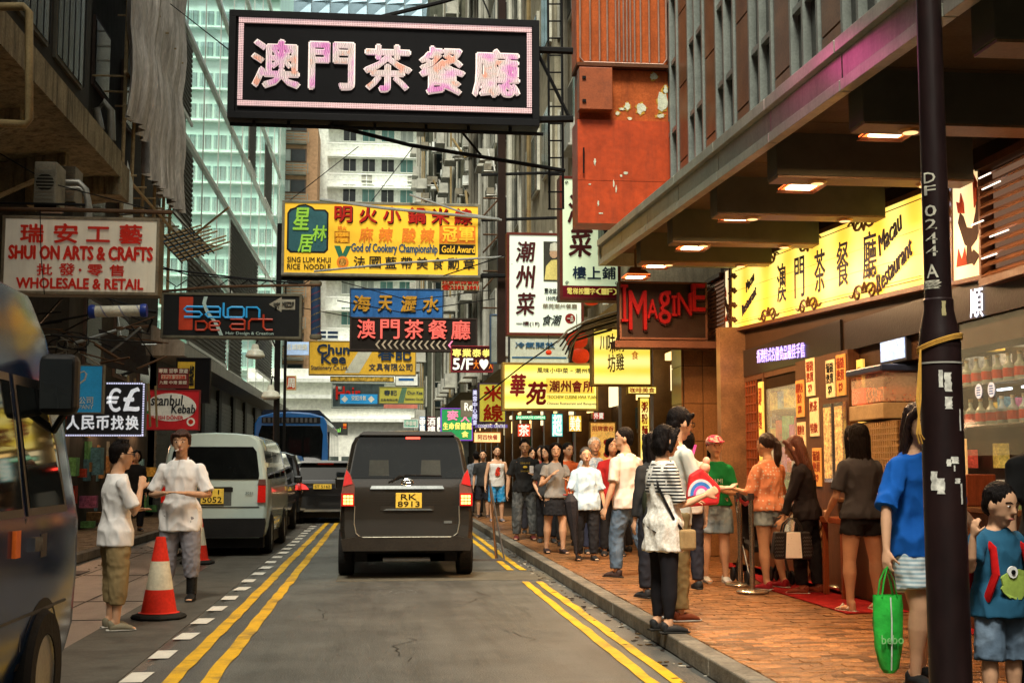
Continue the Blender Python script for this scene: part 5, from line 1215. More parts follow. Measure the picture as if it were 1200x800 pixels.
# ================================================================ VEHICLES (local: rear face at y=0, length towards +y, right side +x)
PLATE = M('plate_yellow', (.75, .50, .06), rough=.45, emit=.10, ecol=(1, .65, .1)); PINK = M('plate_ink', (.02, .015, .01))
TYR = M('tyre_rubber', (.018, .017, .016), rough=.8, bump=.3); RIM = M('rim_silver', (.25, .25, .24), rough=.35, metal=.7)
CHR = M('chrome', (.6, .6, .56), rough=.12, metal=1., bump=0); PLK = M('black_plastic', (.018, .017, .016), rough=.5)
CGL = M('car_glass', (.006, .007, .007), rough=.03, bump=0, var=.3, spec=.3)
TLR = M('tail_red', (.45, .01, .008), rough=.12, emit=.12, ecol=(1, .03, .01), bump=0); TLB = M('tail_bright', (1, .45, .1), emit=3, ecol=(1, .45, .12), bump=0); TLC = M('tail_clear', (.22, .10, .08), rough=.1, bump=0, metal=.3)
class Car:
    def __init__(s, name, label, cat, loc, rz, out, L_, paint, rake=.1, rz0=1.0, frake=1.2, fz0=.95, group=None, round_=.10, fhood=0., nose=.88):
        """out: right half outline [(x,z)...] bottom to roof centre"""
        s.root = thing(name, label, cat, loc, rz, group); s.out = out; s.L = L_; s.rake, s.rz0, s.frake, s.fz0 = rake, rz0, frake, fz0; s.paint = paint; s.fhood = fhood
        s.H = out[-1][1]; r = round_; n = len(out)
        full = [(-x, z) for x, z in out[:-1]]+[out[-1]]+[(x, z) for x, z in out[:-1]][::-1]
        zc_ = (out[0][1]+s.H)/2
        secs = [(0, .93, .975), (.25*r, .965, .985), (.6*r, .99, .996), (r*1.1, 1, 1)]+[(L_*t, 1, 1) for t in (.2, .4, .6, .8)]+[(L_-r*1.8, 1, 1), (L_-r, .985, .995), (L_-r*.4, .5+nose*.5, .985), (L_, nose, .97)]
        vs = []; N_ = len(full)
        for (y, sx, sz) in secs:
            for (x, z) in full:
                zz_ = zc_+(z-zc_)*sz; vs.append((x*sx, s.warp(y, zz_), zz_))
        fs = [(i*N_+k, i*N_+k+1, (i+1)*N_+k+1, (i+1)*N_+k) for i in range(len(secs)-1) for k in range(N_-1)]
        fs += [(i*N_+N_-1, i*N_, (i+1)*N_, (i+1)*N_+N_-1) for i in range(len(secs)-1)]
        for i in range((N_-1)//2):
            a, b_ = i, N_-1-i
            if b_-a > 2: fs.append((a, b_, b_-1, a+1)[::-1]); k = (len(secs)-1)*N_; fs.append((k+a, k+b_, k+b_-1, k+a+1))
            else: fs.append((a, b_, a+1)[::-1]); k = (len(secs)-1)*N_; fs.append((k+a, k+b_, k+a+1))
        s.body = MB().add(vs, fs).build('body', paint, s.root, smooth=True, angle=32)
    def warp(s, y, z):
        t = y/s.L; a = s.rake*max(0, z-s.rz0)/max(s.H-s.rz0, .01)
        f = s.frake*(max(0, z-s.fz0)/max(s.H-s.fz0, .01))**1.0+s.fhood*(1 if z > s.fz0 else 0)
        return y+a*(1-t)-f*t**3
    def xat(s, z):
        o = s.out
        for i in range(len(o)-1):
            if o[i][1] <= z <= o[i+1][1] and o[i+1][1] > o[i][1]:
                k = (z-o[i][1])/(o[i+1][1]-o[i][1]); return o[i][0]+(o[i+1][0]-o[i][0])*k
        return o[0][0]
    def rear(s, name, pts, mat, d=.006, parent=None, thick=.02, off=0.):
        """prism laid on the rear face following its rake"""
        n = len(pts); fr = [(x, s.warp(0, z)-d, z) for x, z in pts]; bk = [(x, s.warp(0, z)+thick, z) for x, z in pts]
        b = MB().add(fr+bk, [tuple(range(n)), tuple(range(2*n-1, n-1, -1))]+[(i, n+i, n+(i+1) % n, (i+1) % n) for i in range(n)])
        return b.build(name, mat, parent or s.root)
    def side(s, name, pts, mat, sgn=1, d=.005, parent=None, thick=.02):
        """panel on the side: pts (y,z), z subdivided by caller; body coordinates before rake"""
        n = len(pts)
        fr = [(sgn*(s.xat(z)+d), s.warp(y, z), z) for y, z in pts]; bk = [(sgn*(s.xat(z)-thick), s.warp(y, z), z) for y, z in pts]
        b = MB().add(fr+bk, [tuple(range(n)), tuple(range(2*n-1, n-1, -1))]+[(i, n+i, n+(i+1) % n, (i+1) % n) for i in range(n)])
        return b.build(name, mat, parent or s.root)
    def wheels(s, ys_, r=.32, w_=.2, track=None, arch=True):
        for y in ys_:
            for sgn in (-1, 1):
                x = sgn*((track or s.xat(.45))-w_/2+.035); RY = Matrix.Rotation(sgn*pi/2, 3, 'Y')
                q = MB().lathe([(r*.6, -w_/2), (r*.93, -w_/2), (r, -w_/2+.03), (r, w_/2-.03), (r*.93, w_/2), (r*.6, w_/2-.005), (r*.59, w_/2-.07)], (0, 0, 0), 32, rot=RY).build('wheel', TYR, s.root, smooth=True); q.location = (x, y, r)
                MB().lathe([(.005, w_/2-.03), (r*.12, w_/2-.02), (r*.2, w_/2-.05), (r*.5, w_/2-.055), (r*.6, w_/2-.012), (r*.62, w_/2-.02)], (0, 0, 0), 28, rot=RY).build('rim', RIM, q, smooth=True)
                b = MB()
                for k in range(8): a = k*pi/4; b.obox((sgn*(w_/2-.035), cos(a)*r*.42, sin(a)*r*.42), (.006, r*.06, r*.06), Matrix.Rotation(a, 3, 'X'))
                b.build('rim_slots', PLK, q)
                if arch:
                    pts = [(y+(r+.055)*cos(a), max(r*.72, r+(r+.055)*sin(a))) for a in [pi*k/14 for k in range(15)]]
                    fr = [(sgn*(s.xat(max(z, .3))+.002), yy, z) for yy, z in pts]; n = len(fr)
                    MB().add(fr+[(sgn*.5, p_[1], p_[2]) for p_ in fr], [tuple(range(n)), tuple(range(2*n-1, n-1, -1))]+[(i, n+i, n+i+1, i+1) for i in range(n-1)]).build('wheel_arch', PLK, s.root)
    def plate(s, x, z, l1, l2=None, w_=.32, h_=.16):
        y = s.warp(0, z)-.03
        p_ = MB().box(x-w_/2, y, z-h_/2, x+w_/2, y+.012, z+h_/2).build('number_plate', PLATE, s.root, bevel=.003); b = MB()
        if l2: add_text(b, l1, x-w_*.30, z+.008, x+w_*.30, z+h_*.42, y-.001, .02, .003); add_text(b, l2, x-w_*.42, z-h_*.42, x+w_*.42, z-.01, y-.001, .02, .003)
        else: add_text(b, l1, x-w_*.42, z-h_*.3, x+w_*.42, z+h_*.3, y-.001, .02, .003)
        b.build('lettering', PINK, p_); return p_
# ---- grey people carrier in the centre
MET = M('charcoal_metallic', (.052, .045, .036), rough=.18, metal=.55, var=.09, scale=2, bump=0, coat=.8)
gx, gy = P(477, 600, 16.45).x, 16.45
out = [(.70, .35), (.79, .38), (.825, .46), (.845, .62), (.845, .92), (.835, 1.08), (.80, 1.25), (.745, 1.55), (.715, 1.70), (.67, 1.79), (.58, 1.845), (.35, 1.875), (0, 1.885)]
v = Car('people_carrier', 'dark grey people carrier seen from behind driving down the middle lane', 'car', (gx, gy, 0), 0, out, 4.5, MET, rake=.16, rz0=1.02, frake=1.5, fz0=1.0)
win = v.rear('rear_window', [(-.72, 1.27), (.72, 1.27), (.715, 1.33), (.64, 1.74), (.60, 1.80), (-.60, 1.80), (-.64, 1.74), (-.715, 1.33)], CGL, d=.018)
for sx in (-.36, .30): v.rear('headrest', [(sx-.13, 1.3), (sx+.13, 1.3), (sx+.12, 1.5), (sx-.12, 1.5)], M('headrest_grey', (.05, .055, .05), rough=.7), d=.0205, parent=win, thick=-.0185)
v.rear('brake_light', [(-.02, 1.77), (.16, 1.77), (.16, 1.795), (-.02, 1.795)], M('brake_red', (1, .05, .03), emit=5, ecol=(1, .05, .03)), d=.04)
v.rear('spoiler', [(-.62, 1.82), (.62, 1.82), (.56, 1.865), (-.56, 1.865)], MET, d=.10, thick=.05)
for sg in (-1, 1):
    tl_ = v.rear('tail_light', [(sg*.665, .92), (sg*.83, .92), (sg*.835, 1.06), (sg*.80, 1.28), (sg*.775, 1.39), (sg*.72, 1.32), (sg*.665, 1.18)], TLC, d=.03)
    v.rear('red_lens', [(sg*.69, 1.20), (sg*.81, 1.17), (sg*.795, 1.28), (sg*.77, 1.375), (sg*.725, 1.31)], TLR, d=.036, parent=tl_, thick=-.03)
    v.rear('red_lens', [(sg*.67, .92), (sg*.828, .92), (sg*.83, 1.08), (sg*.672, 1.08)], TLR, d=.036, parent=tl_, thick=-.03)
    for i in range(3):
        for j in range(3): v.rear('lit_cell', [(sg*(.685+.042*i), .94+.042*j), (sg*(.72+.042*i), .94+.042*j), (sg*(.72+.042*i), .972+.042*j), (sg*(.685+.042*i), .972+.042*j)], TLB, d=.040, parent=tl_, thick=-.036)
    v.rear('reflector', [(sg*.70, .40), (sg*.77, .40), (sg*.77, .435), (sg*.70, .435)], TLR, d=.03)
cs = v.rear('chrome_strip', [(-.47, 1.135), (.47, 1.135), (.45, 1.175), (-.45, 1.175)], CHR, d=.03)
v.rear('plate_recess', [(-.34, .86), (.34, .86), (.30, 1.12), (-.30, 1.12)], M('recess_dark', (.03, .026, .02), rough=.4, metal=.4), d=.004)
v.plate(.02, .99, 'RK', '8913', .33, .19)
v.rear('recess_lip', [(-.30, .865), (.33, .865), (.29, .885), (-.26, .885)], CHR, d=.022)
em = MB(); q = lambda rx, rz, cx, cz: em.tube([(cx+rx*cos(a*pi/12), v.warp(0, cz)-.035, cz+rz*sin(a*pi/12)) for a in range(25)], .007, 6)
q(.075, .045, 0, 1.215); q(.026, .042, 0, 1.215); q(.056, .018, 0, 1.228); em.build('emblem', CHR, v.root)
MB().tube([(-.02, v.warp(0, 1.28)-.035, 1.28), (-.10, v.warp(0, 1.3)-.04, 1.30), (-.20, v.warp(0, 1.23)-.05, 1.23)], .012, 6).build('wiper', PLK, v.root); MB().tube([(-.24, v.warp(0, 1.22)-.04, 1.22), (-.02, v.warp(0, 1.32)-.035, 1.31), (.44, v.warp(0, 1.3)-.03, 1.30)], .009, 6).build('wiper_blade', PLK, v.root)
bp = v.rear('bumper', [(-.80, .36), (.80, .36), (.83, .50), (.60, .545), (.55, .53), (-.55, .53), (-.60, .545), (-.83, .50)], M('bumper_grey', (.04, .034, .027), rough=.35, metal=.4), d=.07, thick=.1)
MB().tube([(-.66, -.012, .92), (-.665, -.014, .70), (-.64, -.02, .58), (-.58, -.025, .53), (.58, -.025, .53), (.64, -.02, .58), (.665, -.014, .70), (.66, -.012, .92)], .007, 5).build('tailgate_seam', M('seam_pale', (.4, .38, .3), rough=.3, metal=.6), v.root)
v.rear('badge', [(.47, .70), (.57, .70), (.57, .73), (.47, .73)], CHR, d=.01)
MB().box(-.5, .35, .2, .5, 1.0, .3).build('exhaust_box', PLK, v.root); MB().tube([(-.3, .1, .24), (.3, .1, .24)], .03, 8).build('tow_bar', RIM, v.root)
MB().box(-.66, .35, .2, .66, 4.2, .38).build('underbody', PLK, v.root)
v.wheels((.75, 3.5), .31, .2, .84)
for sg in (-1, 1):
    v.side('side_window', [(.25, 1.15), (3.2, 1.15), (3.0, 1.65), (.3, 1.65)], CGL, sg)
    MB().box(sg*.86, 3.0, 1.08, sg*1.02, 3.12, 1.26).build('mirror', MET, v.root, bevel=.03)
# ---- pale green-white van parked at left
VW = M('pale_mint_paint', (.52, .62, .56), rough=.22, var=.06, scale=2, bump=0, coat=.7, dirt=.15, dcol=(.3, .33, .3))
out = [(.72, .28), (.80, .32), (.835, .45), (.85, .70), (.85, 1.0), (.84, 1.15), (.80, 1.45), (.75, 1.72), (.69, 1.86), (.58, 1.93), (.3, 1.96), (0, 1.97)]
c = P(250, 600, 21); w_ = Car('van', 'pale mint van parked in the left lane seen from behind', 'van', (c.x, 21, 0), 0, out, 4.7, VW, rake=.10, rz0=1.1, frake=.9, fz0=1.0)
v = w_
win = v.rear('rear_window', [(-.70, 1.22), (.70, 1.22), (.71, 1.30), (.66, 1.66), (.60, 1.74), (-.60, 1.74), (-.66, 1.66), (-.71, 1.30)], CGL, d=.015)
for sg in (-1, 1):
    tl_ = v.rear('tail_light', [(sg*.69, .85), (sg*.82, .85), (sg*.82, 1.12), (sg*.70, 1.12)], TLR, d=.03)
    v.rear('clear_lens', [(sg*.69, 1.13), (sg*.82, 1.13), (sg*.815, 1.22), (sg*.71, 1.22)], TLC, d=.03, parent=tl_)
v.plate(-.02, .95, 'BJ 1', '5052', .36, .24)
v.rear('handle_recess', [(-.22, 1.02), (.30, 1.02), (.30, 1.09), (-.22, 1.09)], PLK, d=.008) ; v.rear('plate_recess', [(-.3, .80), (.28, .80), (.28, 1.1), (-.3, 1.1)], M('dark_grey_plastic', (.10, .11, .10)), d=.003)  # plate surround is a plain dark grey panel
v.rear('bumper', [(-.80, .30), (.80, .30), (.83, .52), (.82, .60), (-.82, .60), (-.83, .52)], PLK, d=.10, thick=.1)
MB().tube([(-.72, -.01, .78), (.72, -.01, .78)], .006, 5).build('seam', PLK, v.root); MB().tube([(-.74, -.0, .62), (-.74, -.0, 1.2)], .006, 5).build('seam', PLK, v.root)
b = MB(); add_text(b, '3031', .50, .98, .62, 1.02, -.02, .01, .003); b.build('badge', PLK, v.root)
MB().box(-.78, .15, .12, .78, 4.4, .34).build('underbody', PLK, v.root); v.wheels((.8, 3.6), .32, .2, .84)
for sg in (-1, 1):
    for y0, y1 in ((.2, 1.5), (1.65, 2.9), (3.05, 4.1)): v.side('side_window', [(y0, 1.22), (y1, 1.22), (y1, 1.68), (y0, 1.68)], CGL, sg)
    v.side('door_seam', [(1.55, .5), (1.57, .5), (1.57, 1.75), (1.55, 1.75)], PLK, sg); v.side('door_seam', [(2.96, .5), (2.98, .5), (2.98, 1.75), (2.96, 1.75)], PLK, sg)
# ---- dark people carriers parked ahead of it
DP = M('black_paint', (.012, .012, .012), rough=.12, coat=1., bump=0, var=.1)
for i, (px, Y, lb) in enumerate(((281, 26.6, 'black people carrier parked just ahead of the mint van'), (312, 32.6, 'second black people carrier parked ahead, next to the blue bus'))):
    c = P(px, 600, Y); v = Car('people_carrier', lb, 'car', (c.x, Y, 0), 0, [(.72, .26), (.82, .32), (.86, .62), (.86, .95), (.83, 1.12), (.74, 1.5), (.66, 1.72), (.4, 1.80), (0, 1.82)], 4.7, DP, rake=.15, rz0=1.05, frake=1.4, fz0=1.0, group='black cars parked at left')
    for sg in (-1, 1):
        v.side('side_window', [(.25, 1.15), (3.2, 1.15), (3.0, 1.55), (.3, 1.55)], CGL, sg); v.rear('tail_light', [(sg*.66, .85), (sg*.84, .85), (sg*.82, 1.10), (sg*.68, 1.10)], TLR, d=.03)
        q = v.side('tail_light', [(.02, .88), (.22, .88), (.2, 1.12), (.05, 1.12)], TLR, sg, d=.008); v.side('trim', [(.4, .62), (4.2, .62), (4.2, .65), (.4, .65)], CHR, sg, d=.008)
        v.side('door_handle', [(1.4, .95), (1.6, .95), (1.6, .985), (1.4, .985)], CHR, sg, d=.02); v.side('door_handle', [(2.5, .95), (2.7, .95), (2.7, .985), (2.5, .985)], CHR, sg, d=.02)
        MB().box(sg*.86, 3.2, 1.05, sg*1.04, 3.35, 1.22).build('mirror', DP, v.root, bevel=.03)
    v.rear('rear_window', [(-.68, 1.16), (.68, 1.16), (.6, 1.66), (-.6, 1.66)], CGL, d=.012); v.plate(0, .9, 'LV 307', None, .4, .1); v.wheels((.8, 3.6), .32, .2, .85); MB().box(-.78, .15, .12, .78, 4.4, .34).build('underbody', PLK, v.root)
# ---- black suv, angled, in front of the bus
c = P(381, 612, 33); v = Car('suv', 'black sport utility car with wide red tail lights ahead of the blue bus', 'car', (c.x, 33, 0), R(4), [(.72, .30), (.85, .36), (.92, .66), (.92, .95), (.86, 1.1), (.74, 1.4), (.66, 1.52), (.4, 1.58), (0, 1.6)], 4.6, DP, rake=.35, rz0=1.0, frake=1.9, fz0=1.0)
v.rear('rear_window', [(-.70, 1.12), (.70, 1.12), (.62, 1.44), (-.62, 1.44)], CGL, d=.012)
for sg in (-1, 1): v.rear('tail_light', [(sg*.42, .86), (sg*.88, .86), (sg*.88, 1.02), (sg*.72, 1.06), (sg*.50, .96)], M('tail_red_lit', (.6, .02, .02), emit=1.2, ecol=(1, .05, .04)), d=.03); v.rear('exhaust', [(sg*.5, .34), (sg*.65, .34), (sg*.65, .39), (sg*.5, .39)], CHR, d=.05)
v.plate(-.08, .93, 'ST 5162', None, .46, .12); v.rear('high_brake_light', [(-.2, 1.50), (.2, 1.50), (.2, 1.52), (-.2, 1.52)], TLR, d=.04); v.rear('roof_spoiler', [(-.66, 1.53), (.66, 1.53), (.6, 1.58), (-.6, 1.58)], DP, d=.15)
v.rear('silver_skid', [(-.55, .30), (.55, .30), (.5, .36), (-.5, .36)], CHR, d=.03); v.wheels((.85, 3.6), .36, .24, .92); MB().box(-.78, .15, .14, .78, 4.4, .36).build('underbody', PLK, v.root)
# more traffic further down the lane
c = P(452, 560, 47); v = Car('taxi_cab', 'dark roofed car far ahead between the suv and the grey carrier', 'car', (c.x-.9, 47, 0), 0, [(.7, .28), (.84, .6), (.84, .9), (.7, 1.35), (.3, 1.44), (0, 1.45)], 4.4, DP, rake=.7, rz0=.95, frake=1.9, fz0=.95)
v.root.name = 'sedan'; v.wheels((.85, 3.5), .31, .2, .84); v.rear('rear_window', [(-.6, 1.0), (.6, 1.0), (.5, 1.34), (-.5, 1.34)], CGL, d=.012)
# ---- blue bus
c = P(340, 560, 42.5); bus = thing('bus', 'blue single deck bus with a big dark rear window ahead on the left', 'bus', (c.x, 42.5, 0))
BLU = M('bus_blue', (.02, .14, .42), rough=.25, coat=.5, bump=0, var=.1)
out = [(1.10, .35), (1.19, .45), (1.22, 1.0), (1.21, 2.2), (1.17, 2.85), (1.05, 3.08), (.6, 3.2), (0, 3.24)]
full = [(-x, z) for x, z in out[:-1]]+[out[-1]]+[(x, z) for x, z in out[:-1]][::-1]
MB().prism([(x, z) for x, z in full], 0, 10.5).build('body', BLU, bus, bevel=.05)
MB().prism([(-1.0, 1.35), (1.0, 1.35), (1.04, 2.5), (.95, 2.78), (-.95, 2.78), (-1.04, 2.5)], -.03, .02).build('rear_window', CGL, bus, bevel=.01)
MB().box(-.95, -.02, 2.86, .95, .02, 3.05).build('vent_band', PLK, bus); b = MB(); [b.box(-.9+k*.15, -.035, 2.88, -.82+k*.15, -.02, 3.03) for k in range(12)]; b.build('vent_bars', M('vent_grey', (.1, .1, .1)), bus)
MB().prism([(-1.0, 3.16), (1.0, 3.16), (.9, 3.3), (-.9, 3.3)], .2, 9).build('roof_unit', M('roof_unit', (.02, .03, .05)), bus)
MB().box(-.9, -.02, .55, .9, .02, 1.15).build('engine_grille', M('blue_dark', (.01, .06, .2)), bus); b = MB(); [b.box(-.85, -.035, .6+k*.07, .85, -.02, .63+k*.07) for k in range(8)]; b.build('grille_bars', BLU, bus)
MB().box(-.5, -.045, 1.55, .1, -.031, 1.8).build('route_screen', M('dim_green', (.06, .08, .05), emit=.15, ecol=(.3, .4, .2)), bus)
for sg in (-1, 1):
    for z in (.7, 1.0, 1.25): MB().lathe([(.004, 0), (.07, 0), (.075, .02), (.004, .02)], (sg*1.05, -.012, z), 14, rot=Matrix.Rotation(pi/2, 3, 'X')).build('tail_light', TLR, bus)
    for k in range(6): MB().box(sg*1.2, .6+k*1.55, 1.5, sg*1.235, 1.95+k*1.55, 2.6).build('side_window', CGL, bus)
    for y in (2.2, 8.2): MB().lathe([(.2, -.13), (.46, -.13), (.48, -.1), (.48, .1), (.46, .13), (.2, .12)], (sg*1.1, y, .48), 24, rot=Matrix.Rotation(pi/2, 3, 'Y')).build('wheel', TYR, bus)
# ---- dark blue light bus filling the left edge, parked, facing down the street
NV = M('navy_paint', (.008, .036, .13), rough=.15, metal=.6, var=.25, scale=1.5, bump=.02, bscale=2.5)
out = [(.78, .30), (.86, .34), (.90, .5), (.915, .8), (.915, 1.1), (.90, 1.25), (.86, 1.75), (.81, 2.12), (.74, 2.33), (.55, 2.43), (0, 2.48)]
v = Car('minibus', 'dark navy minibus parked at the left edge with its nose down the street', 'minibus', (-2.665, 2.6, 0), 0, out, 5.22, NV, rake=.05, rz0=1.2, frake=.62, fz0=1.12, round_=.10, nose=.965)
RUB = M('window_rubber', (.012, .012, .014), rough=.4); BGL2 = M('minibus_glass', (.006, .008, .008), rough=.04, bump=0, var=.2, spec=.6)
for sg in (1, -1):
    for y0, y1 in ((.3, 1.6), (1.75, 2.95), (3.05, 3.95)):
        a = v.side('window_surround', [(y0-.03, 1.16), (y1+.03, 1.16), (y1+.03, 1.5), (y1+.03, 1.86), (y0-.03, 1.86), (y0-.03, 1.5)], RUB, sg, d=.008); v.side('side_window', [(y0, 1.20), (y1, 1.20), (y1, 1.5), (y1-.0, 1.82), (y0, 1.82), (y0, 1.5)], BGL2, sg, d=.013, parent=a)
    a = v.side('window_surround', [(4.06, 1.16), (4.86, 1.16), (4.84, 1.5), (4.72, 1.86), (4.06, 1.86), (4.06, 1.5)], RUB, sg, d=.008); v.side('front_side_window', [(4.10, 1.20), (4.80, 1.20), (4.78, 1.5), (4.66, 1.81), (4.10, 1.81), (4.10, 1.5)], BGL2, sg, d=.013, parent=a)
    for y in (1.68, 3.0, 4.02): v.side('door_seam', [(y, .5), (y+.014, .5), (y+.014, 1.15), (y, 1.15)], RUB, sg, d=.003)
    v.side('belt_crease', [(.2, .66), (4.9, .66), (4.9, .675), (.2, .675)], RUB, sg, d=.003)
    v.side('door_handle', [(4.12, .98), (4.26, .98), (4.26, 1.05), (4.12, 1.05)], CHR, sg, d=.02); v.side('side_marker', [(3.78, .97), (3.86, .97), (3.86, 1.10), (3.78, 1.10)], M('amber_lens', (.55, .10, .015), rough=.2, emit=.08, ecol=(1, .2, .03), bump=0), sg, d=.02)
    v.side('handle_bowl', [(4.30, .94), (4.42, .94), (4.42, 1.06), (4.30, 1.06)], RUB, sg, d=.003)
MB().tube([(.88, 4.62, 1.60), (.98, 4.5, 1.72)], .02, 6).build('mirror_arm', PLK, v.root); MB().box(.86, 4.33, 1.68, 1.06, 4.46, 2.0).build('mirror', PLK, v.root, bevel=.04); MB().box(.88, 4.318, 1.71, 1.04, 4.329, 1.97).build('mirror_glass', M('mirror_dark', (.08, .09, .09), rough=.05, metal=.8, bump=0), v.root)
v.wheels((.9, 4.42), .335, .22, .905); MB().box(-.8, .15, .14, .8, 4.8, .36).build('underbody', PLK, v.root)
# ---- traffic cones
def cone(px, py, Y_scale, label, tilt=0):
    g = G(px, py, 0); t = thing('traffic_cone', label, 'traffic cone', g, group='traffic cones beside the parked van')
    CRD = M('cone_red', (.62, .03, .015), rough=.5, dirt=.25, dcol=(.2, .03, .02)); CWH = M('cone_white', (.62, .57, .42), rough=.5, var=.15, dirt=.3, dcol=(.3, .25, .15)); CBK = M('cone_rubber', (.02, .02, .018), rough=.8)
    r = lambda z: .165-(z-.05)*.172
    MB().lathe([(.02, 0), (.25, 0), (.26, .02), (.24, .04), (.19, .055), (.02, .055)], n=8).build('base', CBK, t, bevel=.006)
    for a, b_, m_ in ((.05, .27, CRD), (.27, .53, CWH), (.53, .755, CRD)):
        MB().lathe([(r(a), a+.0005), (r(b_), b_), (r(b_)-.02, b_-.0), (max(r(a)-.02, .01), a)], n=28).build('band', m_, t, smooth=True)
    MB().lathe([(.19, .056), (.165, .062), (.16, .07)], n=28).build('skirt', CRD, t, smooth=True)
    t.rotation_euler = (0, 0, .2)
cone(186, 724, 1, 'big red and white traffic cone standing between the two men'); cone(231, 660, 1, 'small far traffic cone mostly hidden behind the man in the white shirt')
# ---- lamp post in the foreground right
POST = M('post_maroon_black', (.012, .006, .006), spec=.25, rough=.4, var=.3, scale=6, bump=.12, bscale=18, dirt=.3, dcol=(.03, .012, .01), stretch=(1, 1, .3))
Y = 6.1; pc = P(1109, 640, Y); lp = thing('lamp_post', 'dark maroon lamp post with stencilled letters and torn stickers in the right foreground', 'lamp post', (pc.x, Y, .13))
zz = lambda py: P(1105, py, Y).z-.13
rl, ru = 25/F*Y, 16.2/F*Y
MB().lathe([(.01, 0), (rl, 0), (rl, zz(405)), (rl*.93, zz(388)), (ru*1.12, zz(364)), (ru*1.12, zz(352)), (ru, zz(350)), (ru*.93, zz(-20)), (.05, 9)], n=36).build('pole', POST, lp, smooth=True, angle=25)
MB().lathe([(rl*1.006, zz(408)), (rl*1.02, zz(405)), (rl*1.006, zz(402))], n=36).build('collar', POST, lp); MB().lathe([(rl+.001, zz(427)), (rl+.004, zz(427)), (rl+.004, zz(425)), (rl+.001, zz(425))], n=36).build('pale_ring', M('scratch_pale', (.3, .29, .25)), lp)
STEN = M('stencil_cream', (.8, .78, .66), rough=.7, dirt=.3)
def post_text(ch, pxc, py0, py1, w_, r_):
    b = MB(); add_text(b, ch, -w_/2, 0, w_/2, zz(py0)-zz(py1), 0, .016, .0)
    # wrap round the pole
    a0 = math.atan2(-Y, -(pc.x))+ (pxc-1095)*Y/F/r_
    vs = []
    for x, y, z in b.v: a = a0+x/r_; vs.append(((r_+.002)*cos(a), (r_+.002)*sin(a), z+zz(py1)))
    q = MB(); q.v = vs; q.f = b.f; q.m = b.m; q.build('stencil', STEN, lp)
for ch, y0, y1 in (('D', 205, 217), ('F', 220, 231), ('0', 243, 256), ('2', 259, 271), ('4', 275, 288), ('4', 290, 302), ('A', 312, 327)): post_text(ch, 1089, y0, y1, .058, ru)
def wrap_patch(pxc, py0, py1, w_px, r_, mat, seed, nm='torn_sticker'):
    rn = random.Random(seed); a0 = math.atan2(-Y, -pc.x)+math.asin(max(-.98, min(.98, (pxc-1106)*Y/F/r_))); n = 7; vs = []; fs = []
    for j in range(n+1):
        z = zz(py1)+(zz(py0)-zz(py1))*j/n; l = (w_px*(.35+.2*rn.random()))*Y/F/r_; rr = (w_px*(.35+.25*rn.random()))*Y/F/r_
        for k in range(5): a = a0-l+(l+rr)*k/4; vs.append(((r_+.0025)*cos(a), (r_+.0025)*sin(a), z))
    for j in range(n):
        for k in range(4): fs.append((j*5+k, j*5+k+1, (j+1)*5+k+1, (j+1)*5+k))
    MB().add(vs, fs).build(nm, mat, lp)
STK = M('sticker_paper', (.55, .54, .48), rough=.8, var=.35, scale=30, dirt=.3)
for i, q in enumerate(((1106, 435, 455, 5), (1114, 438, 460, 9), (1114, 466, 480, 9), (1119, 535, 543, 10), (1112, 538, 546, 6), (1095, 552, 574, 9), (1102, 560, 578, 9), (1121, 560, 566, 8), (1126, 480, 505, 2.5), (1125, 566, 590, 3), (1118, 545, 552, 2))): wrap_patch(*q, rl, STK, i)
wrap_patch(1096, 330, 340, 26, ru, M('pale_label', (.4, .38, .3), var=.5, scale=20, dirt=.6), 33, 'label'); wrap_patch(1112, 355, 372, 5, rl*.8, M('ochre_tape', (.35, .3, .15)), 34)
TW = M('yellow_twine', (.5, .27, .05), rough=.8, stretch=(1, 1, 1))
b = MB()
for d in (0, .010, .018): b.tube([((rl+.006)*cos(a), (rl+.006)*sin(a), zz(405)+d+.035*cos(a+.6)) for a in [2*pi*k/24 for k in range(25)]], .005, 5)
e_ = V(((rl+.01)*cos(3.6), (rl+.01)*sin(3.6), zz(412)))
e_ = V((-rl-.012, -.03, zz(410)))
for dx, en in ((0, 520), (.012, 520), (.02, 515)): b.tube([e_, e_+V((-.02-dx, -.03, -.25)), e_+V((-.045+dx, -.03, -.42)), V((e_.x-.03+dx*1.3, e_.y-.02, zz(en)))], .0045, 5)
b.build('twine', TW, lp)
# ================================================================ HANGING SIGNS
WI = M('wire_black', (.01, .01, .01), rough=.6, bump=0); IRN = MATS['black_iron']; RST = M('rusty_steel', (.10, .055, .03), rough=.8, dirt=.4)
def wire(label, pts, r=.012, mat=None, nm='cable', cat='cable', group=None, sag=0):
    P_ = [P(*q) for q in pts]
    if sag and len(P_) == 2: P_ = [P_[0].lerp(P_[1], t/8)+V((0, 0, -sag*4*(t/8)*(1-t/8))) for t in range(9)]
    o = V(P_[0]); q = MB().tube([p-o for p in P_], r, 6).build(nm, mat or WI); q.location = o; return tag(q, label, cat, group)
K = M('gloss_black', (.005, .005, .006), rough=.6, bump=0, spec=.12); KF = M('black_frame', (.007, .007, .008), rough=.6, spec=.15)
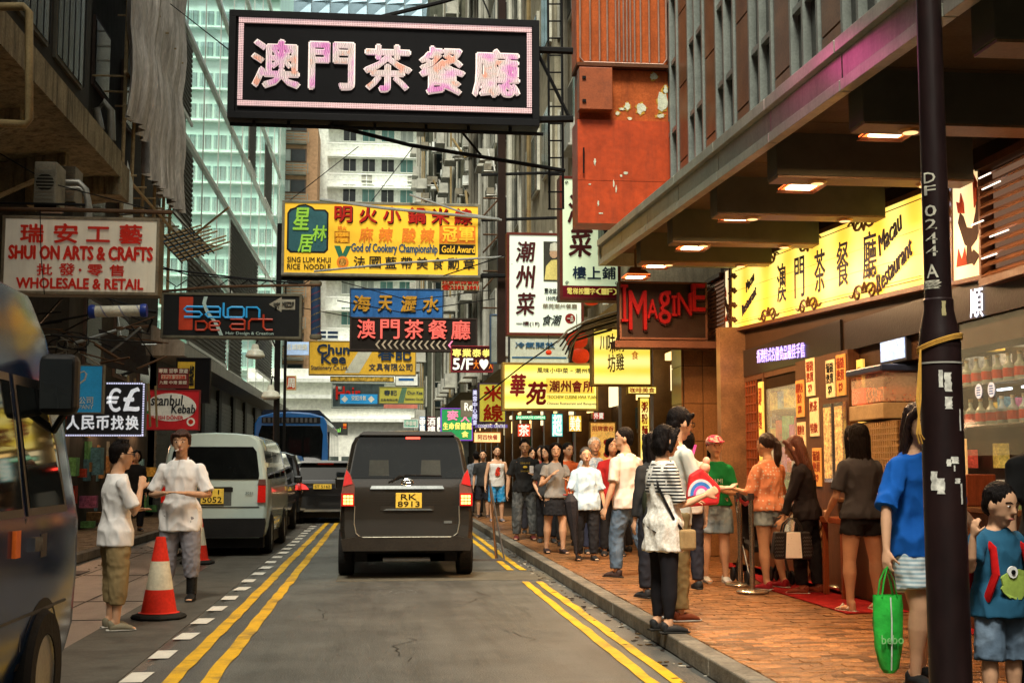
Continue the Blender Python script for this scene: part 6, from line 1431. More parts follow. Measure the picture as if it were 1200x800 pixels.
# 1. big neon sign
s = sign_px('huge black neon sign with five pink characters hanging high across the street', 270, 19, 634, 144, 16.6, thick=.35, face=K, frame=KF, fw=.09, proud=.05)
NP = bpy.data.materials.new('neon_pink'); NP.use_nodes = True; nt = NP.node_tree; bs = nt.nodes['Principled BSDF']; tc = nt.nodes.new('ShaderNodeTexCoord'); ns = nt.nodes.new('ShaderNodeTexNoise'); ns.inputs['Scale'].default_value = 3.2; ns.inputs['Detail'].default_value = 3
nt.links.new(tc.outputs['Object'], ns.inputs[0]); cr = nt.nodes.new('ShaderNodeValToRGB'); cr.color_ramp.elements[0].position = .36; cr.color_ramp.elements[0].color = (.72, .22, .52, 1); cr.color_ramp.elements[1].position = .64; cr.color_ramp.elements[1].color = (.85, .38, .26, 1)
for p_, c_ in ((.42, (.80, .42, .62, 1)), (.50, (.82, .62, .62, 1)), (.58, (.70, .58, .52, 1))): e = cr.color_ramp.elements.new(p_); e.color = c_
# fine tube pattern
wv = nt.nodes.new('ShaderNodeTexWave'); wv.inputs['Scale'].default_value = 14; wv.inputs['Distortion'].default_value = 6; nt.links.new(tc.outputs['Object'], wv.inputs[0]); mr = nt.nodes.new('ShaderNodeMapRange'); mr.inputs[3].default_value = .35; mr.inputs[4].default_value = .8; nt.links.new(wv.outputs[1], mr.inputs[0])
mm = nt.nodes.new('ShaderNodeMix'); mm.data_type = 'RGBA'; mm.blend_type = 'MULTIPLY'; mm.inputs[0].default_value = 1; nt.links.new(ns.outputs[0], cr.inputs[0]); nt.links.new(cr.outputs[0], mm.inputs[6]); nt.links.new(mr.outputs[0], mm.inputs[7]); nt.links.new(mm.outputs[2], bs.inputs['Base Color']); nt.links.new(mm.outputs[2], bs.inputs['Emission Color']); bs.inputs['Emission Strength'].default_value = .36
for ch, (a, b_, c_, d_) in zip('澳門茶餐廳', ((298, 53, 351, 106), (364, 54, 414, 106), (428, 55, 481, 107), (493, 55, 544, 108), (556, 56, 609, 109))):
    s.text(ch, a-.8, b_-.8, b_*0+c_+.8, d_+.8, M('neon_edge', (.8, .7, .65), emit=.35, ecol=(1, .8, .75)), bold=.030, depth=.02); s.text(ch, a+.5, b_+.5, c_-.5, d_-.5, NP, bold=.020, depth=.035)
# bulb border
bulb = None; LBU = M('bulb_cream', (.7, .5, .48), emit=.35, ecol=(1, .72, .74), bump=0)
for (x0, y0, x1, y1) in ((281, 27, 625, 33), (281, 123, 625, 129)): 
    q = s.rect(x0, y0, x1, y1, M('border_cream', (.40, .24, .24), rough=.5, emit=.1, ecol=(1, .7, .6)), 'border_strip', .02)
for (x0, y0, x1, y1) in ((281, 33.5, 287, 122.5), (619, 33.5, 625, 122.5)): s.rect(x0, y0, x1, y1, M('border_mauve', (.25, .12, .16), rough=.5), 'border_strip', .018)
b = MB(); g_ = MB()
def dots(x0, y0, x1, y1, nx, ny):
    for i in range(nx):
        for j in range(ny):
            x, z = s.px(x0+(x1-x0)*(i+.5)/nx, y0+(y1-y0)*(j+.5)/ny); (b if (i+j) % 2 or 1 else g_).obox((x, -.027, z), (.009, .006, .009), Matrix.Rotation(pi/4, 3, 'Y'))
dots(281, 27, 625, 33, 170, 3); dots(281, 123, 625, 129, 170, 3); dots(281, 34, 287, 122, 3, 44); dots(619, 34, 625, 122, 3, 44)
q = b.build('border_bulbs', LBU, s.root, kind='stuff')
for x in (300, 340, 390, 440, 500, 550, 600):
    a = s.px(x, 147)
    MB().box(a[0]-.02, .05, a[1]-.03, a[0]+.02, .12, a[1]+.06).build('bracket', IRN, s.root)
a0, a1 = s.px(272, 148), s.px(640, 150); MB().tube([(a0[0], .1, a0[1]), (a1[0], .1, a1[1])], .025, 6).build('support_rail', IRN, s.root); 
a0, a1 = s.px(634, 50), s.px(676, 50); MB().tube([(a0[0], .1, a0[1]), (a1[0], .1, a1[1])], .05, 6).build('arm', IRN, s.root)
a0, a1 = s.px(634, 133), s.px(676, 131); MB().tube([(a0[0], .1, a0[1]), (a1[0], .1, a1[1])], .05, 6).build('arm', IRN, s.root)
a0, a1 = s.px(634, 55), s.px(672, 131); MB().tube([(a0[0], .1, a0[1]), (a1[0], .1, a1[1])], .025, 6).build('arm', IRN, s.root)
wire('thick black strut running from the neon sign down to the right wall', [(385, 146, 16.8), (480, 170, 16.9), (662, 200, 17.2)], .028, IRN, 'strut', 'strut')
wire('black hoist arm above the neon sign', [(430, 24, 16.9), (520, 2, 17.2), (560, -10, 17.3)], .03, IRN, 'strut', 'strut'); wire('short black strut behind the right end of the neon sign', [(535, 147, 17), (566, 185, 17.2)], .018, IRN, 'strut', 'strut')
wire('black electric cable looping above the sign end', [(566, 0, 16.9), (572, 14, 16.8), (574, 20, 16.7)], .012)
# ladder like iron frame right of neon sign
ld = thing('iron_ladder', 'narrow black iron ladder frame between the neon sign and the red case', 'ladder', P(648, 240, 17.3)); 
for x in (642, 658): MB().tube([P(x, -20, 17.3), P(x+2, 245, 17.3)], .018, 6).build('rail', IRN, ld, world=True)
for k in range(13): MB().tube([P(642, 5+k*20, 17.3), P(659, 5+k*20, 17.3)], .012, 6).build('rung', IRN, ld, world=True)
# 2. Sing Lum Khui
YF = M('sign_yellow', (.85, .50, .03), rough=.4, var=.06, emit=.30, ecol=(1, .58, .04), bump=0, dirt=.12, dcol=(.5, .3, .05), streak=True)
s = sign_px('wide yellow noodle shop sign with a green blue emblem hanging mid street', 331, 237, 564, 324, 23.5, thick=.45, face=YF, frame=M('alu_grime', (.25, .24, .18), rough=.5, metal=.4, dirt=.5), fw=.05)
RD = M('sign_red', (.42, .014, .008), rough=.5, spec=.2, emit=.05, ecol=(1, .05, .01)); BKT = M('sign_black', (.012, .012, .012), rough=.4); NVB = M('sign_blue', (.02, .10, .22), rough=.4); DG2 = M('badge_teal', (.035, .13, .15), rough=.4); LG = M('badge_lime', (.30, .60, .05), rough=.4, emit=.15, ecol=(.45, .9, .1)); ORG = M('badge_orange', (.75, .2, .02), rough=.4, emit=.15, ecol=(1, .3, .02))
s.poly([(337, 252), (340, 247), (346, 245), (350, 242), (358, 241), (366, 244), (369, 247), (381, 247), (385, 251), (385, 294), (381, 298), (341, 298), (337, 294)], BKT, 'emblem', .004); s.poly([(339, 253), (342, 249), (348, 247), (352, 244), (358, 243), (365, 246), (368, 249), (380, 249), (383, 252), (383, 293), (380, 296), (342, 296), (339, 293)], DG2, 'emblem', .008)
s.text('星', 344, 246, 362, 271, LG, bold=.02, y=-.009, shear=.15); s.text('林', 366, 266, 383, 284, LG, bold=.02, y=-.009, shear=.15); s.text('居', 350, 277, 367, 297, LG, bold=.02, y=-.009, shear=.15)
s.text('SING LUM KHUI', 338, 303, 388, 309, BKT, .03); s.text('RICE  NOODLE', 338, 311, 388, 317, BKT, .03)
for ch, x in zip('明火小鍋米線', (392, 421, 449, 478, 506, 533)): s.text(ch, x+1, 244, x+21, 262.5, BKT, .03); s.text(ch, x, 243, x+20, 261.5, RD, .03, .03)
for ch, x in zip('麻辣酸辣', (421, 444, 471, 493)): s.text(ch, x, 267, x+16, 284, ORG, .022, .015, shear=.1)
s.rect(515, 263, 558, 284, ORG, 'badge'); s.text('冠', 519, 265, 536, 282, YF, .03, y=-.007); s.text('軍', 539, 265, 556, 282, YF, .03, y=-.007)
s.rect(515, 285, 558, 297, BKT, 'badge'); s.text('Gold Award', 518, 287, 557, 295, YF, .02, y=-.007)
s.text('God of Cookery Championship', 412, 286, 513, 298.5, NVB, .03)
for i, ch in enumerate('法國藍帶美食勳章'): s.text(ch, 415+i*18.4, 301, 428+i*18.4, 314.5, BKT, .02)
s.poly([(392, 289), (399, 289), (402, 298), (406, 289), (412, 289), (405, 304), (398, 304)], M('ribbon_green', (.04, .2, .12)), 'medal_ribbon'); s.poly([(402+7*cos(k*pi/8), 308+7*sin(k*pi/8)) for k in range(16)], ORG, 'medal', .01); s.poly([(402+4.5*cos(k*pi/6), 308+4.5*sin(k*pi/6)) for k in range(12)], M('medal_pattern', (.5, .25, .05), var=.8, scale=30), 'medal', .014)
s.rect(392, 272, 410, 286, M('stamp_orange', (.65, .28, .03), var=.3, scale=30), 'stamp', .003); s.text('家常風味', 393.5, 273.5, 408.5, 278.5, YF, .02, y=-.004); s.text('字號獎', 394, 280, 408, 285, YF, .02, y=-.004); s.text('明火', 396, 266, 406, 271, ORG, .02)
wire('pale steel tie rod crossing the yellow noodle sign', [(375, 234, 23.2), (450, 244, 23.1), (585, 257, 23.3)], .028, M('galvanised', (.38, .40, .38), rough=.4, metal=.5), 'tie_rod', 'rod')
wire('second galvanised rod slanting from the noodle sign to the pole', [(480, 228, 23.4), (545, 250, 23.4), (588, 258, 23.4)], .02, MATS['galvanised'], 'tie_rod', 'rod'); wire('lower pale rod across the bottom of the noodle sign', [(368, 318, 23.3), (470, 308, 23.2), (590, 301, 23.3)], .02, MATS['galvanised'], 'tie_rod', 'rod')
wire('black steel beam under the yellow noodle sign', [(330, 326, 23.7), (440, 327, 23.7), (592, 323, 23.7)], .04, IRN, 'steel_beam', 'beam')
# vertical steel mast at x 585 and truss
mast = thing('steel_mast', 'tall dark brown steel mast carrying signs on the right side', 'mast', P(588, 560, 23.9)); mast.location.z = P(588, 426, 23.9).z
MB().box(P(583, 300, 23.9).x, 23.8, P(588, 426, 23.9).z, P(592, 300, 23.9).x, 24.0, 17).build('post', M('mast_brown', (.025, .014, .010), rough=.5), mast, world=True)
for k in range(7): z = 4.4+k*.35; MB().tube([(P(566, 300, 23.9).x, 23.9, z), (P(585, 300, 23.9).x, 23.9, z+.35*(k % 2))], .018, 5).build('brace', RST, mast, world=True)
for py in (258, 322, 205): MB().tube([P(564, py, 23.9), P(660, py-3, 23.9)], .03, 6).build('arm', IRN, mast, world=True)
# 3. phone number board
s = sign_px('small faded board with a red telephone number under the noodle sign', 516, 326, 563, 341, 25, thick=.08, face=M('faded_tan', (.34, .28, .16), dirt=.4), frame=None); s.text('北京新派食府', 518, 328, 561, 333, RD, .02); s.text('☎2383 3891', 518, 334, 561, 340, RD, .02)
# 4. blue and black signs
BLS = M('worn_blue', (.03, .13, .36), rough=.6, var=.25, scale=3, dirt=.5, dcol=(.02, .05, .12), streak=True); OC = M('ochre_letters', (.5, .26, .03), rough=.5)
s = sign_px('weathered blue sign with four ochre characters above the black arrow sign', 410, 338, 520, 374, 30.5, thick=.2, face=BLS, frame=M('blue_edge', (.03, .06, .12), dirt=.4), fw=.03)
for ch, (a, c_) in zip('海天瀝水', ((414, 434), (443, 459), (470, 488), (495, 514))): s.text(ch, a, 347, c_, 365, OC, .03, .03, shear=.1)
BB = M('matt_black_board', (.014, .011, .009), spec=.15, rough=.6, dirt=.2); 
s = sign_px('black sign with red outlined characters and a row of chevrons pointing left', 410, 372, 560, 411.5, 29.8, thick=.3, face=BB, frame=M('board_edge', (.04, .03, .025)), fw=.04)
NR = M('neon_red_dim', (.6, .10, .08), rough=.4, emit=.45, ecol=(1, .16, .12))
for ch, (a, c_) in zip('澳門茶餐廳', ((419, 440), (446, 468), (474, 496), (502, 524), (529, 551))): s.text(ch, a, 375, c_, 397, NR, .014, .04)
for k in range(13):
    x = 440+k*7.1; s.poly([(x, 404), (x+4, 399), (x+6, 399), (x+2.3, 404), (x+6, 409), (x+4, 409)], M('chevron_tan', (.45, .38, .28)) if k < 12 else M('chevron_pink', (.8, .2, .35), emit=.4, ecol=(1, .3, .5)), 'chevron', .02)
# 5. Chun Kee
s = sign_px('yellow stationery sign with bold blue lettering and a white road motif', 362, 399.5, 488, 439.5, 35.5, thick=.3, face=M('dusty_yellow', (.62, .38, .04), rough=.6, emit=.08, ecol=(1, .6, .05), dirt=.3, dcol=(.35, .2, .03), streak=True), frame=M('yellow_edge', (.3, .22, .08), dirt=.4), fw=.03)
NB = M('deep_navy', (.01, .03, .07), rough=.4)
s.text('Chun', 372, 404, 409, 415, NB, .06, .03); s.text('Kee', 377, 415.5, 405, 426, NB, .06, .03); s.text('Stationery Co.Ltd.', 365, 428.5, 408, 435, NB, .01)
s.poly([(421, 410), (437, 410), (421, 437), (404, 437)], M('grey_stripe', (.5, .52, .42)), 'road_motif', .004); s.text('春記', 443, 404, 482, 422, NB, .03, .03); s.chars('文具有限公司', 432, 426, 484, 434, NB, bold=.02)
# 6. Salon de art
s = sign_px('black hair salon sign with blue and red thin lettering at left', 189, 343.5, 354, 396.5, 21, thick=.22, face=M('salon_black', (.012, .013, .013), rough=.5, spec=.2, bump=0), frame=M('mouldy_frame', (.14, .13, .09), rough=.7, dirt=.7), fw=.04)
SR = M('salon_red', (.42, .04, .015), rough=.4, emit=.05, ecol=(1, .1, .03)); SB = M('salon_blue', (.03, .32, .62), rough=.4, emit=.12, ecol=(.05, .5, 1)); SS2 = M('salon_mint', (.45, .6, .55), rough=.4)
s.rect(210, 348.5, 226, 387, SR, 'red_block', .004)
def strokes(paths, mat, r=.018, y=-.012):
    for p in paths:
        pts = [(*s.px(*q),) for q in p]; MB().tube([(a, y, b_) for a, b_ in pts], r, 5).build('lettering', mat, s.root)
strokes([[(238, 360), (219, 360), (216, 363), (219, 366), (234, 366), (237, 369), (234, 372), (216, 372)], [(242, 360), (256, 360), (258, 362), (258, 372), (244, 372), (241, 369), (244, 366), (257, 366)],
         [(262, 355), (262, 370), (264, 372), (269, 372)], [(271, 360), (284, 360), (286, 362), (286, 370), (284, 372), (269, 372), (267, 370), (267, 362), (271, 360)], [(289, 372), (289, 360), (301, 360), (304, 363), (304, 372)]], SB)
strokes([[(230, 387), (230, 377), (240, 377), (243, 380), (243, 384), (240, 387), (230, 387)], [(258, 387), (248, 387), (246, 385), (246, 379), (248, 377), (257, 377), (258, 379), (257, 382), (247, 382)], [(270, 374), (284, 374), (287, 376), (287, 386), (272, 386), (270, 383), (272, 380), (286, 380)],
         [(292, 386), (292, 377), (295, 374), (303, 374)], [(309, 368), (309, 383), (312, 386), (320, 386)], [(303, 374), (320, 374)]], SR)
q = MB(); pp = [s.px(*p) for p in ((241, 348), (239, 356), (243, 366), (252, 377), (256, 384), (260, 393))]; n = len(pp)
MB().add([(a-.03, -.02, b_) for a, b_ in pp]+[(a+.03, -.02, b_) for a, b_ in pp], [(i, n+i, n+i+1, i+1) for i in range(n-1)]).build('ribbon', SS2, s.root)
s.poly([(315, 356), (330, 347), (330, 350), (346, 350), (346, 362), (330, 362), (330, 365)], M('arrow_grey', (.32, .3, .23)), 'arrow'); s.text('SHOP', 320.5, 354, 328, 357, BKT, .01, y=-.007); s.text('B1', 322, 358, 327, 361, BKT, .01, y=-.007); s.text('MEZZ/F', 331, 353, 344.5, 359, BKT, .01, y=-.007); s.text('Hair Design & Creation', 265, 388.5, 321, 393, SS2, .01)
wire('long steel truss bar above the salon sign', [(150, 345, 21), (250, 336, 21), (375, 334, 21)], .022, RST, 'truss_bar', 'bar'); wire('upper truss bar over the salon sign with bent ties', [(190, 315, 21), (285, 326, 21), (350, 332, 21)], .014, IRN, 'truss_bar', 'bar')
tr_ = thing('sign_bracket', 'zigzag iron bracket holding up the salon sign', 'bracket', P(270, 340, 21.05)); 
for k in range(14): MB().tube([P(195+k*12, 336 if k % 2 else 328, 21.05), P(207+k*12, 328 if k % 2 else 336, 21.05)], .009, 5).build('tie', IRN, tr_, world=True)
for x in (205, 270, 335): MB().tube([P(x, 336, 21.05), P(x, 345, 21.05)], .012, 5).build('hanger', IRN, tr_, world=True)
# 7. Shui On
s = sign_px('cream sign with red lettering for arts and crafts at upper left', 2, 254, 187, 345, 17, thick=.3, face=M('cream_face', (.66, .60, .46), rough=.5, emit=.06, ecol=(1, .9, .7), var=.08, dirt=.35, dcol=(.42, .33, .2), streak=True), frame=M('cream_frame', (.22, .18, .12), rough=.7, dirt=.6), fw=.04)
for ch, (a, c_, y0, y1) in zip('瑞安工藝', ((24, 50, 264, 285), (63, 90, 263, 285), (101, 128, 266, 283), (140, 166, 263, 285))): s.text(ch, a, y0, c_, y1, RD, .03, .02)
s.text('SHUI ON ARTS & CRAFTS', 11, 289, 179, 304.5, RD, .055); s.text('批', 44, 310, 62, 323, RD, .02); s.text('發', 70, 309, 88, 323, RD, .02); s.text('·', 93, 315, 96, 318, RD, .03); s.text('零', 103, 310, 121, 323, RD, .02); s.text('售', 129, 310, 146, 323, RD, .02); s.text('WHOLESALE & RETAIL', 21, 326.5, 169, 338.5, RD, .05)
wire('rusty beam and wires above the cream crafts sign', [(0, 245, 17.1), (80, 246, 17.1), (202, 249, 17.1)], .028, RST, 'steel_beam', 'beam'); wire('thin electric wire dropping over the cream crafts sign', [(47, 246, 16.9), (48, 300, 16.9), (52, 345, 16.9)], .006)
wire('iron rail over the crafts sign', [(0, 238, 17.5), (100, 240, 17.5)], .018, IRN, 'rail', 'rail'); wire('sloping thin wire behind the crafts sign', [(0, 180, 17.6), (60, 215, 17.6), (185, 248, 17.6)], .008)
# barber poles
BLU2 = M('pole_blue', (.02, .05, .3), rough=.3); 
def barber(label, p0, p1, r_, cols_b, nseg, caps=True, mat_cap=None):
    a, b_ = p0, p1; L_ = (b_-a).length; t = thing('barber_pole', label, 'barber pole', a); d = (b_-a)/L_; rot = d.to_track_quat('Z', 'Y').to_matrix()
    MB().lathe([(.004, 0), (r_, 0), (r_, L_), (.004, L_)], n=20, rot=rot).build('tube', cols_b[0], t, smooth=True)
    for ci, cm in enumerate(cols_b[1:]):
        b = MB(); ph = ci*2*pi/(len(cols_b)-1); n = 60; vs = []; fs = []
        for i in range(n+1):
            for w2 in (0, .3):
                an = ph+nseg*2*pi*i/n+w2*1.6; vs.append(rot @ V(((r_+.003)*cos(an), (r_+.003)*sin(an), L_*i/n)))
        b.add(vs, [(2*i, 2*i+1, 2*i+3, 2*i+2) for i in range(n)]); b.build('stripe', cm, t)
    for z in ((-.09, 0), (L_, L_+.09)): MB().lathe([(.004, z[0]), (r_*1.15, z[0]), (r_*1.25, (z[0]+z[1])/2), (r_*1.15, z[1]), (.004, z[1])], n=20, rot=rot).build('cap', mat_cap or BLU2, t, smooth=True)
barber('horizontal barber pole with cream tube and blue stripes left of the salon sign', P(112, 365, 19.5), P(165, 364, 19.5), .085, [M('pole_cream', (.7, .68, .55), rough=.3), BLU2], 2.5)
barber('upright barber pole with red yellow and blue stripes below the noodle sign', P(370, 392, 26), P(370, 335, 26), .10, [M('pole_dark_blue', (.02, .05, .12), rough=.4), M('pole_red', (.4, .04, .02)), M('pole_yellow', (.5, .35, .05))], 3.5, mat_cap=M('cap_grey', (.15, .14, .1)))
# 8. left lower signs
s = sign_px('blue company sign with a white hook logo near the minibus mirror', 60, 427, 121, 484.5, 18, thick=.12, face=M('sky_blue_face', (.02, .25, .48), rough=.4, emit=.1, ecol=(.05, .5, .9), bump=0), frame=M('grey_edge', (.2, .2, .17), dirt=.4), fw=.02)
CRM = M('cream_letters', (.7, .7, .6), rough=.5); s.chars('限公司', 84, 465, 110, 473, CRM, bold=.02); s.text('COMPANY', 78, 474, 110, 479, CRM, .01)
MB().tube([(*[0]*0, s.px(x, y)[0], -.01, s.px(x, y)[1]) for x, y in ((84, 452), (92, 450), (99, 445), (101, 438), (98, 435), (92, 437), (88, 441))], .012, 6).build('logo', CRM, s.root)
s = sign_px('black money exchange board with euro and pound signs and white characters', 77, 447, 171.5, 512.5, 20, thick=.18, face=M('exchange_black', (.03, .03, .034), rough=.4), frame=None)
WL = M('white_led', (.7, .7, .68), rough=.4, emit=.35, ecol=(.9, .95, 1))
s.text('€', 125, 455, 141, 482, WL, .02); s.text('£', 145, 454, 163, 481, WL, .03); 
for i, ch in enumerate('人民币找换'): s.text(ch, 79+i*17.3, 487, 93.5+i*17.3, 503, WL, .03)
b = MB()
for k in range(34): x, z = s.px(79+k*2.7, 510); b.obox((x, -.006, z), (.012, .006, .012))
for k in range(22): x, z = s.px(168, 450+k*2.8); b.obox((x, -.006, z), (.012, .006, .012))
for k in range(16): x, z = s.px(125+k*2.7, 449); b.obox((x, -.006, z), (.012, .006, .012))
b.build('border_lights', M('led_lilac', (.6, .6, .75), emit=.6, ecol=(.7, .72, 1)), s.root, kind='stuff')
s = sign_px('red and white oval kebab shop sign above the man in the white shirt', 169, 456.5, 234, 504, 24, thick=.12, face=M('kebab_red', (.45, .015, .02), rough=.35, emit=.05, ecol=(1, .05, .05)), frame=M('thin_red_frame', (.25, .03, .03), dirt=.3), fw=.02)
OVW = M('oval_cream', (.68, .66, .55), rough=.4, emit=.05, ecol=(1, 1, .9)); s.poly([(200+30*cos(k*pi/16), 477+16.5*sin(k*pi/16)) for k in range(32)], OVW, 'oval'); s.text('Istanbul', 174, 463, 214, 475, BKT, .02, y=-.007, shear=.1); s.text('Kebab', 201, 474, 229, 484, BKT, .025, y=-.007, shear=.1); s.text('TURKISH DÖNER', 171, 486, 215, 491.5, RD, .02, y=-.007); s.poly([(224+5*cos(k*pi/6), 494+5*sin(k*pi/6)) for k in range(12)], OVW, 'stamp', .009); s.poly([(224+3*cos(k*pi/4), 494+3*sin(k*pi/4)) for k in range(8)], RD, 'stamp', .012)
s.poly([(171, 482), (177, 480), (176, 484), (172, 485)], M('leaf_green', (.04, .25, .06)), 'leaf', .009)
s = sign_px('tall black framed sign with a yellow panel behind the kebab sign', 206, 419, 246, 472, 26, thick=.15, face=K, frame=KF, fw=.02); s.rect(208, 424, 228, 455, M('yellow_dim', (.6, .42, .05)), 'yellow_panel'); s.text('金記', 222, 428, 227, 452, BKT, .02, y=-.007)
s = sign_px('maroon board of small cream characters stacked left of the black framed sign', 184, 430, 222, 456, 25.3, thick=.1, face=M('maroon_board', (.16, .03, .03), rough=.6, dirt=.3), frame=None); s.text('專業 留學 旅遊', 186, 432, 220, 437, CRM, .02); s.rect(189, 439, 218, 444, M('cream_band', (.55, .5, .38)), 'band'); s.text('2723 2228', 190, 440, 217, 443.5, RD, .02, y=-.007); s.text('九龍 中港 簽證', 187, 446, 219, 450, CRM, .02)
# 9. right side: tall white menu signs
MWH = M('menu_white', (.72, .78, .66), rough=.4, emit=.28, ecol=(.85, 1, .82), bump=0, var=.05, dirt=.15, dcol=(.5, .5, .35)); DKR = M('dark_red_frame', (.13, .03, .02), rough=.5, dirt=.3)
s = sign_px('white upright menu sign with three dark brush characters and a framed portrait', 594, 273, 684, 393, 21, thick=.22, face=MWH, frame=DKR, fw=.045)
BR_ = M('brush_maroon', (.07, .015, .015), rough=.5)
for ch, y0, y1 in (('潮', 284, 307), ('州', 312, 338), ('菜', 344, 369)): s.text(ch, 605, y0, 627, y1, BR_, .028, .012, shear=.12)
s.text('一樓(1F)', 605, 377, 632, 382.5, BR_, .02)
s.rect(637, 283, 657, 330, M('portrait_dark', (.05, .05, .04)), 'portrait'); s.poly([(638, 328), (640, 312), (646, 305), (657, 304), (657, 328)], M('chef_yellow', (.7, .6, .2)), 'portrait_figure', .009); s.poly([(649+5*cos(k*pi/5), 297+6*sin(k*pi/5)) for k in range(10)], M('portrait_skin', (.5, .32, .2)), 'portrait_figure', .010); s.poly([(644, 294), (645, 286), (650, 284), (656, 286), (656, 294)], M('chef_hat', (.6, .6, .5)), 'portrait_figure', .011)
s.text('豐收盆菜', 638, 338, 657, 344, BKT, .02); s.text('150元起', 640, 347, 656, 352, BKT, .02); s.text('華苑潮州餐廳', 636, 356, 676, 361.5, M('faint_brown', (.25, .2, .12)), .01); s.text('食潮', 636, 369, 658, 381, BKT, .02, shear=.3); s.poly([(668+6*cos(k*pi/8), 373+6*sin(k*pi/8)) for k in range(16)], M('seal_red', (.25, .02, .02)), 'seal', .006); s.text('一品', 664.5, 370, 671.5, 376.5, CRM, .02, y=-.007)
s = sign_px('tallest white menu sign with green tint tucked behind the red case', 656, 207, 727, 352, 19.2, thick=.3, face=M('menu_mint', (.66, .78, .55), rough=.4, emit=.3, ecol=(.8, 1, .62), bump=0, var=.05), frame=DKR, fw=.045)
s.text('潮', 666, 229, 690, 262, BR_, .028, shear=.12); s.text('菜', 667, 268, 694, 301, BR_, .03, shear=.12); s.chars('樓上鋪', 670, 313, 722, 327, NB, bold=.03); s.rect(659, 335, 725, 350, M('menu_red_band', (.18, .01, .02)), 'band'); s.chars('電梯按1字(1F)', 664, 338, 724, 345, M('band_yellow', (.75, .65, .15), emit=.3, ecol=(1, .85, .2)), bold=.02); s.text('川粵', 701, 255, 712, 300, BKT, .02)
b = MB(); 
for (x, y) in ((664, 215), (664, 332), (722, 332)): 
    a = s.px(x, y); b.tube([(a[0]+.03*cos(t)*(1-t/9), -.01, a[1]+.03*sin(t)*(1-t/9)) for t in range(8)], .006, 5)
b.build('corner_scroll', BKT, s.root)
# 10. yellow signs at right
YL = tube_lit('tube_lit_board', (.85, .62, .05), (1, .86, .28), 3, .95, vertical=False)
s = sign_px('lit yellow restaurant board with red brush characters over the crowd', 589, 425, 701, 481, 22.5, thick=.3, face=YL, frame=M('gold_frame', (.35, .22, .05), rough=.5), fw=.04)
BRR = M('brush_red', (.28, .02, .02), rough=.5); s.text('華', 598, 439, 616, 464, BRR, .04, .02, shear=.15); s.text('苑', 617, 448, 641, 474, BRR, .04, .02, shear=.15); s.rect(640, 443, 697, 461, M('amber_band', (.8, .5, .04), emit=.5, ecol=(1, .7, .1)), 'band'); s.chars('潮州會所', 643, 446, 696, 459, BRR, bold=.03); s.chars('風味小中菜·潮州特', 629, 431, 696, 437, BKT, bold=.02); s.text('TEOCHEW CUISINE HWA YUAN', 641, 463, 699, 467, BKT, .01); s.text('Chinese Restaurant and Banquets', 641, 471, 699, 475, BKT, .01)
s = sign_px('slanted yellow panel with vertical brush writing below the dark lettered board', 694, 384, 764, 452, 19.6, thick=.25, face=YL, frame=MATS['gold_frame'], fw=.03)
for i, (ch, x0, x1, y0, y1) in enumerate((('川', 703, 711, 394, 410), ('味', 712, 721, 391, 414), ('坊', 712, 721, 415, 436), ('鍋', 722, 731, 392, 412), ('雞', 722, 731, 414, 434), ('店', 740, 748, 398, 408), ('食', 740, 748, 411, 421))): s.text(ch, x0, y0, x1, y1, M('brush_brown', (.2, .1, .02)) if i < 5 else ORG, .01, .01)
s = sign_px('lemon upright sign with two red characters left of the lit yellow board', 561, 449, 593, 495, 25.5, thick=.25, face=M('lemon_face', (.62, .55, .06), rough=.4, emit=.25, ecol=(1, .9, .1), bump=0), frame=M('purple_edge', (.12, .08, .25)), fw=.02); s.text('米', 567, 452, 589, 470, RD, .04, .03); s.text('線', 567, 474, 589, 493, RD, .04, .03)
s = sign_px('dark board with yellow characters and a fifth floor notice with a heart', 528.5, 405, 578, 436, 27, thick=.15, face=M('board_dark_red', (.05, .012, .015), rough=.5), frame=M('board_red_rim', (.25, .03, .04)), fw=.02)
LY = M('letter_yellow', (.8, .65, .1), emit=.5, ecol=(1, .85, .25)); s.chars('專業泰拳', 529.5, 409, 576, 418, LY, bold=.03); s.text('5/F', 531, 420, 554, 433, M('letter_white', (.8, .8, .7), emit=.4, ecol=(1, 1, .9)), .04); s.text('♥', 562, 421, 572, 433, MATS['letter_white'], .02); s.text('大', 555, 422, 561, 432, ORG, .02); s.text('大', 573, 422, 577, 432, ORG, .02)
s = sign_px('green sign with red and yellow characters far down the right side', 516.5, 478, 554, 516, 36, thick=.25, face=M('sign_green', (.02, .25, .08), rough=.4, emit=.12, ecol=(.05, .8, .2)), frame=M('green_purple_rim', (.15, .05, .35), emit=.2, ecol=(.4, .1, 1)), fw=.03); s.text('麥', 524, 481, 537, 492, MATS['chevron_pink'], .04); s.text('大', 540, 484, 550, 494, MATS['chevron_pink'], .04); s.chars('生命保健館', 519, 495, 553, 503, LY, bold=.03); s.text('食', 541, 505, 549, 512, LY, .04)
s = sign_px('grey board with white letters beside the green sign', 539, 468, 556, 489, 33, thick=.1, face=M('taupe', (.2, .18, .13)), frame=None); s.text('Re', 544.5, 472, 554, 481, MATS['letter_white'], .03)
s = sign_px('purple edged narrow sign left of the lemon sign', 553, 455, 560, 500, 26.5, thick=.1, face=M('purple_face', (.06, .04, .16)), frame=None)
for k in range(6): s.text('美容中心開業'[k], 554, 457+k*7, 559, 463+k*7, MATS['led_lilac'], .02)
s = sign_px('small cream lit box with red script low on the right', 555, 506, 587, 518.5, 27, thick=.15, face=M('lit_cream', (.8, .6, .25), emit=.7, ecol=(1, .72, .3)), frame=M('orange_frame', (.5, .15, .02)), fw=.015); s.text('阿四快餐', 560, 509, 583, 515, RD, .02)
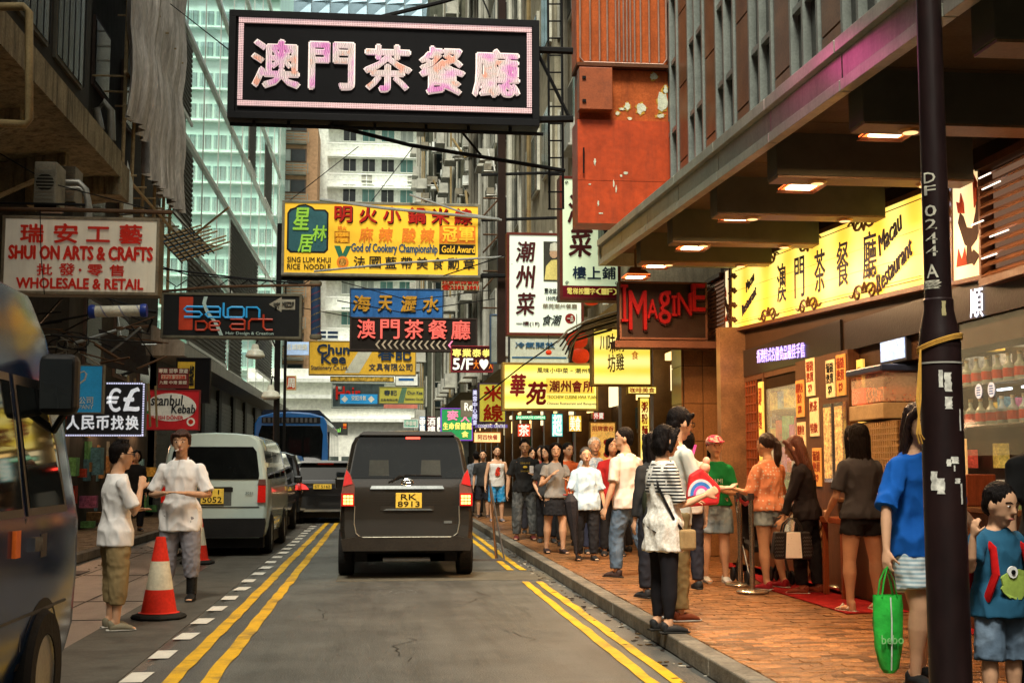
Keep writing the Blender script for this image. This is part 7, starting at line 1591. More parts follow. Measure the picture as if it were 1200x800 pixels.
s = sign_px('purple lettered strip below the lemon sign', 556, 496, 596, 502, 25.5, thick=.1, face=M('violet_strip', (.12, .08, .3), emit=.2, ecol=(.4, .3, 1)), frame=None); s.text('COSMETIC  CENTRE', 560, 497, 592, 501, MATS['letter_white'], .01)
s = sign_px('tall blue edged white panel left of the brown mast', 574, 368, 591, 426, 24.6, thick=.12, face=M('frosted_white', (.55, .62, .6), var=.2, dirt=.3), frame=M('blue_rim', (.12, .2, .35)), fw=.03)
s = sign_px('white board with blue line under the upright menu sign', 596, 394, 668, 428, 23, thick=.1, face=M('board_white', (.5, .55, .48), dirt=.3), frame=M('board_rim_dark', (.03, .03, .03)), fw=.03); s.text('冷氣開放', 604, 401, 650, 408, NVB, .02); s.rect(600, 418, 664, 420, NVB, 'line')
# cream lit strip near shops and poster wall
s = sign_px('orange lit noodle poster on the shop wall behind the walking crowd', 691, 494, 722, 545, 20.5, thick=.08, face=M('poster_food', (.75, .42, .08), emit=.45, ecol=(1, .55, .12), var=.7, scale=9), frame=MATS['gold_frame'], fw=.02); s.text('招牌雲吞', 694, 499, 719, 505, RD, .02)
for k, (x, y) in enumerate(((699, 518), (712, 518), (699, 532), (712, 532))): s.poly([(x+5*cos(a*pi/5), y+4*sin(a*pi/5)) for a in range(10)], RD if k % 2 else ORG, 'dish_picture')
s = sign_px('yellow glowing shop fascia above the man in the white polo', 735, 452, 770, 462, 20.2, thick=.1, face=YL, frame=MATS['gold_frame'], fw=.02); s.text('咖啡美食', 738, 454, 767, 460, RD, .02)
s = sign_px('tiny red and white notice over the poster', 694, 482, 709, 492, 20.4, thick=.06, face=M('notice_red', (.5, .03, .02), emit=.3, ecol=(1, .1, .05)), frame=None); s.text('外賣', 696, 483.5, 707, 490.5, MATS['letter_white'], .03)
s = sign_px('tall lit yellow pillar sign at the shop entrance right of the crowd', 749, 465, 762, 540, 20.2, thick=.1, face=YL, frame=MATS['gold_frame'], fw=.02); s.chars('粥粉麵飯', 752, 470, 759, 525, RD, vertical=True)
for k, (x0, y0, x1, y1, cc) in enumerate(((604, 486, 640, 492, 'green'), (646, 484, 660, 512, 'teal'), (666, 486, 682, 506, 'amber'), (606, 496, 622, 512, 'red'))):
    s = sign_px('small %s glowing shop light box under the lit yellow board' % cc, x0, y0, x1, y1, 24+k, thick=.1, face=M('glow_'+cc, {'green': (.1, .6, .3), 'teal': (.1, .5, .5), 'amber': (.8, .45, .05), 'red': (.7, .08, .03)}[cc], emit=.6), frame=IRN, fw=.015); s.text(('ALWAYS OPEN', '超', '美食', '茶')[k], x0+2, y0+1.5, x1-2, y1-1.5, MATS['letter_white'], .02)
# 11. middle distance signs
s = sign_px('dark hair salon billboard with red letters in the distance', 388.5, 448, 452, 478, 46, thick=.3, face=M('teal_black', (.05, .07, .07), var=.4), frame=M('striped_rim', (.3, .35, .3), dirt=.5), fw=.05); s.text('Hair', 394, 453, 422, 468, RD, .03, .03); s.text('W  aves', 390, 451, 400, 456, CRM, .01)
s = sign_px('bright blue banner with two white diamonds in front of the hair billboard', 398, 461, 443, 473.5, 44, thick=.1, face=M('banner_blue', (.03, .28, .6), emit=.1, ecol=(.05, .5, 1)), frame=None); s.text('安記冷氣', 412, 463.5, 429, 469, CRM, .02)
for x in (404, 435): s.poly([(x-4, 467.5), (x, 463.5), (x+4, 467.5), (x, 471.5)], CRM, 'diamond')
s = sign_px('olive stationery sign repeating the white stripe further away', 444, 453, 497, 473, 43, thick=.25, face=M('olive_yellow', (.38, .36, .06), emit=.08, ecol=(.9, .85, .15), dirt=.2), frame=M('olive_rim', (.2, .2, .08)), fw=.03); s.text('春記', 450, 457, 465, 463, NB, .02); s.text('文具有限公司', 446, 467, 466, 470, NB, .01); s.text('Chun Kee', 477, 458, 495, 462, NB, .02); s.text('Stationery Co.Ltd.', 475, 466, 496, 469.5, NB, .01); s.poly([(471, 454), (477, 454), (473, 472), (466, 472)], M('stripe_teal', (.1, .2, .12)), 'road_motif')
s = sign_px('red white panel under the olive stationery sign', 449, 473, 490, 479, 42.5, thick=.1, face=M('pinkish', (.6, .2, .15)), frame=None)
s = sign_px('dark convenience store board with green script on the white building', 378, 494, 408, 510, 62, thick=.2, face=M('store_dark', (.05, .055, .05)), frame=None); s.text('national', 380, 501, 399, 506, M('store_green', (.2, .6, .1), emit=.4, ecol=(.4, 1, .2)), .02); s.rect(402, 496, 406, 502, ORG, 'logo'); s.rect(402, 499, 406, 501, RD, 'logo', .012)
s = sign_px('pale teal street board in the far distance', 473, 491, 490, 501, 60, thick=.1, face=M('teal_pale', (.15, .4, .3), emit=.1), frame=WF, fw=.03); s.text('停車場', 475, 493, 488, 499, CRM, .02)
for k, (x0, x1, c_, ch) in enumerate(((491, 499, (.03, .15, .4), '電'), (500, 511, (.12, .02, .03), '酒樓'), (511.5, 516.5, (.1, .1, .1), '吧'))): s = sign_px(['narrow blue', 'wine red', 'slim charcoal'][k]+' sign in the cluster left of the green sign', x0, 487, x1, 510, 38+k, thick=.15, face=M('cluster_%d' % k, c_, emit=.05), frame=None); s.text('\n'.join(ch), x0+1, 489, x1-1, 508, MATS['letter_white'], .02)
s = sign_px('lilac shop fascia on the brown block far behind the lamp', 333, 400, 363, 416, 70, thick=.2, face=M('lilac_blue', (.4, .55, .8), emit=.15, ecol=(.5, .7, 1)), frame=None); s.text('名城眼鏡', 336, 403, 360, 410, CRM, .03)
s = sign_px('square red seal sign on the brown block far away', 335, 440, 347, 457, 70, thick=.2, face=M('seal_bg', (.5, .05, .02)), frame=M('seal_rim', (.6, .4, .2)), fw=.06); s.text('周', 337, 443, 345, 454, CRM, .03)
s = sign_px('two blue boards on the white tower above the stationery sign', 367, 386, 397, 398, 60, thick=.2, face=WF, frame=None); s.rect(369, 388, 382, 391, NB, 'board'); s.rect(384, 388, 396, 391, NB, 'board'); s.rect(369, 393, 382, 396, NB, 'board'); s.rect(384, 393, 396, 396, NB, 'board')
s = sign_px('striped awning shop board below the stationery sign', 387, 441, 462, 447, 47, thick=.3, face=M('stripe_orange', (.5, .32, .05), var=.8, scale=8), frame=IRN, fw=.02); s = sign_px('small white notice right of the striped awning board', 463, 437, 490, 452, 47, thick=.2, face=WW, frame=IRN, fw=.02); s.rect(467, 443, 485, 446, BLS, 'strip')
# street lamps at left
def street_lamp(label, pxp, Y, topy, heads, group):
    b_ = P(pxp, 540, Y); t = thing('street_lamp', label, 'street lamp', (b_.x, Y, .12), group=group)
    MB().tube([(b_.x, Y, .12), (b_.x, Y, P(pxp, topy, Y).z)], [.085, .06], 10).build('pole', IRN, t, world=True, smooth=True)
    for (hx, hy) in heads:
        c_ = P(hx, hy, Y); r_ = .23
        pts = [P(pxp, hy-8, Y)]+[P(pxp+(hx-pxp)*q, hy-8-14*sin(pi*q)**.7-2*q, Y) for q in (.15, .35, .6, .85, 1)]
        MB().tube(pts, .02, 6).build('arm', IRN, t, world=True)
        MB().lathe([(.01, .25), (.07, .24), (.10, .12), (r_*.8, .08), (r_, -.03), (r_*.96, -.07), (.01, -.08)], c_, 20).build('lamp_shade', M('enamel_cream', (.72, .74, .62), rough=.3), t, world=True, smooth=True); MB().lathe([(.01, -.12), (r_*.7, -.10), (r_*.8, -.082), (.01, -.081)], c_, 16).build('bulb', M('lamp_off', (.5, .5, .42), rough=.2), t, world=True)
street_lamp('black street lamp with two cream bell shades behind the salon sign', 323, 31, 262, ((299, 415), (317.5, 463)), 'street lamps along the left side')
t = thing('iron_pole', 'thin black pole just right of the double street lamp', 'pole', (P(333, 500, 38).x, 38, .12)); MB().tube([(t.location.x, 38, .12), (t.location.x, 38, P(333, 395, 38).z)], .045, 8).build('pole', IRN, t, world=True)
# cables
CB = ('black cables strung over the left signs')
for i, (lb, pts, r_) in enumerate((('cable rising from the noodle sign towards the pale tower', [(333, 240, 23.5), (420, 172, 24)], .008), ('thin wire crossing in front of the white tower', [(430, 243, 23.6), (486, 170, 24)], .008),
    ('cable under the big sign towards the left wall', [(150, 300, 20), (220, 322, 20), (320, 330, 20)], .010), ('sagging wire left of the salon sign', [(120, 340, 20), (160, 390, 20), (180, 420, 20)], .010), ('wire from the crafts sign to the bamboo platform', [(140, 252, 18), (200, 246, 20), (228, 276, 24)], .014),
    ('long wire from the noodle sign across to the menu sign', [(520, 323, 23), (590, 300, 22), (600, 310, 21)], .012), ('high cable at the very top left of the frame', [(200, 5, 25), (270, 60, 18)], .01), ('slack cable in front of the white menu sign', [(560, 470, 22), (610, 430, 21), (660, 395, 20)], .012),
    ('cable across the shop fronts at left above the exchange board', [(60, 392, 18), (120, 398, 19), (190, 402, 21)], .014), ('wire above the blue weathered sign', [(400, 330, 28), (480, 352, 28), (575, 340, 28)], .01), ('lower wire over the black chevron sign', [(395, 352, 29), (470, 366, 29), (580, 350, 29)], .012), ('wire at the left end of the chevron sign', [(350, 360, 29), (415, 372, 29)], .01))): wire(lb, pts, r_)
# tangled coil and cables at left
cc = thing('cable_coil', 'tangled coil of grey cables hanging under the left signs', 'cable coil', P(75, 400, 19)); rn = random.Random(3)
for k in range(7):
    c0 = P(rn.uniform(52, 92), rn.uniform(385, 415), 19); R1 = rn.uniform(.12, .28)
    MB().tube([c0+V((R1*cos(a*pi/8), .05*sin(a), R1*.55*sin(a*pi/8))) for a in range(17)], .010, 5).build('cable_loop', M('cable_grey', (.2, .19, .15)) if k % 2 else WI, cc, world=True)
fr = thing('iron_canopy_frame', 'tangle of rusty iron frames bolted to the left wall above the exchange board', 'frame', P(140, 400, 20)); rn = random.Random(11)
for k in range(34):
    a = P(rn.uniform(65, 185), rn.uniform(348, 440), rn.uniform(19.3, 22)); b2 = a+V((rn.uniform(-.9, .9), rn.uniform(-.2, .8), rn.uniform(-.35, .35))); MB().tube([a, b2], rn.choice([.012, .018, .025]), 5).build('bar', rn.choice([RST, IRN, MATS['galvanised'], IRN]), fr, world=True)
MB().add([P(115, 385, 20.5), P(170, 405, 20.5), P(175, 440, 21), P(125, 430, 21)], [(0, 1, 2, 3)]).build('awning_sheet', M('grey_awning', (.13, .13, .14), rough=.7, dirt=.4), fr, world=True)
for k in range(6):
    pass
for k in range(5): MB().tube([P(150+k*8, 440+k*3, 22), P(152+k*8, 500, 22)], .02, 6).build('post', MATS['ochre_pipe'], fr, world=True)
# ================================================================ PEOPLE AND WHAT THEY HOLD
def textured(name, cols, scale, kind='checker', rough=.85):
    m = bpy.data.materials.new(name); m.use_nodes = True; nt = m.node_tree; b = nt.nodes['Principled BSDF']; L = nt.links.new; tc = nt.nodes.new('ShaderNodeTexCoord'); b.inputs['Roughness'].default_value = rough; b.inputs['Specular IOR Level'].default_value = .1
    mi = nt.nodes.new('ShaderNodeMix'); mi.data_type = 'RGBA'; mi.inputs[6].default_value = (*cols[0], 1); mi.inputs[7].default_value = (*cols[1], 1)
    if kind == 'stripe':
        sx = nt.nodes.new('ShaderNodeSeparateXYZ'); L(tc.outputs['Object'], sx.inputs[0]); a = nt.nodes.new('ShaderNodeMath'); a.operation = 'MULTIPLY'; a.inputs[1].default_value = scale; L(sx.outputs[2], a.inputs[0]); f_ = nt.nodes.new('ShaderNodeMath'); f_.operation = 'FRACT'; L(a.outputs[0], f_.inputs[0]); g_ = nt.nodes.new('ShaderNodeMath'); g_.operation = 'GREATER_THAN'; g_.inputs[1].default_value = .5; L(f_.outputs[0], g_.inputs[0]); L(g_.outputs[0], mi.inputs[0])
    elif kind == 'dots':
        v_ = nt.nodes.new('ShaderNodeTexVoronoi'); v_.inputs['Scale'].default_value = scale; v_.inputs['Randomness'].default_value = .35; L(tc.outputs['Object'], v_.inputs['Vector']); g_ = nt.nodes.new('ShaderNodeMath'); g_.operation = 'LESS_THAN'; g_.inputs[1].default_value = .28; L(v_.outputs['Distance'], g_.inputs[0]); L(g_.outputs[0], mi.inputs[0])
    else:
        n_ = nt.nodes.new('ShaderNodeTexNoise'); n_.inputs['Scale'].default_value = scale; n_.inputs['Detail'].default_value = 5; L(tc.outputs['Object'], n_.inputs['Vector']); r_ = nt.nodes.new('ShaderNodeMapRange'); r_.inputs[1].default_value = .47; r_.inputs[2].default_value = .56; L(n_.outputs[0], r_.inputs[0]); L(r_.outputs[0], mi.inputs[0])
    L(mi.outputs[2], b.inputs['Base Color'])
    n3 = nt.nodes.new('ShaderNodeTexNoise'); n3.inputs['Scale'].default_value = 30; L(tc.outputs['Object'], n3.inputs['Vector']); bp = nt.nodes.new('ShaderNodeBump'); bp.inputs['Strength'].default_value = .2; bp.inputs['Distance'].default_value = .02; L(n3.outputs[0], bp.inputs['Height']); L(bp.outputs[0], b.inputs['Normal'])
    MATS[name] = m; return m
WHS = (.80, .78, .75)
DEN = textured('denim_blue', ((.085, .125, .175), (.13, .18, .24)), 5, 'noise'); DENL = textured('denim_light', ((.22, .30, .34), (.30, .38, .42)), 8, 'noise')
def cyl_print(J, txt, mat, z0, z1, w_, yf, nm='shirt_print', side=1, xo=0.):
    """lettering on the chest, laid just proud of the shirt front"""
    b = MB(); add_text(b, txt, -w_/2+xo, z0, w_/2+xo, z1, 0, .015, .004)
    q = MB(); rr = .16
    q.v = [(-x*side, side*(yf-.9*x*x), z) for x, y, z in b.v]; q.f = b.f; q.m = b.m
    return q.build(nm, mat, J['root'])
HR = lambda n, c: M(n, c, rough=.4, var=.4, scale=20, bump=.5, bscale=60, stretch=(4, 4, .6))
# left pair
J = person('young man in a white t-shirt and khaki trousers with a hand to his mouth', 132, 737, 1.63, -62, ground=0, shirt=WHS, sleeve=.6, hem=.44, legs='capri', legcol=(.26, .19, .09), shoe=(.20, .18, .12), glasses=True, legw=1.18, loose=1.5,
    arms={'L': ((-.25, .35, -.9), (.9, .40, .10)), 'R': ((.12, .38, -.9), (-.40, .30, 1), (-.4, .3, .8))}, stance={'LT': (-.10, .06, -1), 'RT': (.10, .0, -1), 'RF': (.25, 1, 0)}, head=(-12, -4), hair='spiky')
J = person('smoking young man in open necked white shirt, grey trousers and black boots', 209, 703, 1.80, 172, ground=0, shirt=WHS, sleeve=.66, hem=.40, legs='capri', legcol=(.24, .23, .25), shoe=(.015, .015, .015), hair='fringe', haircol=HR('auburn_hair', (.05, .018, .010)), loose=1.6, legw=1.2,
    arms={'L': ((-.38, .10, -.9), (.85, .75, .12)), 'R': ((.38, .10, -.9), (-.85, .75, .12)), 'curl': .9}, stance={'LT': (-.10, .04, -1), 'RT': (.08, .02, -1)}, head=(6, -3))
for q in (J['LL'], J['RL']): MB().tube([q[2]+V((0, 0, -.01)), q[2]+V((0, 0, .12)), q[2]+V((0, 0, .30))], [.056, .058, .066], 14).build('boot', M('boot_black', (.012, .012, .012), rough=.25), J['root'], smooth=True)
cg = MB().tube([J['W'](J['hpnt'](.004, .055, -.032)), J['W'](J['hpnt'](.012, .10, -.036))], .005, 6).build('cigarette', M('cigarette_white', (.8, .8, .75))); tag(cg, 'white cigarette in the mouth of the man in the white shirt', 'cigarette')
# collar
for sg in (-1, 1): MB().add([J['sp'](.318)+V((sg*.02, .055, .0)), J['sp'](.335)+V((sg*.075, -.0, .01)), J['sp'](.30)+V((sg*.10, .075, 0)), J['sp'](.265)+V((sg*.045, .125, 0))], [(0, 1, 2, 3)]).build('collar', MATS['shirt_%.2f_%.2f_%.2f' % WHS], J['root'])
person('dark figure standing in the left shop entrance behind the boy in white', 157, 622, 1.62, 200, shirt=(.02, .02, .02), legcol=(.02, .02, .025), sleeve=1.9, sex='f', hair='bob', legs='trousers', voxel=.018)
# right pavement, near to far
J = person('woman in a blue t-shirt and striped pale shorts half hidden by the lamp post', 1078, 790, 1.66, 203, ground=.13, sex='f', shirt=(.01, .10, .42), sleeve=.75, hem=.45, legs='shorts', leg_mat=textured('striped_shorts', ((.30, .42, .48), (.6, .66, .66)), 40, 'stripe'), hair='long', haircol=HR('dark_brown_hair', (.028, .012, .008)), shoe=(.02, .02, .02), loose=2.0, loc=(P(1079, 700, 7.45).x, 7.45, 0), 
    arms={'R': ((.55, .12, -1), (.28, .25, -1)), 'L': ((-.55, .2, -1), (-.3, .35, -.6))}, stance={'RT': (.02, .20, -1), 'RC': (.02, -.1, -1), 'LT': (-.08, -.12, -1), 'LC': (-.02, -.25, -1)}, head=(-20, -8))
for t_, z0, z1, w_ in (('A', 1.225, 1.25, .03), ('THIS', 1.175, 1.20, .13), ('IS', 1.125, 1.15, .06)): cyl_print(J, t_, M('print_white', (.75, .75, .72)), z0, z1, w_, .165, xo=-.02)
# green carrier bag in her hand
hb = J['handR']; bg_ = thing('carrier_bag', 'bright green carrier bag hanging from the hand of the woman in blue', 'bag', (hb.x, hb.y, hb.z-.60))
c0 = V((0, 0, 0)); GB = M('bag_green', (.03, .42, .05), rough=.25, var=.2, scale=9, bump=.5, bscale=14); vs = []; nu = 20; lv = [(0, .03, .02), (.03, .055, .03), (.15, .082, .045), (.28, .088, .05), (.38, .086, .045), (.44, .084, .036)]
for z, rx, ry in lv:
    for k in range(nu): a = 2*pi*k/nu; wv_ = 1+.05*sin(k*3+z*20); vs.append((rx*cos(a)*wv_, ry*sin(a)*wv_, z))
MB().add(vs, [(i*nu+k, i*nu+(k+1) % nu, (i+1)*nu+(k+1) % nu, (i+1)*nu+k) for i in range(len(lv)-1) for k in range(nu)]+[tuple(range(nu-1, -1, -1))]).build('bag_body', GB, bg_, smooth=True, angle=70)
for y in (-.03, .03): MB().tube([(-.045, y, .43), (-.03, y, .52), (0, y*.3, .60), (.03, y, .52), (.045, y, .43)], [(.004, .012)]*5, 6).build('handle', GB, bg_, smooth=True)
MB().tube([(-.002, -.052, .43), (.0, -.056, .3), (-.004, -.050, .1), (0, -.03, .02)], .004, 5).build('white_stripe', M('stripe_white', (.7, .75, .68)), bg_)
b = MB(); add_text(b, 'bebo', -.065, .17, .065, .22, -.058, .006, .003); b.build('lettering', M('pale_green_print', (.25, .6, .22)), bg_)
# boy with red backpack
J = person('small boy in a blue t-shirt with a green fish print at the right edge', 1168, 850, 1.17, 196, ground=.13, shirt=(.02, .09, .16), sleeve=.6, hem=.44, legs='knee', leg_mat=DEN, hair='short', shoe=(.05, .05, .05), loose=1.6, loc=(P(1170, 700, 6.35).x, 6.35, 0), fat=1.1, voxel=.009,
    arms={'R': ((.45, .3, -.5), (.1, .3, 1)), 'L': ((-.3, .1, -1), (-.1, .3, -1))}, head=(10, -14))
FG = M('fish_green', (.30, .42, .08), rough=.7); h = J['h']; zc_ = .72
def chest_patch(pts, mat, yf, nm, d=.0):
    n = len(pts); v_ = [(-x, yf+d-1.2*x*x, z) for x, z in pts]; MB().add(v_+[(a, b_-.01, c_) for a, b_, c_ in v_], [tuple(range(n)), tuple(range(2*n-1, n-1, -1))]+[(i, n+i, n+(i+1) % n, (i+1) % n) for i in range(n)]).build(nm, mat, J['root'])
cx_ = 0.0
chest_patch([(.085*cos(a*pi/10)+.01*cos(a*1.9), zc_-.03+.075*sin(a*pi/10)+.008*sin(a*2.3)) for a in range(20)], FG, .128, 'fish_print'); 
chest_patch([(.08, zc_), (.13, zc_+.05), (.13, zc_-.07)], FG, .13, 'fish_print')
for sx_, r_ in ((-.02, .03),): chest_patch([(sx_+r_*cos(a*pi/8), zc_+.03+r_*sin(a*pi/8)) for a in range(16)], MATS['print_white'], .133, 'print_eye'); chest_patch([(sx_+r_*.4*cos(a*pi/6), zc_+.03+r_*.4*sin(a*pi/6)) for a in range(12)], K, .138, 'print_pupil')
bp_ = thing('backpack', 'red child backpack on the small boy at the right edge', 'backpack', J['root'].location+V((0, .0, .62))); bp_.rotation_euler = (0, 0, R(196)); RB = M('backpack_red', (.48, .01, .01), rough=.6)
MB().ball((0, -.16, .12), (.13, .07, .17), n=10).build('pack', RB, bp_, smooth=True)
for sg in (-1, 1): MB().tube([(sg*.085, -.10, .24), (sg*.09, -.01, .30), (sg*.10, .085, .24), (sg*.115, .115, .12), (sg*.125, .06, .0), (sg*.11, -.08, -.02)], [(.012, .026)]*6, 8, ref=(1, 0, 0)).build('strap', RB, bp_, smooth=True)
person('adult in black at the extreme right edge next to the boy', 1215, 840, 1.66, 160, ground=.13, sex='f', shirt=(.02, .018, .018), legcol=(.02, .02, .03), hair='long', loc=(P(1234, 700, 6.6).x, 6.6, 0), sleeve=.5, voxel=.014)
J = person('long haired woman in charcoal t-shirt and ragged black shorts, back turned', 1012, 716, 1.66, 8, sex='f', shirt=(.045, .045, .05), sleeve=.6, hem=.49, legs='hotpants', legcol=(.018, .018, .02), hair='long', sandals=True, shoe=(.55, .5, .42), loose=1.3,
    arms={'L': ((-.3, .1, -1), (.1, .7, -.5)), 'R': ((.3, .1, -1), (-.1, .8, -.3))}, stance={'LT': (-.10, .0, -1), 'RT': (.14, .04, -1), 'LF': (-.3, 1, 0)}, head=(-6, 0))
J = person('woman in a peach spotted blouse and denim shorts with her hair in a ponytail', 903, 690, 1.63, 28, sex='f', shirt_mat=textured('peach_dots', ((.70, .28, .15), (.75, .62, .52)), 26, 'dots'), sleeve=.95, hem=.50, legs='hotpants', leg_mat=DENL, hair='ponytail', haircol=HR('dark_hair_b', (.02, .009, .007)), shoe=(.3, .02, .03), loose=2.0, loc=None,
    arms={'L': ((-.3, .2, -1), (.1, .9, .2)), 'R': ((.3, .2, -1), (-.2, .9, .2))}, stance={'LT': (-.02, -.02, -1), 'LC': (0, -.08, -1), 'RT': (.14, .10, -1), 'RC': (.06, -.2, -1)}, head=(10, 0))
J = person('woman in black with long reddish hair leaning forward, facing left', 948, 695, 1.60, 62, sex='f', shirt=(.018, .015, .017), sleeve=1.8, hem=.46, legs='trousers', legcol=(.015, .014, .016), hair='long', haircol=HR('red_brown_hair', (.09, .025, .012)), shoe=(.20, .04, .02), loose=1.5, lean=(0, .10),
    arms={'L': ((-.2, .35, -1), (-.1, .35, -1)), 'R': ((.2, .1, -1), (.0, .6, -.7))}, stance={'LT': (-.05, .18, -1), 'LC': (0, -.05, -1), 'RT': (.06, -.12, -1), 'RC': (0, -.1, -1)}, head=(0, -18))
hl = J['handL']; hg = thing('handbag', 'black handbag with a quilted cream centre carried by the woman in black', 'handbag', (P(930, 640, hl.y-.18).x, hl.y-.18, P(930, 655, hl.y-.18).z)); CRQ = textured('quilted_cream', ((.9, .87, .78), (.6, .55, .45)), 34, 'dots')
MB().prism([(-.19, 0), (.19, 0), (.21, .06), (.175, .27), (-.175, .27), (-.21, .06)], 0, .12).build('bag_body', M('bag_black', (.015, .013, .013), rough=.4), hg, bevel=.015); MB().prism([(-.085, .012), (.085, .012), (.07, .268), (-.07, .268)], -.012, -.001).build('quilted_panel', CRQ, hg, bevel=.004)
for y in (.02, .1): MB().tube([(-.10, y, .26), (-.08, y, .34), (-.02, y, .40), (.04, y, .40), (.09, y, .33), (.10, y, .26)], .009, 6).build('handle', MATS['bag_black'], hg, smooth=True)
b = MB(); [b.tube([(-.19+.018*k, -.004, .03+.035*j), (-.175+.018*k, -.004, .05+.035*j)], .003, 4) for k in range(5) for j in range(6)]; [b.tube([(.10+.018*k, -.004, .03+.035*j), (.115+.018*k, -.004, .05+.035*j)], .003, 4) for k in range(5) for j in range(6)]; b.build('studs', M('stud_grey', (.15, .14, .13), metal=.5), hg)
J = person('woman in a green t-shirt and patterned cap with ragged denim shorts, looking left', 840, 682, 1.62, 165, sex='f', shirt=(.01, .17, .045), sleeve=.62, hem=.52, legs='shorts', leg_mat=DENL, hair='ponytail', shoe=(.6, .6, .55), loose=1.3, cap=textured('floral_cap', ((.6, .05, .12), (.65, .55, .5)), 28, 'noise'),
    arms={'L': ((-.25, .1, -1), (.65, .9, .15)), 'R': ((.35, .05, -1), (-.55, .9, .25)), 'curl': .8}, stance={'LT': (-.02, .0, -1), 'RT': (.08, .05, -1), 'LF': (-.2, 1, 0), 'RF': (-.3, 1, 0)}, head=(18, 6))
cyl_print(J, 'MIAMI', MATS['print_white'], 1.10, 1.15, .16, .142)
MB().tube([J['sp'](.06)+V((-.14, .085, 0)), J['sp'](.06)+V((0, .125, 0)), J['sp'](.06)+V((.14, .085, 0))], [(.005, .02)]*3, 6).build('belt', M('belt_studded', (.3, .2, .12), var=.8, scale=60), J['root'])
J = person('tall man with glasses in a white shirt and khaki trousers standing behind the striped top', 800, 738, 1.78, -72, shirt=(.5, .52, .45), sleeve=.6, hem=.44, legs='trousers', legcol=(.22, .16, .07), hair='fringe', glasses=True, shoe=(.14, .035, .015), loc=(P(790, 700, 10.75).x, 10.75, 0), lean=(0, .04), 
    arms={'L': ((-.15, .35, -1), (0, .85, .2)), 'R': ((.15, .3, -1), (-.1, .9, .05))}, stance={'LT': (-.08, .10, -1), 'RT': (.08, -.02, -1)}, head=(0, -12))
ha = J['handL']
J2 = person('woman in a black striped lace back top and black leggings standing at the kerb', 782, 741, 1.60, -78, sex='f', shirt_mat=textured('lace_cream', ((.62, .58, .50), (.78, .75, .67)), 45, 'noise'), sleeve=.0, hem=.385, legs='leggings', legcol=(.012, .011, .013), hair='bob', shoe=(.02, .02, .02), loose=1.9, loc=(P(778, 700, 10.0).x, 10.0, 0),
    arms={'L': ((-.12, .25, -1), (.1, .9, .1)), 'R': ((.12, .30, -1), (-.1, .9, .35))}, stance={'LT': (-.05, .02, -1), 'RT': (.06, .0, -1), 'LC': (0, -.05, -1)}, head=(0, -4))
# striped yoke and sleeves over her lace top
s_ = MB(); h = J2['h']; sp = J2['sp']
s_.tube([sp(.16), sp(.225), sp(.268), sp(.30), sp(.322)], [(.085*h*1.0+.028, .062*h+.026), (.088*h+.026, .066*h+.026), (.09*h+.026, .060*h+.026), (.078*h+.024, .045*h+.022), (.046*h+.02, .04*h+.02)], n=18, ref=(1, 0, 0))
for q in (J2['LA'], J2['RA']): s_.tube([q[0], q[0].lerp(q[1], .45), q[0].lerp(q[1], .9)], [.055, .053, .058], 12); s_.ball(q[0], .056, n=8)
put(blob(s_, .011, 1, .005, seed=3), 'striped_yoke', textured('black_white_stripes', ((.015, .015, .018), (.66, .64, .58)), 38, 'stripe'), J2['root'])
ob = MB(); ob.tube([sp(.30)+V((-.06, .0, .03)), sp(.27)+V((-.13, .0, .0)), sp(.17)+V((-.15, -.02, 0)), sp(.02)+V((-.05, -.15, 0)), sp(-.02)+V((.12, -.12, 0))], [(.004, .012)]*5, 6); ob.tube([sp(.30)+V((.05, -.06, .0)), sp(.2)+V((.13, -.10, 0)), sp(.05)+V((.19, .0, 0)), sp(-.02)+V((.18, .09, 0))], [(.004, .013)]*4, 6)
ob = ob.build('bag_strap', K); ob.location = J2['root'].location; ob.rotation_euler = J2['root'].rotation_euler
bgr = thing('shoulder_bag', 'small tan shoulder bag on a thin black strap at the hip of the striped top', 'bag', J2['root'].location); bgr.rotation_euler = J2['root'].rotation_euler
ob.location = (0, 0, 0); ob.rotation_euler = (0, 0, 0); ob.parent = bgr; p = sp(-.02)+V((.18, .12, -.06)); MB().box(p.x-.03, p.y-.07, p.z-.08, p.x+.03, p.y+.07, p.z+.08).build('pouch', M('tan_leather', (.3, .2, .09), rough=.6), bgr, bevel=.02)
# ice cream held up and colourful bag
ic = thing('ice_cream', 'ice cream cone held up between the man with glasses and the striped top', 'ice cream', P(826, 548, 10.6)); p0 = V((0, 0, 0))
MB().lathe([(.006, -.16), (.035, -.03), (.036, -.02)], n=14).build('cone', M('wafer', (.5, .25, .09), rough=.8), ic, smooth=True); b = MB(); b.ball((0, 0, 0), (.045, .045, .05), n=8); b.ball((.005, 0, .055), (.032, .032, .04), n=8); b.build('scoop', M('ice_peach', (.75, .35, .22), rough=.4), ic, smooth=True); ic.rotation_euler = (0, .15, 0)
cbg = thing('tote_bag', 'red tote bag with rainbow rings held by the couple at the kerb', 'bag', (P(826, 590, 10.3).x, 10.3, P(826, 594, 10.3).z)); MB().prism([(-.16, .0), (.12, .02), (.14, .16), (-.02, .32), (-.12, .26)], 0, .07).build('bag_body', M('tote_red', (.55, .03, .03), rough=.5), cbg, bevel=.02)
for r_, m_ in ((.085, 'ring_white'), (.07, 'ring_blue'), (.05, 'ring_pink'), (.035, 'ring_white2')):
    c_ = {'w': (.65, .65, .65), 'b': (.05, .2, .55), 'p': (.65, .1, .35)}[m_[5]]; MB().prism([(-.03+r_*1.3*cos(.5+a*pi/16), .10+r_*1.5*sin(.5+a*pi/16)) for a in range(15)], -.004-(.085-r_)*.1, -.001).build('ring', M(m_, c_), cbg)
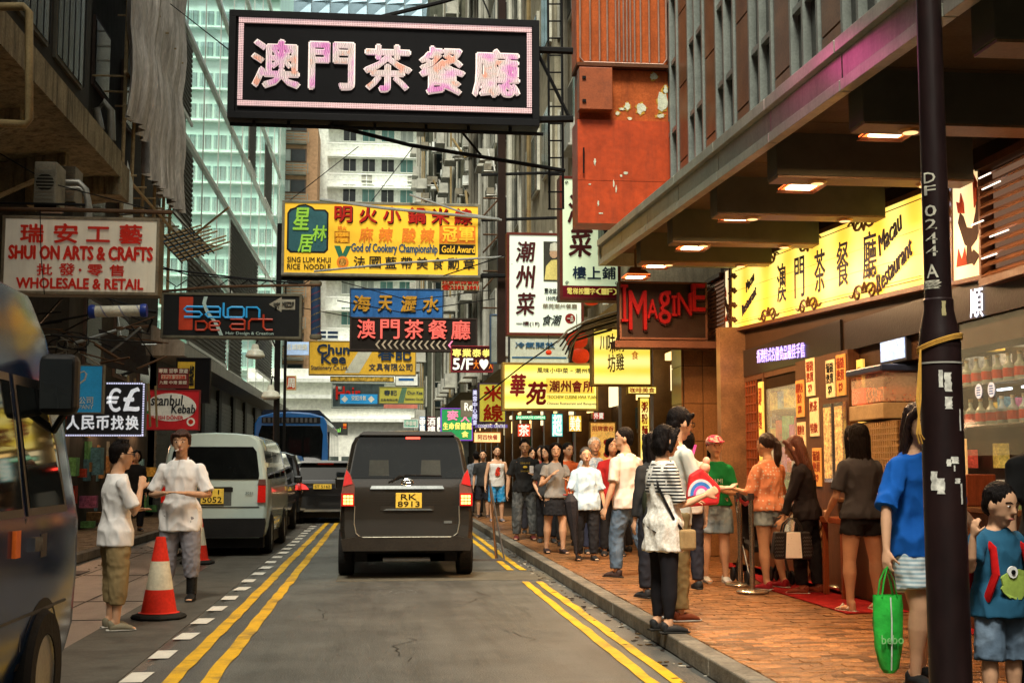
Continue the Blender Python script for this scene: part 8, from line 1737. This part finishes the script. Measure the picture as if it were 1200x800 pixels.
tag(MB().tube([(0, 0, 0), (-.02, 0, .16), (.02, 0, .28)], [(.01, .05), (.01, .045), (.01, .03)], 8).build('pink_wrap', M('wrap_pink', (.75, .08, .3))), 'bright pink wrapper beside the ice cream cone', 'wrapper').location = P(813, 560, 10.7)
# middle crowd
J = person('man in a white polo shirt and blue jeans walking into the picture', 737, 676, 1.75, 38, shirt=(.66, .55, .46), sleeve=.62, hem=.455, legs='trousers', leg_mat=DEN, hair='short', shoe=(.05, .03, .025), loose=1.5, legw=1.15, arms={'L': ((-.30, -.05, -1), (-.2, .25, -1)), 'R': ((.3, .1, -1), (.1, .4, -1))}, stance={'LT': (-.08, .22, -1), 'LC': (0, .0, -1), 'RT': (.10, -.16, -1), 'RC': (.02, -.55, -1)}, head=(48, 0), lean=(0, .05))
J = person('woman in black with a dark green backpack hidden behind the couple', 776, 650, 1.62, 20, sex='f', shirt=(.03, .03, .03), legcol=(.02, .02, .025), hair='long', sleeve=1.8, loc=(P(768, 640, 12.6).x, 12.6, 0), voxel=.015)
tt = thing('backpack', 'dark olive backpack worn behind the striped top', 'backpack', (J['root'].location.x-.0, 12.42, 1.05)); MB().ball((0, 0, 0), (.17, .12, .24), n=8).build('pack', M('olive_black', (.03, .035, .02), rough=.7), tt, smooth=True); MB().box(-.1, -.14, -.16, .1, -.09, .02).build('pocket', M('olive_black2', (.045, .05, .03), rough=.7), tt, bevel=.02)
J = person('person in a white shirt with dark straps behind the man with glasses', 806, 660, 1.66, 10, shirt=(.62, .56, .48), legcol=(.03, .03, .04), hair='short', sleeve=.6, loc=(P(806, 640, 13.4).x, 13.4, 0), voxel=.015)
J = person('older woman in a pale blue blouse and black trousers walking towards the camera', 687, 656, 1.55, 180, sex='f', shirt_mat=textured('blue_blouse', ((.42, .56, .66), (.50, .63, .70)), 12, 'noise'), sleeve=.7, hem=.44, legs='trousers', legcol=(.02, .02, .022), hair='short', haircol=HR('greying_hair', (.04, .035, .03)), shoe=(.02, .02, .02), fat=1.18, loose=1.6, arms={'L': ((-.32, .05, -1), (-.12, .3, -1)), 'R': ((.32, .05, -1), (.05, .5, -.9))}, head=(0, 0), stance={'LT': (-.05, .08, -1), 'RT': (.05, -.05, -1)})
hR = J['handR']; a = P(650, 592, hR.y-.12); b2 = P(668, 638, hR.y-.15); um = thing('umbrella', 'folded black umbrella carried point down by the older woman', 'umbrella', a)
top = P(668, 578, hR.y-.12); tip = P(676, 655, hR.y-.15); MB().tube([top-a, (top-a).lerp(tip-a, .12), (top-a).lerp(tip-a, .35), (top-a).lerp(tip-a, .6), tip-a], [.03, .10, .085, .05, .008], 9).build('canopy', M('umbrella_black', (.022, .02, .022), rough=.5, bump=.4), um); MB().tube([top-a, top-a+V((-.02, 0, .08))], .01, 6).build('handle', M('umbrella_red_trim', (.25, .02, .02)), um); um2 = MB().tube([(top-a).lerp(tip-a, .04)+V((-.1, 0, .02)), (top-a).lerp(tip-a, .02)+V((.06, 0, -.02))], .01, 5).build('rib_tips', MATS['umbrella_red_trim'], um)
person('old man with white hair in a pale blue patterned shirt behind the older woman', 697, 647, 1.72, 185, shirt_mat=textured('blue_plaid', ((.30, .40, .50), (.55, .60, .62)), 30, 'noise'), sleeve=.7, hem=.46, legs='trousers', legcol=(.03, .035, .06), hair='short', haircol=HR('white_hair', (.6, .58, .5)), loose=1.6, loc=(P(697, 640, 19.1).x, 19.1, 0), arms={'L': ((-.3, .1, -1), (-.1, .2, -1))})
person('young woman in a grey top and black shorts with a bag and long hair', 651, 648, 1.64, 190, sex='f', shirt=(.28, .27, .25), sleeve=.35, hem=.5, legs='skirt', legcol=(.02, .018, .02), hair='long', shoe=(.03, .02, .02), arms={'R': ((.35, .1, -1), (-.5, .5, .6)), 'L': ((-.35, .15, -1), (.5, .8, .3))}, stance={'LT': (-.03, .14, -1), 'RT': (.06, -.1, -1), 'RC': (0, -.2, -1)}, head=(-15, 0))
J = person('man in a black t-shirt with yellow print and grey jeans looking at his phone', 615, 632, 1.78, 176, shirt=(.02, .018, .018), sleeve=.62, hem=.47, legs='trousers', leg_mat=textured('grey_jeans', ((.07, .075, .075), (.15, .155, .15)), 8, 'noise'), hair='short', shoe=(.1, .02, .02), loose=1.4, legw=1.2, fat=1.05, arms={'L': ((-.3, .15, -1), (.5, .9, .25)), 'R': ((.35, .05, -1), (.1, .1, -1))}, stance={'LT': (-.12, .05, -1), 'RT': (.12, .05, -1)}, head=(0, -14))
cyl_print(J, 'GENUINE', M('print_yellow', (.7, .5, .06)), 1.34, 1.37, .18, .165); cyl_print(J, 'SINCE 1892', MATS['print_yellow'], 1.20, 1.225, .16, .165)
MB().ball((.0, .165, 1.285), (.04, .01, .022), n=6).build('shirt_print', MATS['print_yellow'], J['root'])
ph = thing('phone', 'white phone in the hands of the man in the black t-shirt', 'phone', J['handL']+V((0, -.02, .03))); MB().box(-.035, -.008, -.02, .035, .004, .11).build('casing', M('phone_white', (.7, .7, .7), rough=.3), ph, bevel=.006); MB().box(-.03, .0045, -.01, .03, .006, .1).build('display', M('phone_glow', (.5, .6, .7), emit=.8), ph)
J = person('bearded man in a white vest with red print and bright blue shorts', 582, 611, 1.78, 185, shirt_mat=textured('vest_print', ((.62, .6, .56), (.62, .6, .56)), 8, 'noise'), sleeve=-1, hem=.47, legs='knee', leg_mat=textured('bright_blue_shorts', ((.02, .22, .45), (.10, .32, .55)), 12, 'noise'), hair='short', shoe=(.12, .11, .12), loose=1.4, arms={'L': ((-.25, .05, -1), (-.05, .3, -1)), 'R': ((.25, .05, -1), (.1, .2, -1))}, voxel=.014)
s_ = MB(); h = J['h']; sp = J['sp']; s_.tube([sp(-.04), sp(.02), sp(.09), sp(.16), sp(.225), sp(.268)], [(.105*h, .075*h), (.105*h, .078*h), (.1*h, .075*h), (.103*h, .075*h), (.11*h, .078*h), (.105*h, .068*h)], n=16, ref=(1, 0, 0)); [s_.tube([sp(.25)+V((sg*.05*h, .03*h, 0)), sp(.315)+V((sg*.055*h, 0, 0)), sp(.25)+V((sg*.05*h, -.04*h, 0))], .028, 8) for sg in (-1, 1)]
put(blob(s_, .016, 1, .005), 'vest', MATS['vest_print'], J['root']); chest = [(-.07, 1.10), (.0, 1.07), (.06, 1.13), (.03, 1.2), (.07, 1.27), (.0, 1.3), (-.05, 1.22)]
MB().prism([(-x, z) for x, z in chest], .148, .156).build('vest_print', M('vest_red', (.5, .04, .02), var=.8, scale=30), J['root']); MB().ball(J['hpnt'](0, .022, -.045), (.05, .035, .04), n=7).build('beard', HAIR(), J['root'], smooth=True)
person('man in dark clothes with black shorts at the kerb behind the grey carrier', 566, 606, 1.72, 170, shirt=(.03, .03, .03), sleeve=.6, hem=.46, legs='knee', legcol=(.02, .022, .03), hair='short', shoe=(.04, .03, .03), voxel=.016)
# the farther crowd
far = [(634, 628, 1.70, 180, (.25, .05, .04), 'red shirted walker between the phone man and the grey top', 'm', 'short', (.04, .04, .06), 25), (641, 622, 1.65, 175, (.04, .04, .04), 'dark haired walker in black behind the grey top', 'f', 'long', (.02, .02, .02), 22), (665, 625, 1.68, 185, (.5, .1, .03), 'walker in an orange red shirt left of the old man', 'm', 'short', (.03, .03, .03), 21), (718, 640, 1.7, 175, (.35, .02, .02), 'person in red behind the white polo man', 'f', 'bob', (.02, .02, .02), 18.6), (727, 632, 1.68, 10, (.03, .03, .03), 'person in black facing away beside the poster wall', 'm', 'short', (.02, .02, .02), 19.5),
       (558, 584, 1.7, 0, (.2, .22, .25), 'farthest walker just right of the grey carrier', 'm', 'short', (.02, .02, .02), 34), (622, 590, 1.66, 180, (.5, .5, .48), 'distant walker in a white shirt far behind the phone man', 'f', 'bob', (.04, .04, .05), 25),]
for px, fy, H, fc, sc_, lb, sx_, hr, lc, Yf in far:
    person(lb, px, fy, H, fc, sex=sx_, shirt=sc_, legcol=lc, hair=hr, sleeve=.6, loc=(P(px, 600, Yf).x, Yf, 0), voxel=.02, stance={'LT': (-.05, .12, -1), 'RT': (.05, -.12, -1)}, head=(rn.uniform(-40, 40), rn.uniform(-12, 2)), loose=rn.uniform(1, 2), arms={'R': ((.25, rn.uniform(-.2, .4), -1), (rn.uniform(-.4, .1), rn.uniform(.2, .9), -.6)), 'L': ((-.25, rn.uniform(-.3, .3), -1), (rn.uniform(-.1, .3), rn.uniform(.1, .6), -.8))})
# two people far down the street seen past the bus
# stroller
g = G(890, 672, .13); sv = thing('pushchair', 'black folding pushchair beside the woman in the peach blouse', 'pushchair', (P(893, 640, 13.9).x, 13.9, .14)); PK = M('pushchair_black', (.02, .02, .022), rough=.6)
for x in (-.22, .22):
    for y in (-.25, .3):
        for dx in (-.03, .03): MB().lathe([(.02, -.012), (.075, -.012), (.08, 0), (.075, .012), (.02, .012)], (x+dx, y, .08), 18, rot=Matrix.Rotation(pi/2, 3, 'Y')).build('wheel', PK, sv)
    MB().tube([(x, -.25, .1), (x, .1, .55), (x*.9, .35, .95), (x*.9, .45, 1.0)], .014, 7).build('frame_tube', MATS['bezel'], sv); MB().tube([(x, .3, .1), (x, -.05, .5)], .014, 7).build('frame_tube', MATS['bezel'], sv)
MB().prism([(-.22, .35), (.15, .4), (.3, .85), (.24, .87), (.1, .47), (-.22, .42)], -.2, .2, axis='x').build('seat', PK, sv, bevel=.01)
MB().prism([(.32, .85), (.05, 1.0), (-.15, .92), (-.12, .88), (.06, .95), (.3, .8)], -.21, .21, axis='x').build('hood', PK, sv, bevel=.01)
# easel board at the kerb
p = G(592, 628, .13); ez = thing('easel_board', 'folding easel board leaning at the kerb beside the man in blue shorts', 'easel', (P(577, 600, 17.9).x, 17.9, .13))
zt_ = P(574, 562, 17.9).z-.13; MB().tube([(-.04, 0, zt_), (.16, -.1, 0)], .014, 6).build('leg', M('easel_grey', (.10, .09, .08), metal=.3), ez); MB().tube([(-.04, .02, zt_), (.10, .35, 0)], .014, 6).build('leg', MATS['easel_grey'], ez); MB().tube([(-.04, .01, zt_), (.06, .12, 0)], .012, 6).build('leg', M('easel_brown', (.18, .08, .03)), ez)
MB().box(-.45, -.2, 0, .15, -.13, .03).build('base', MATS['easel_grey'], ez)
bpy.data.scenes.remove(TMP)
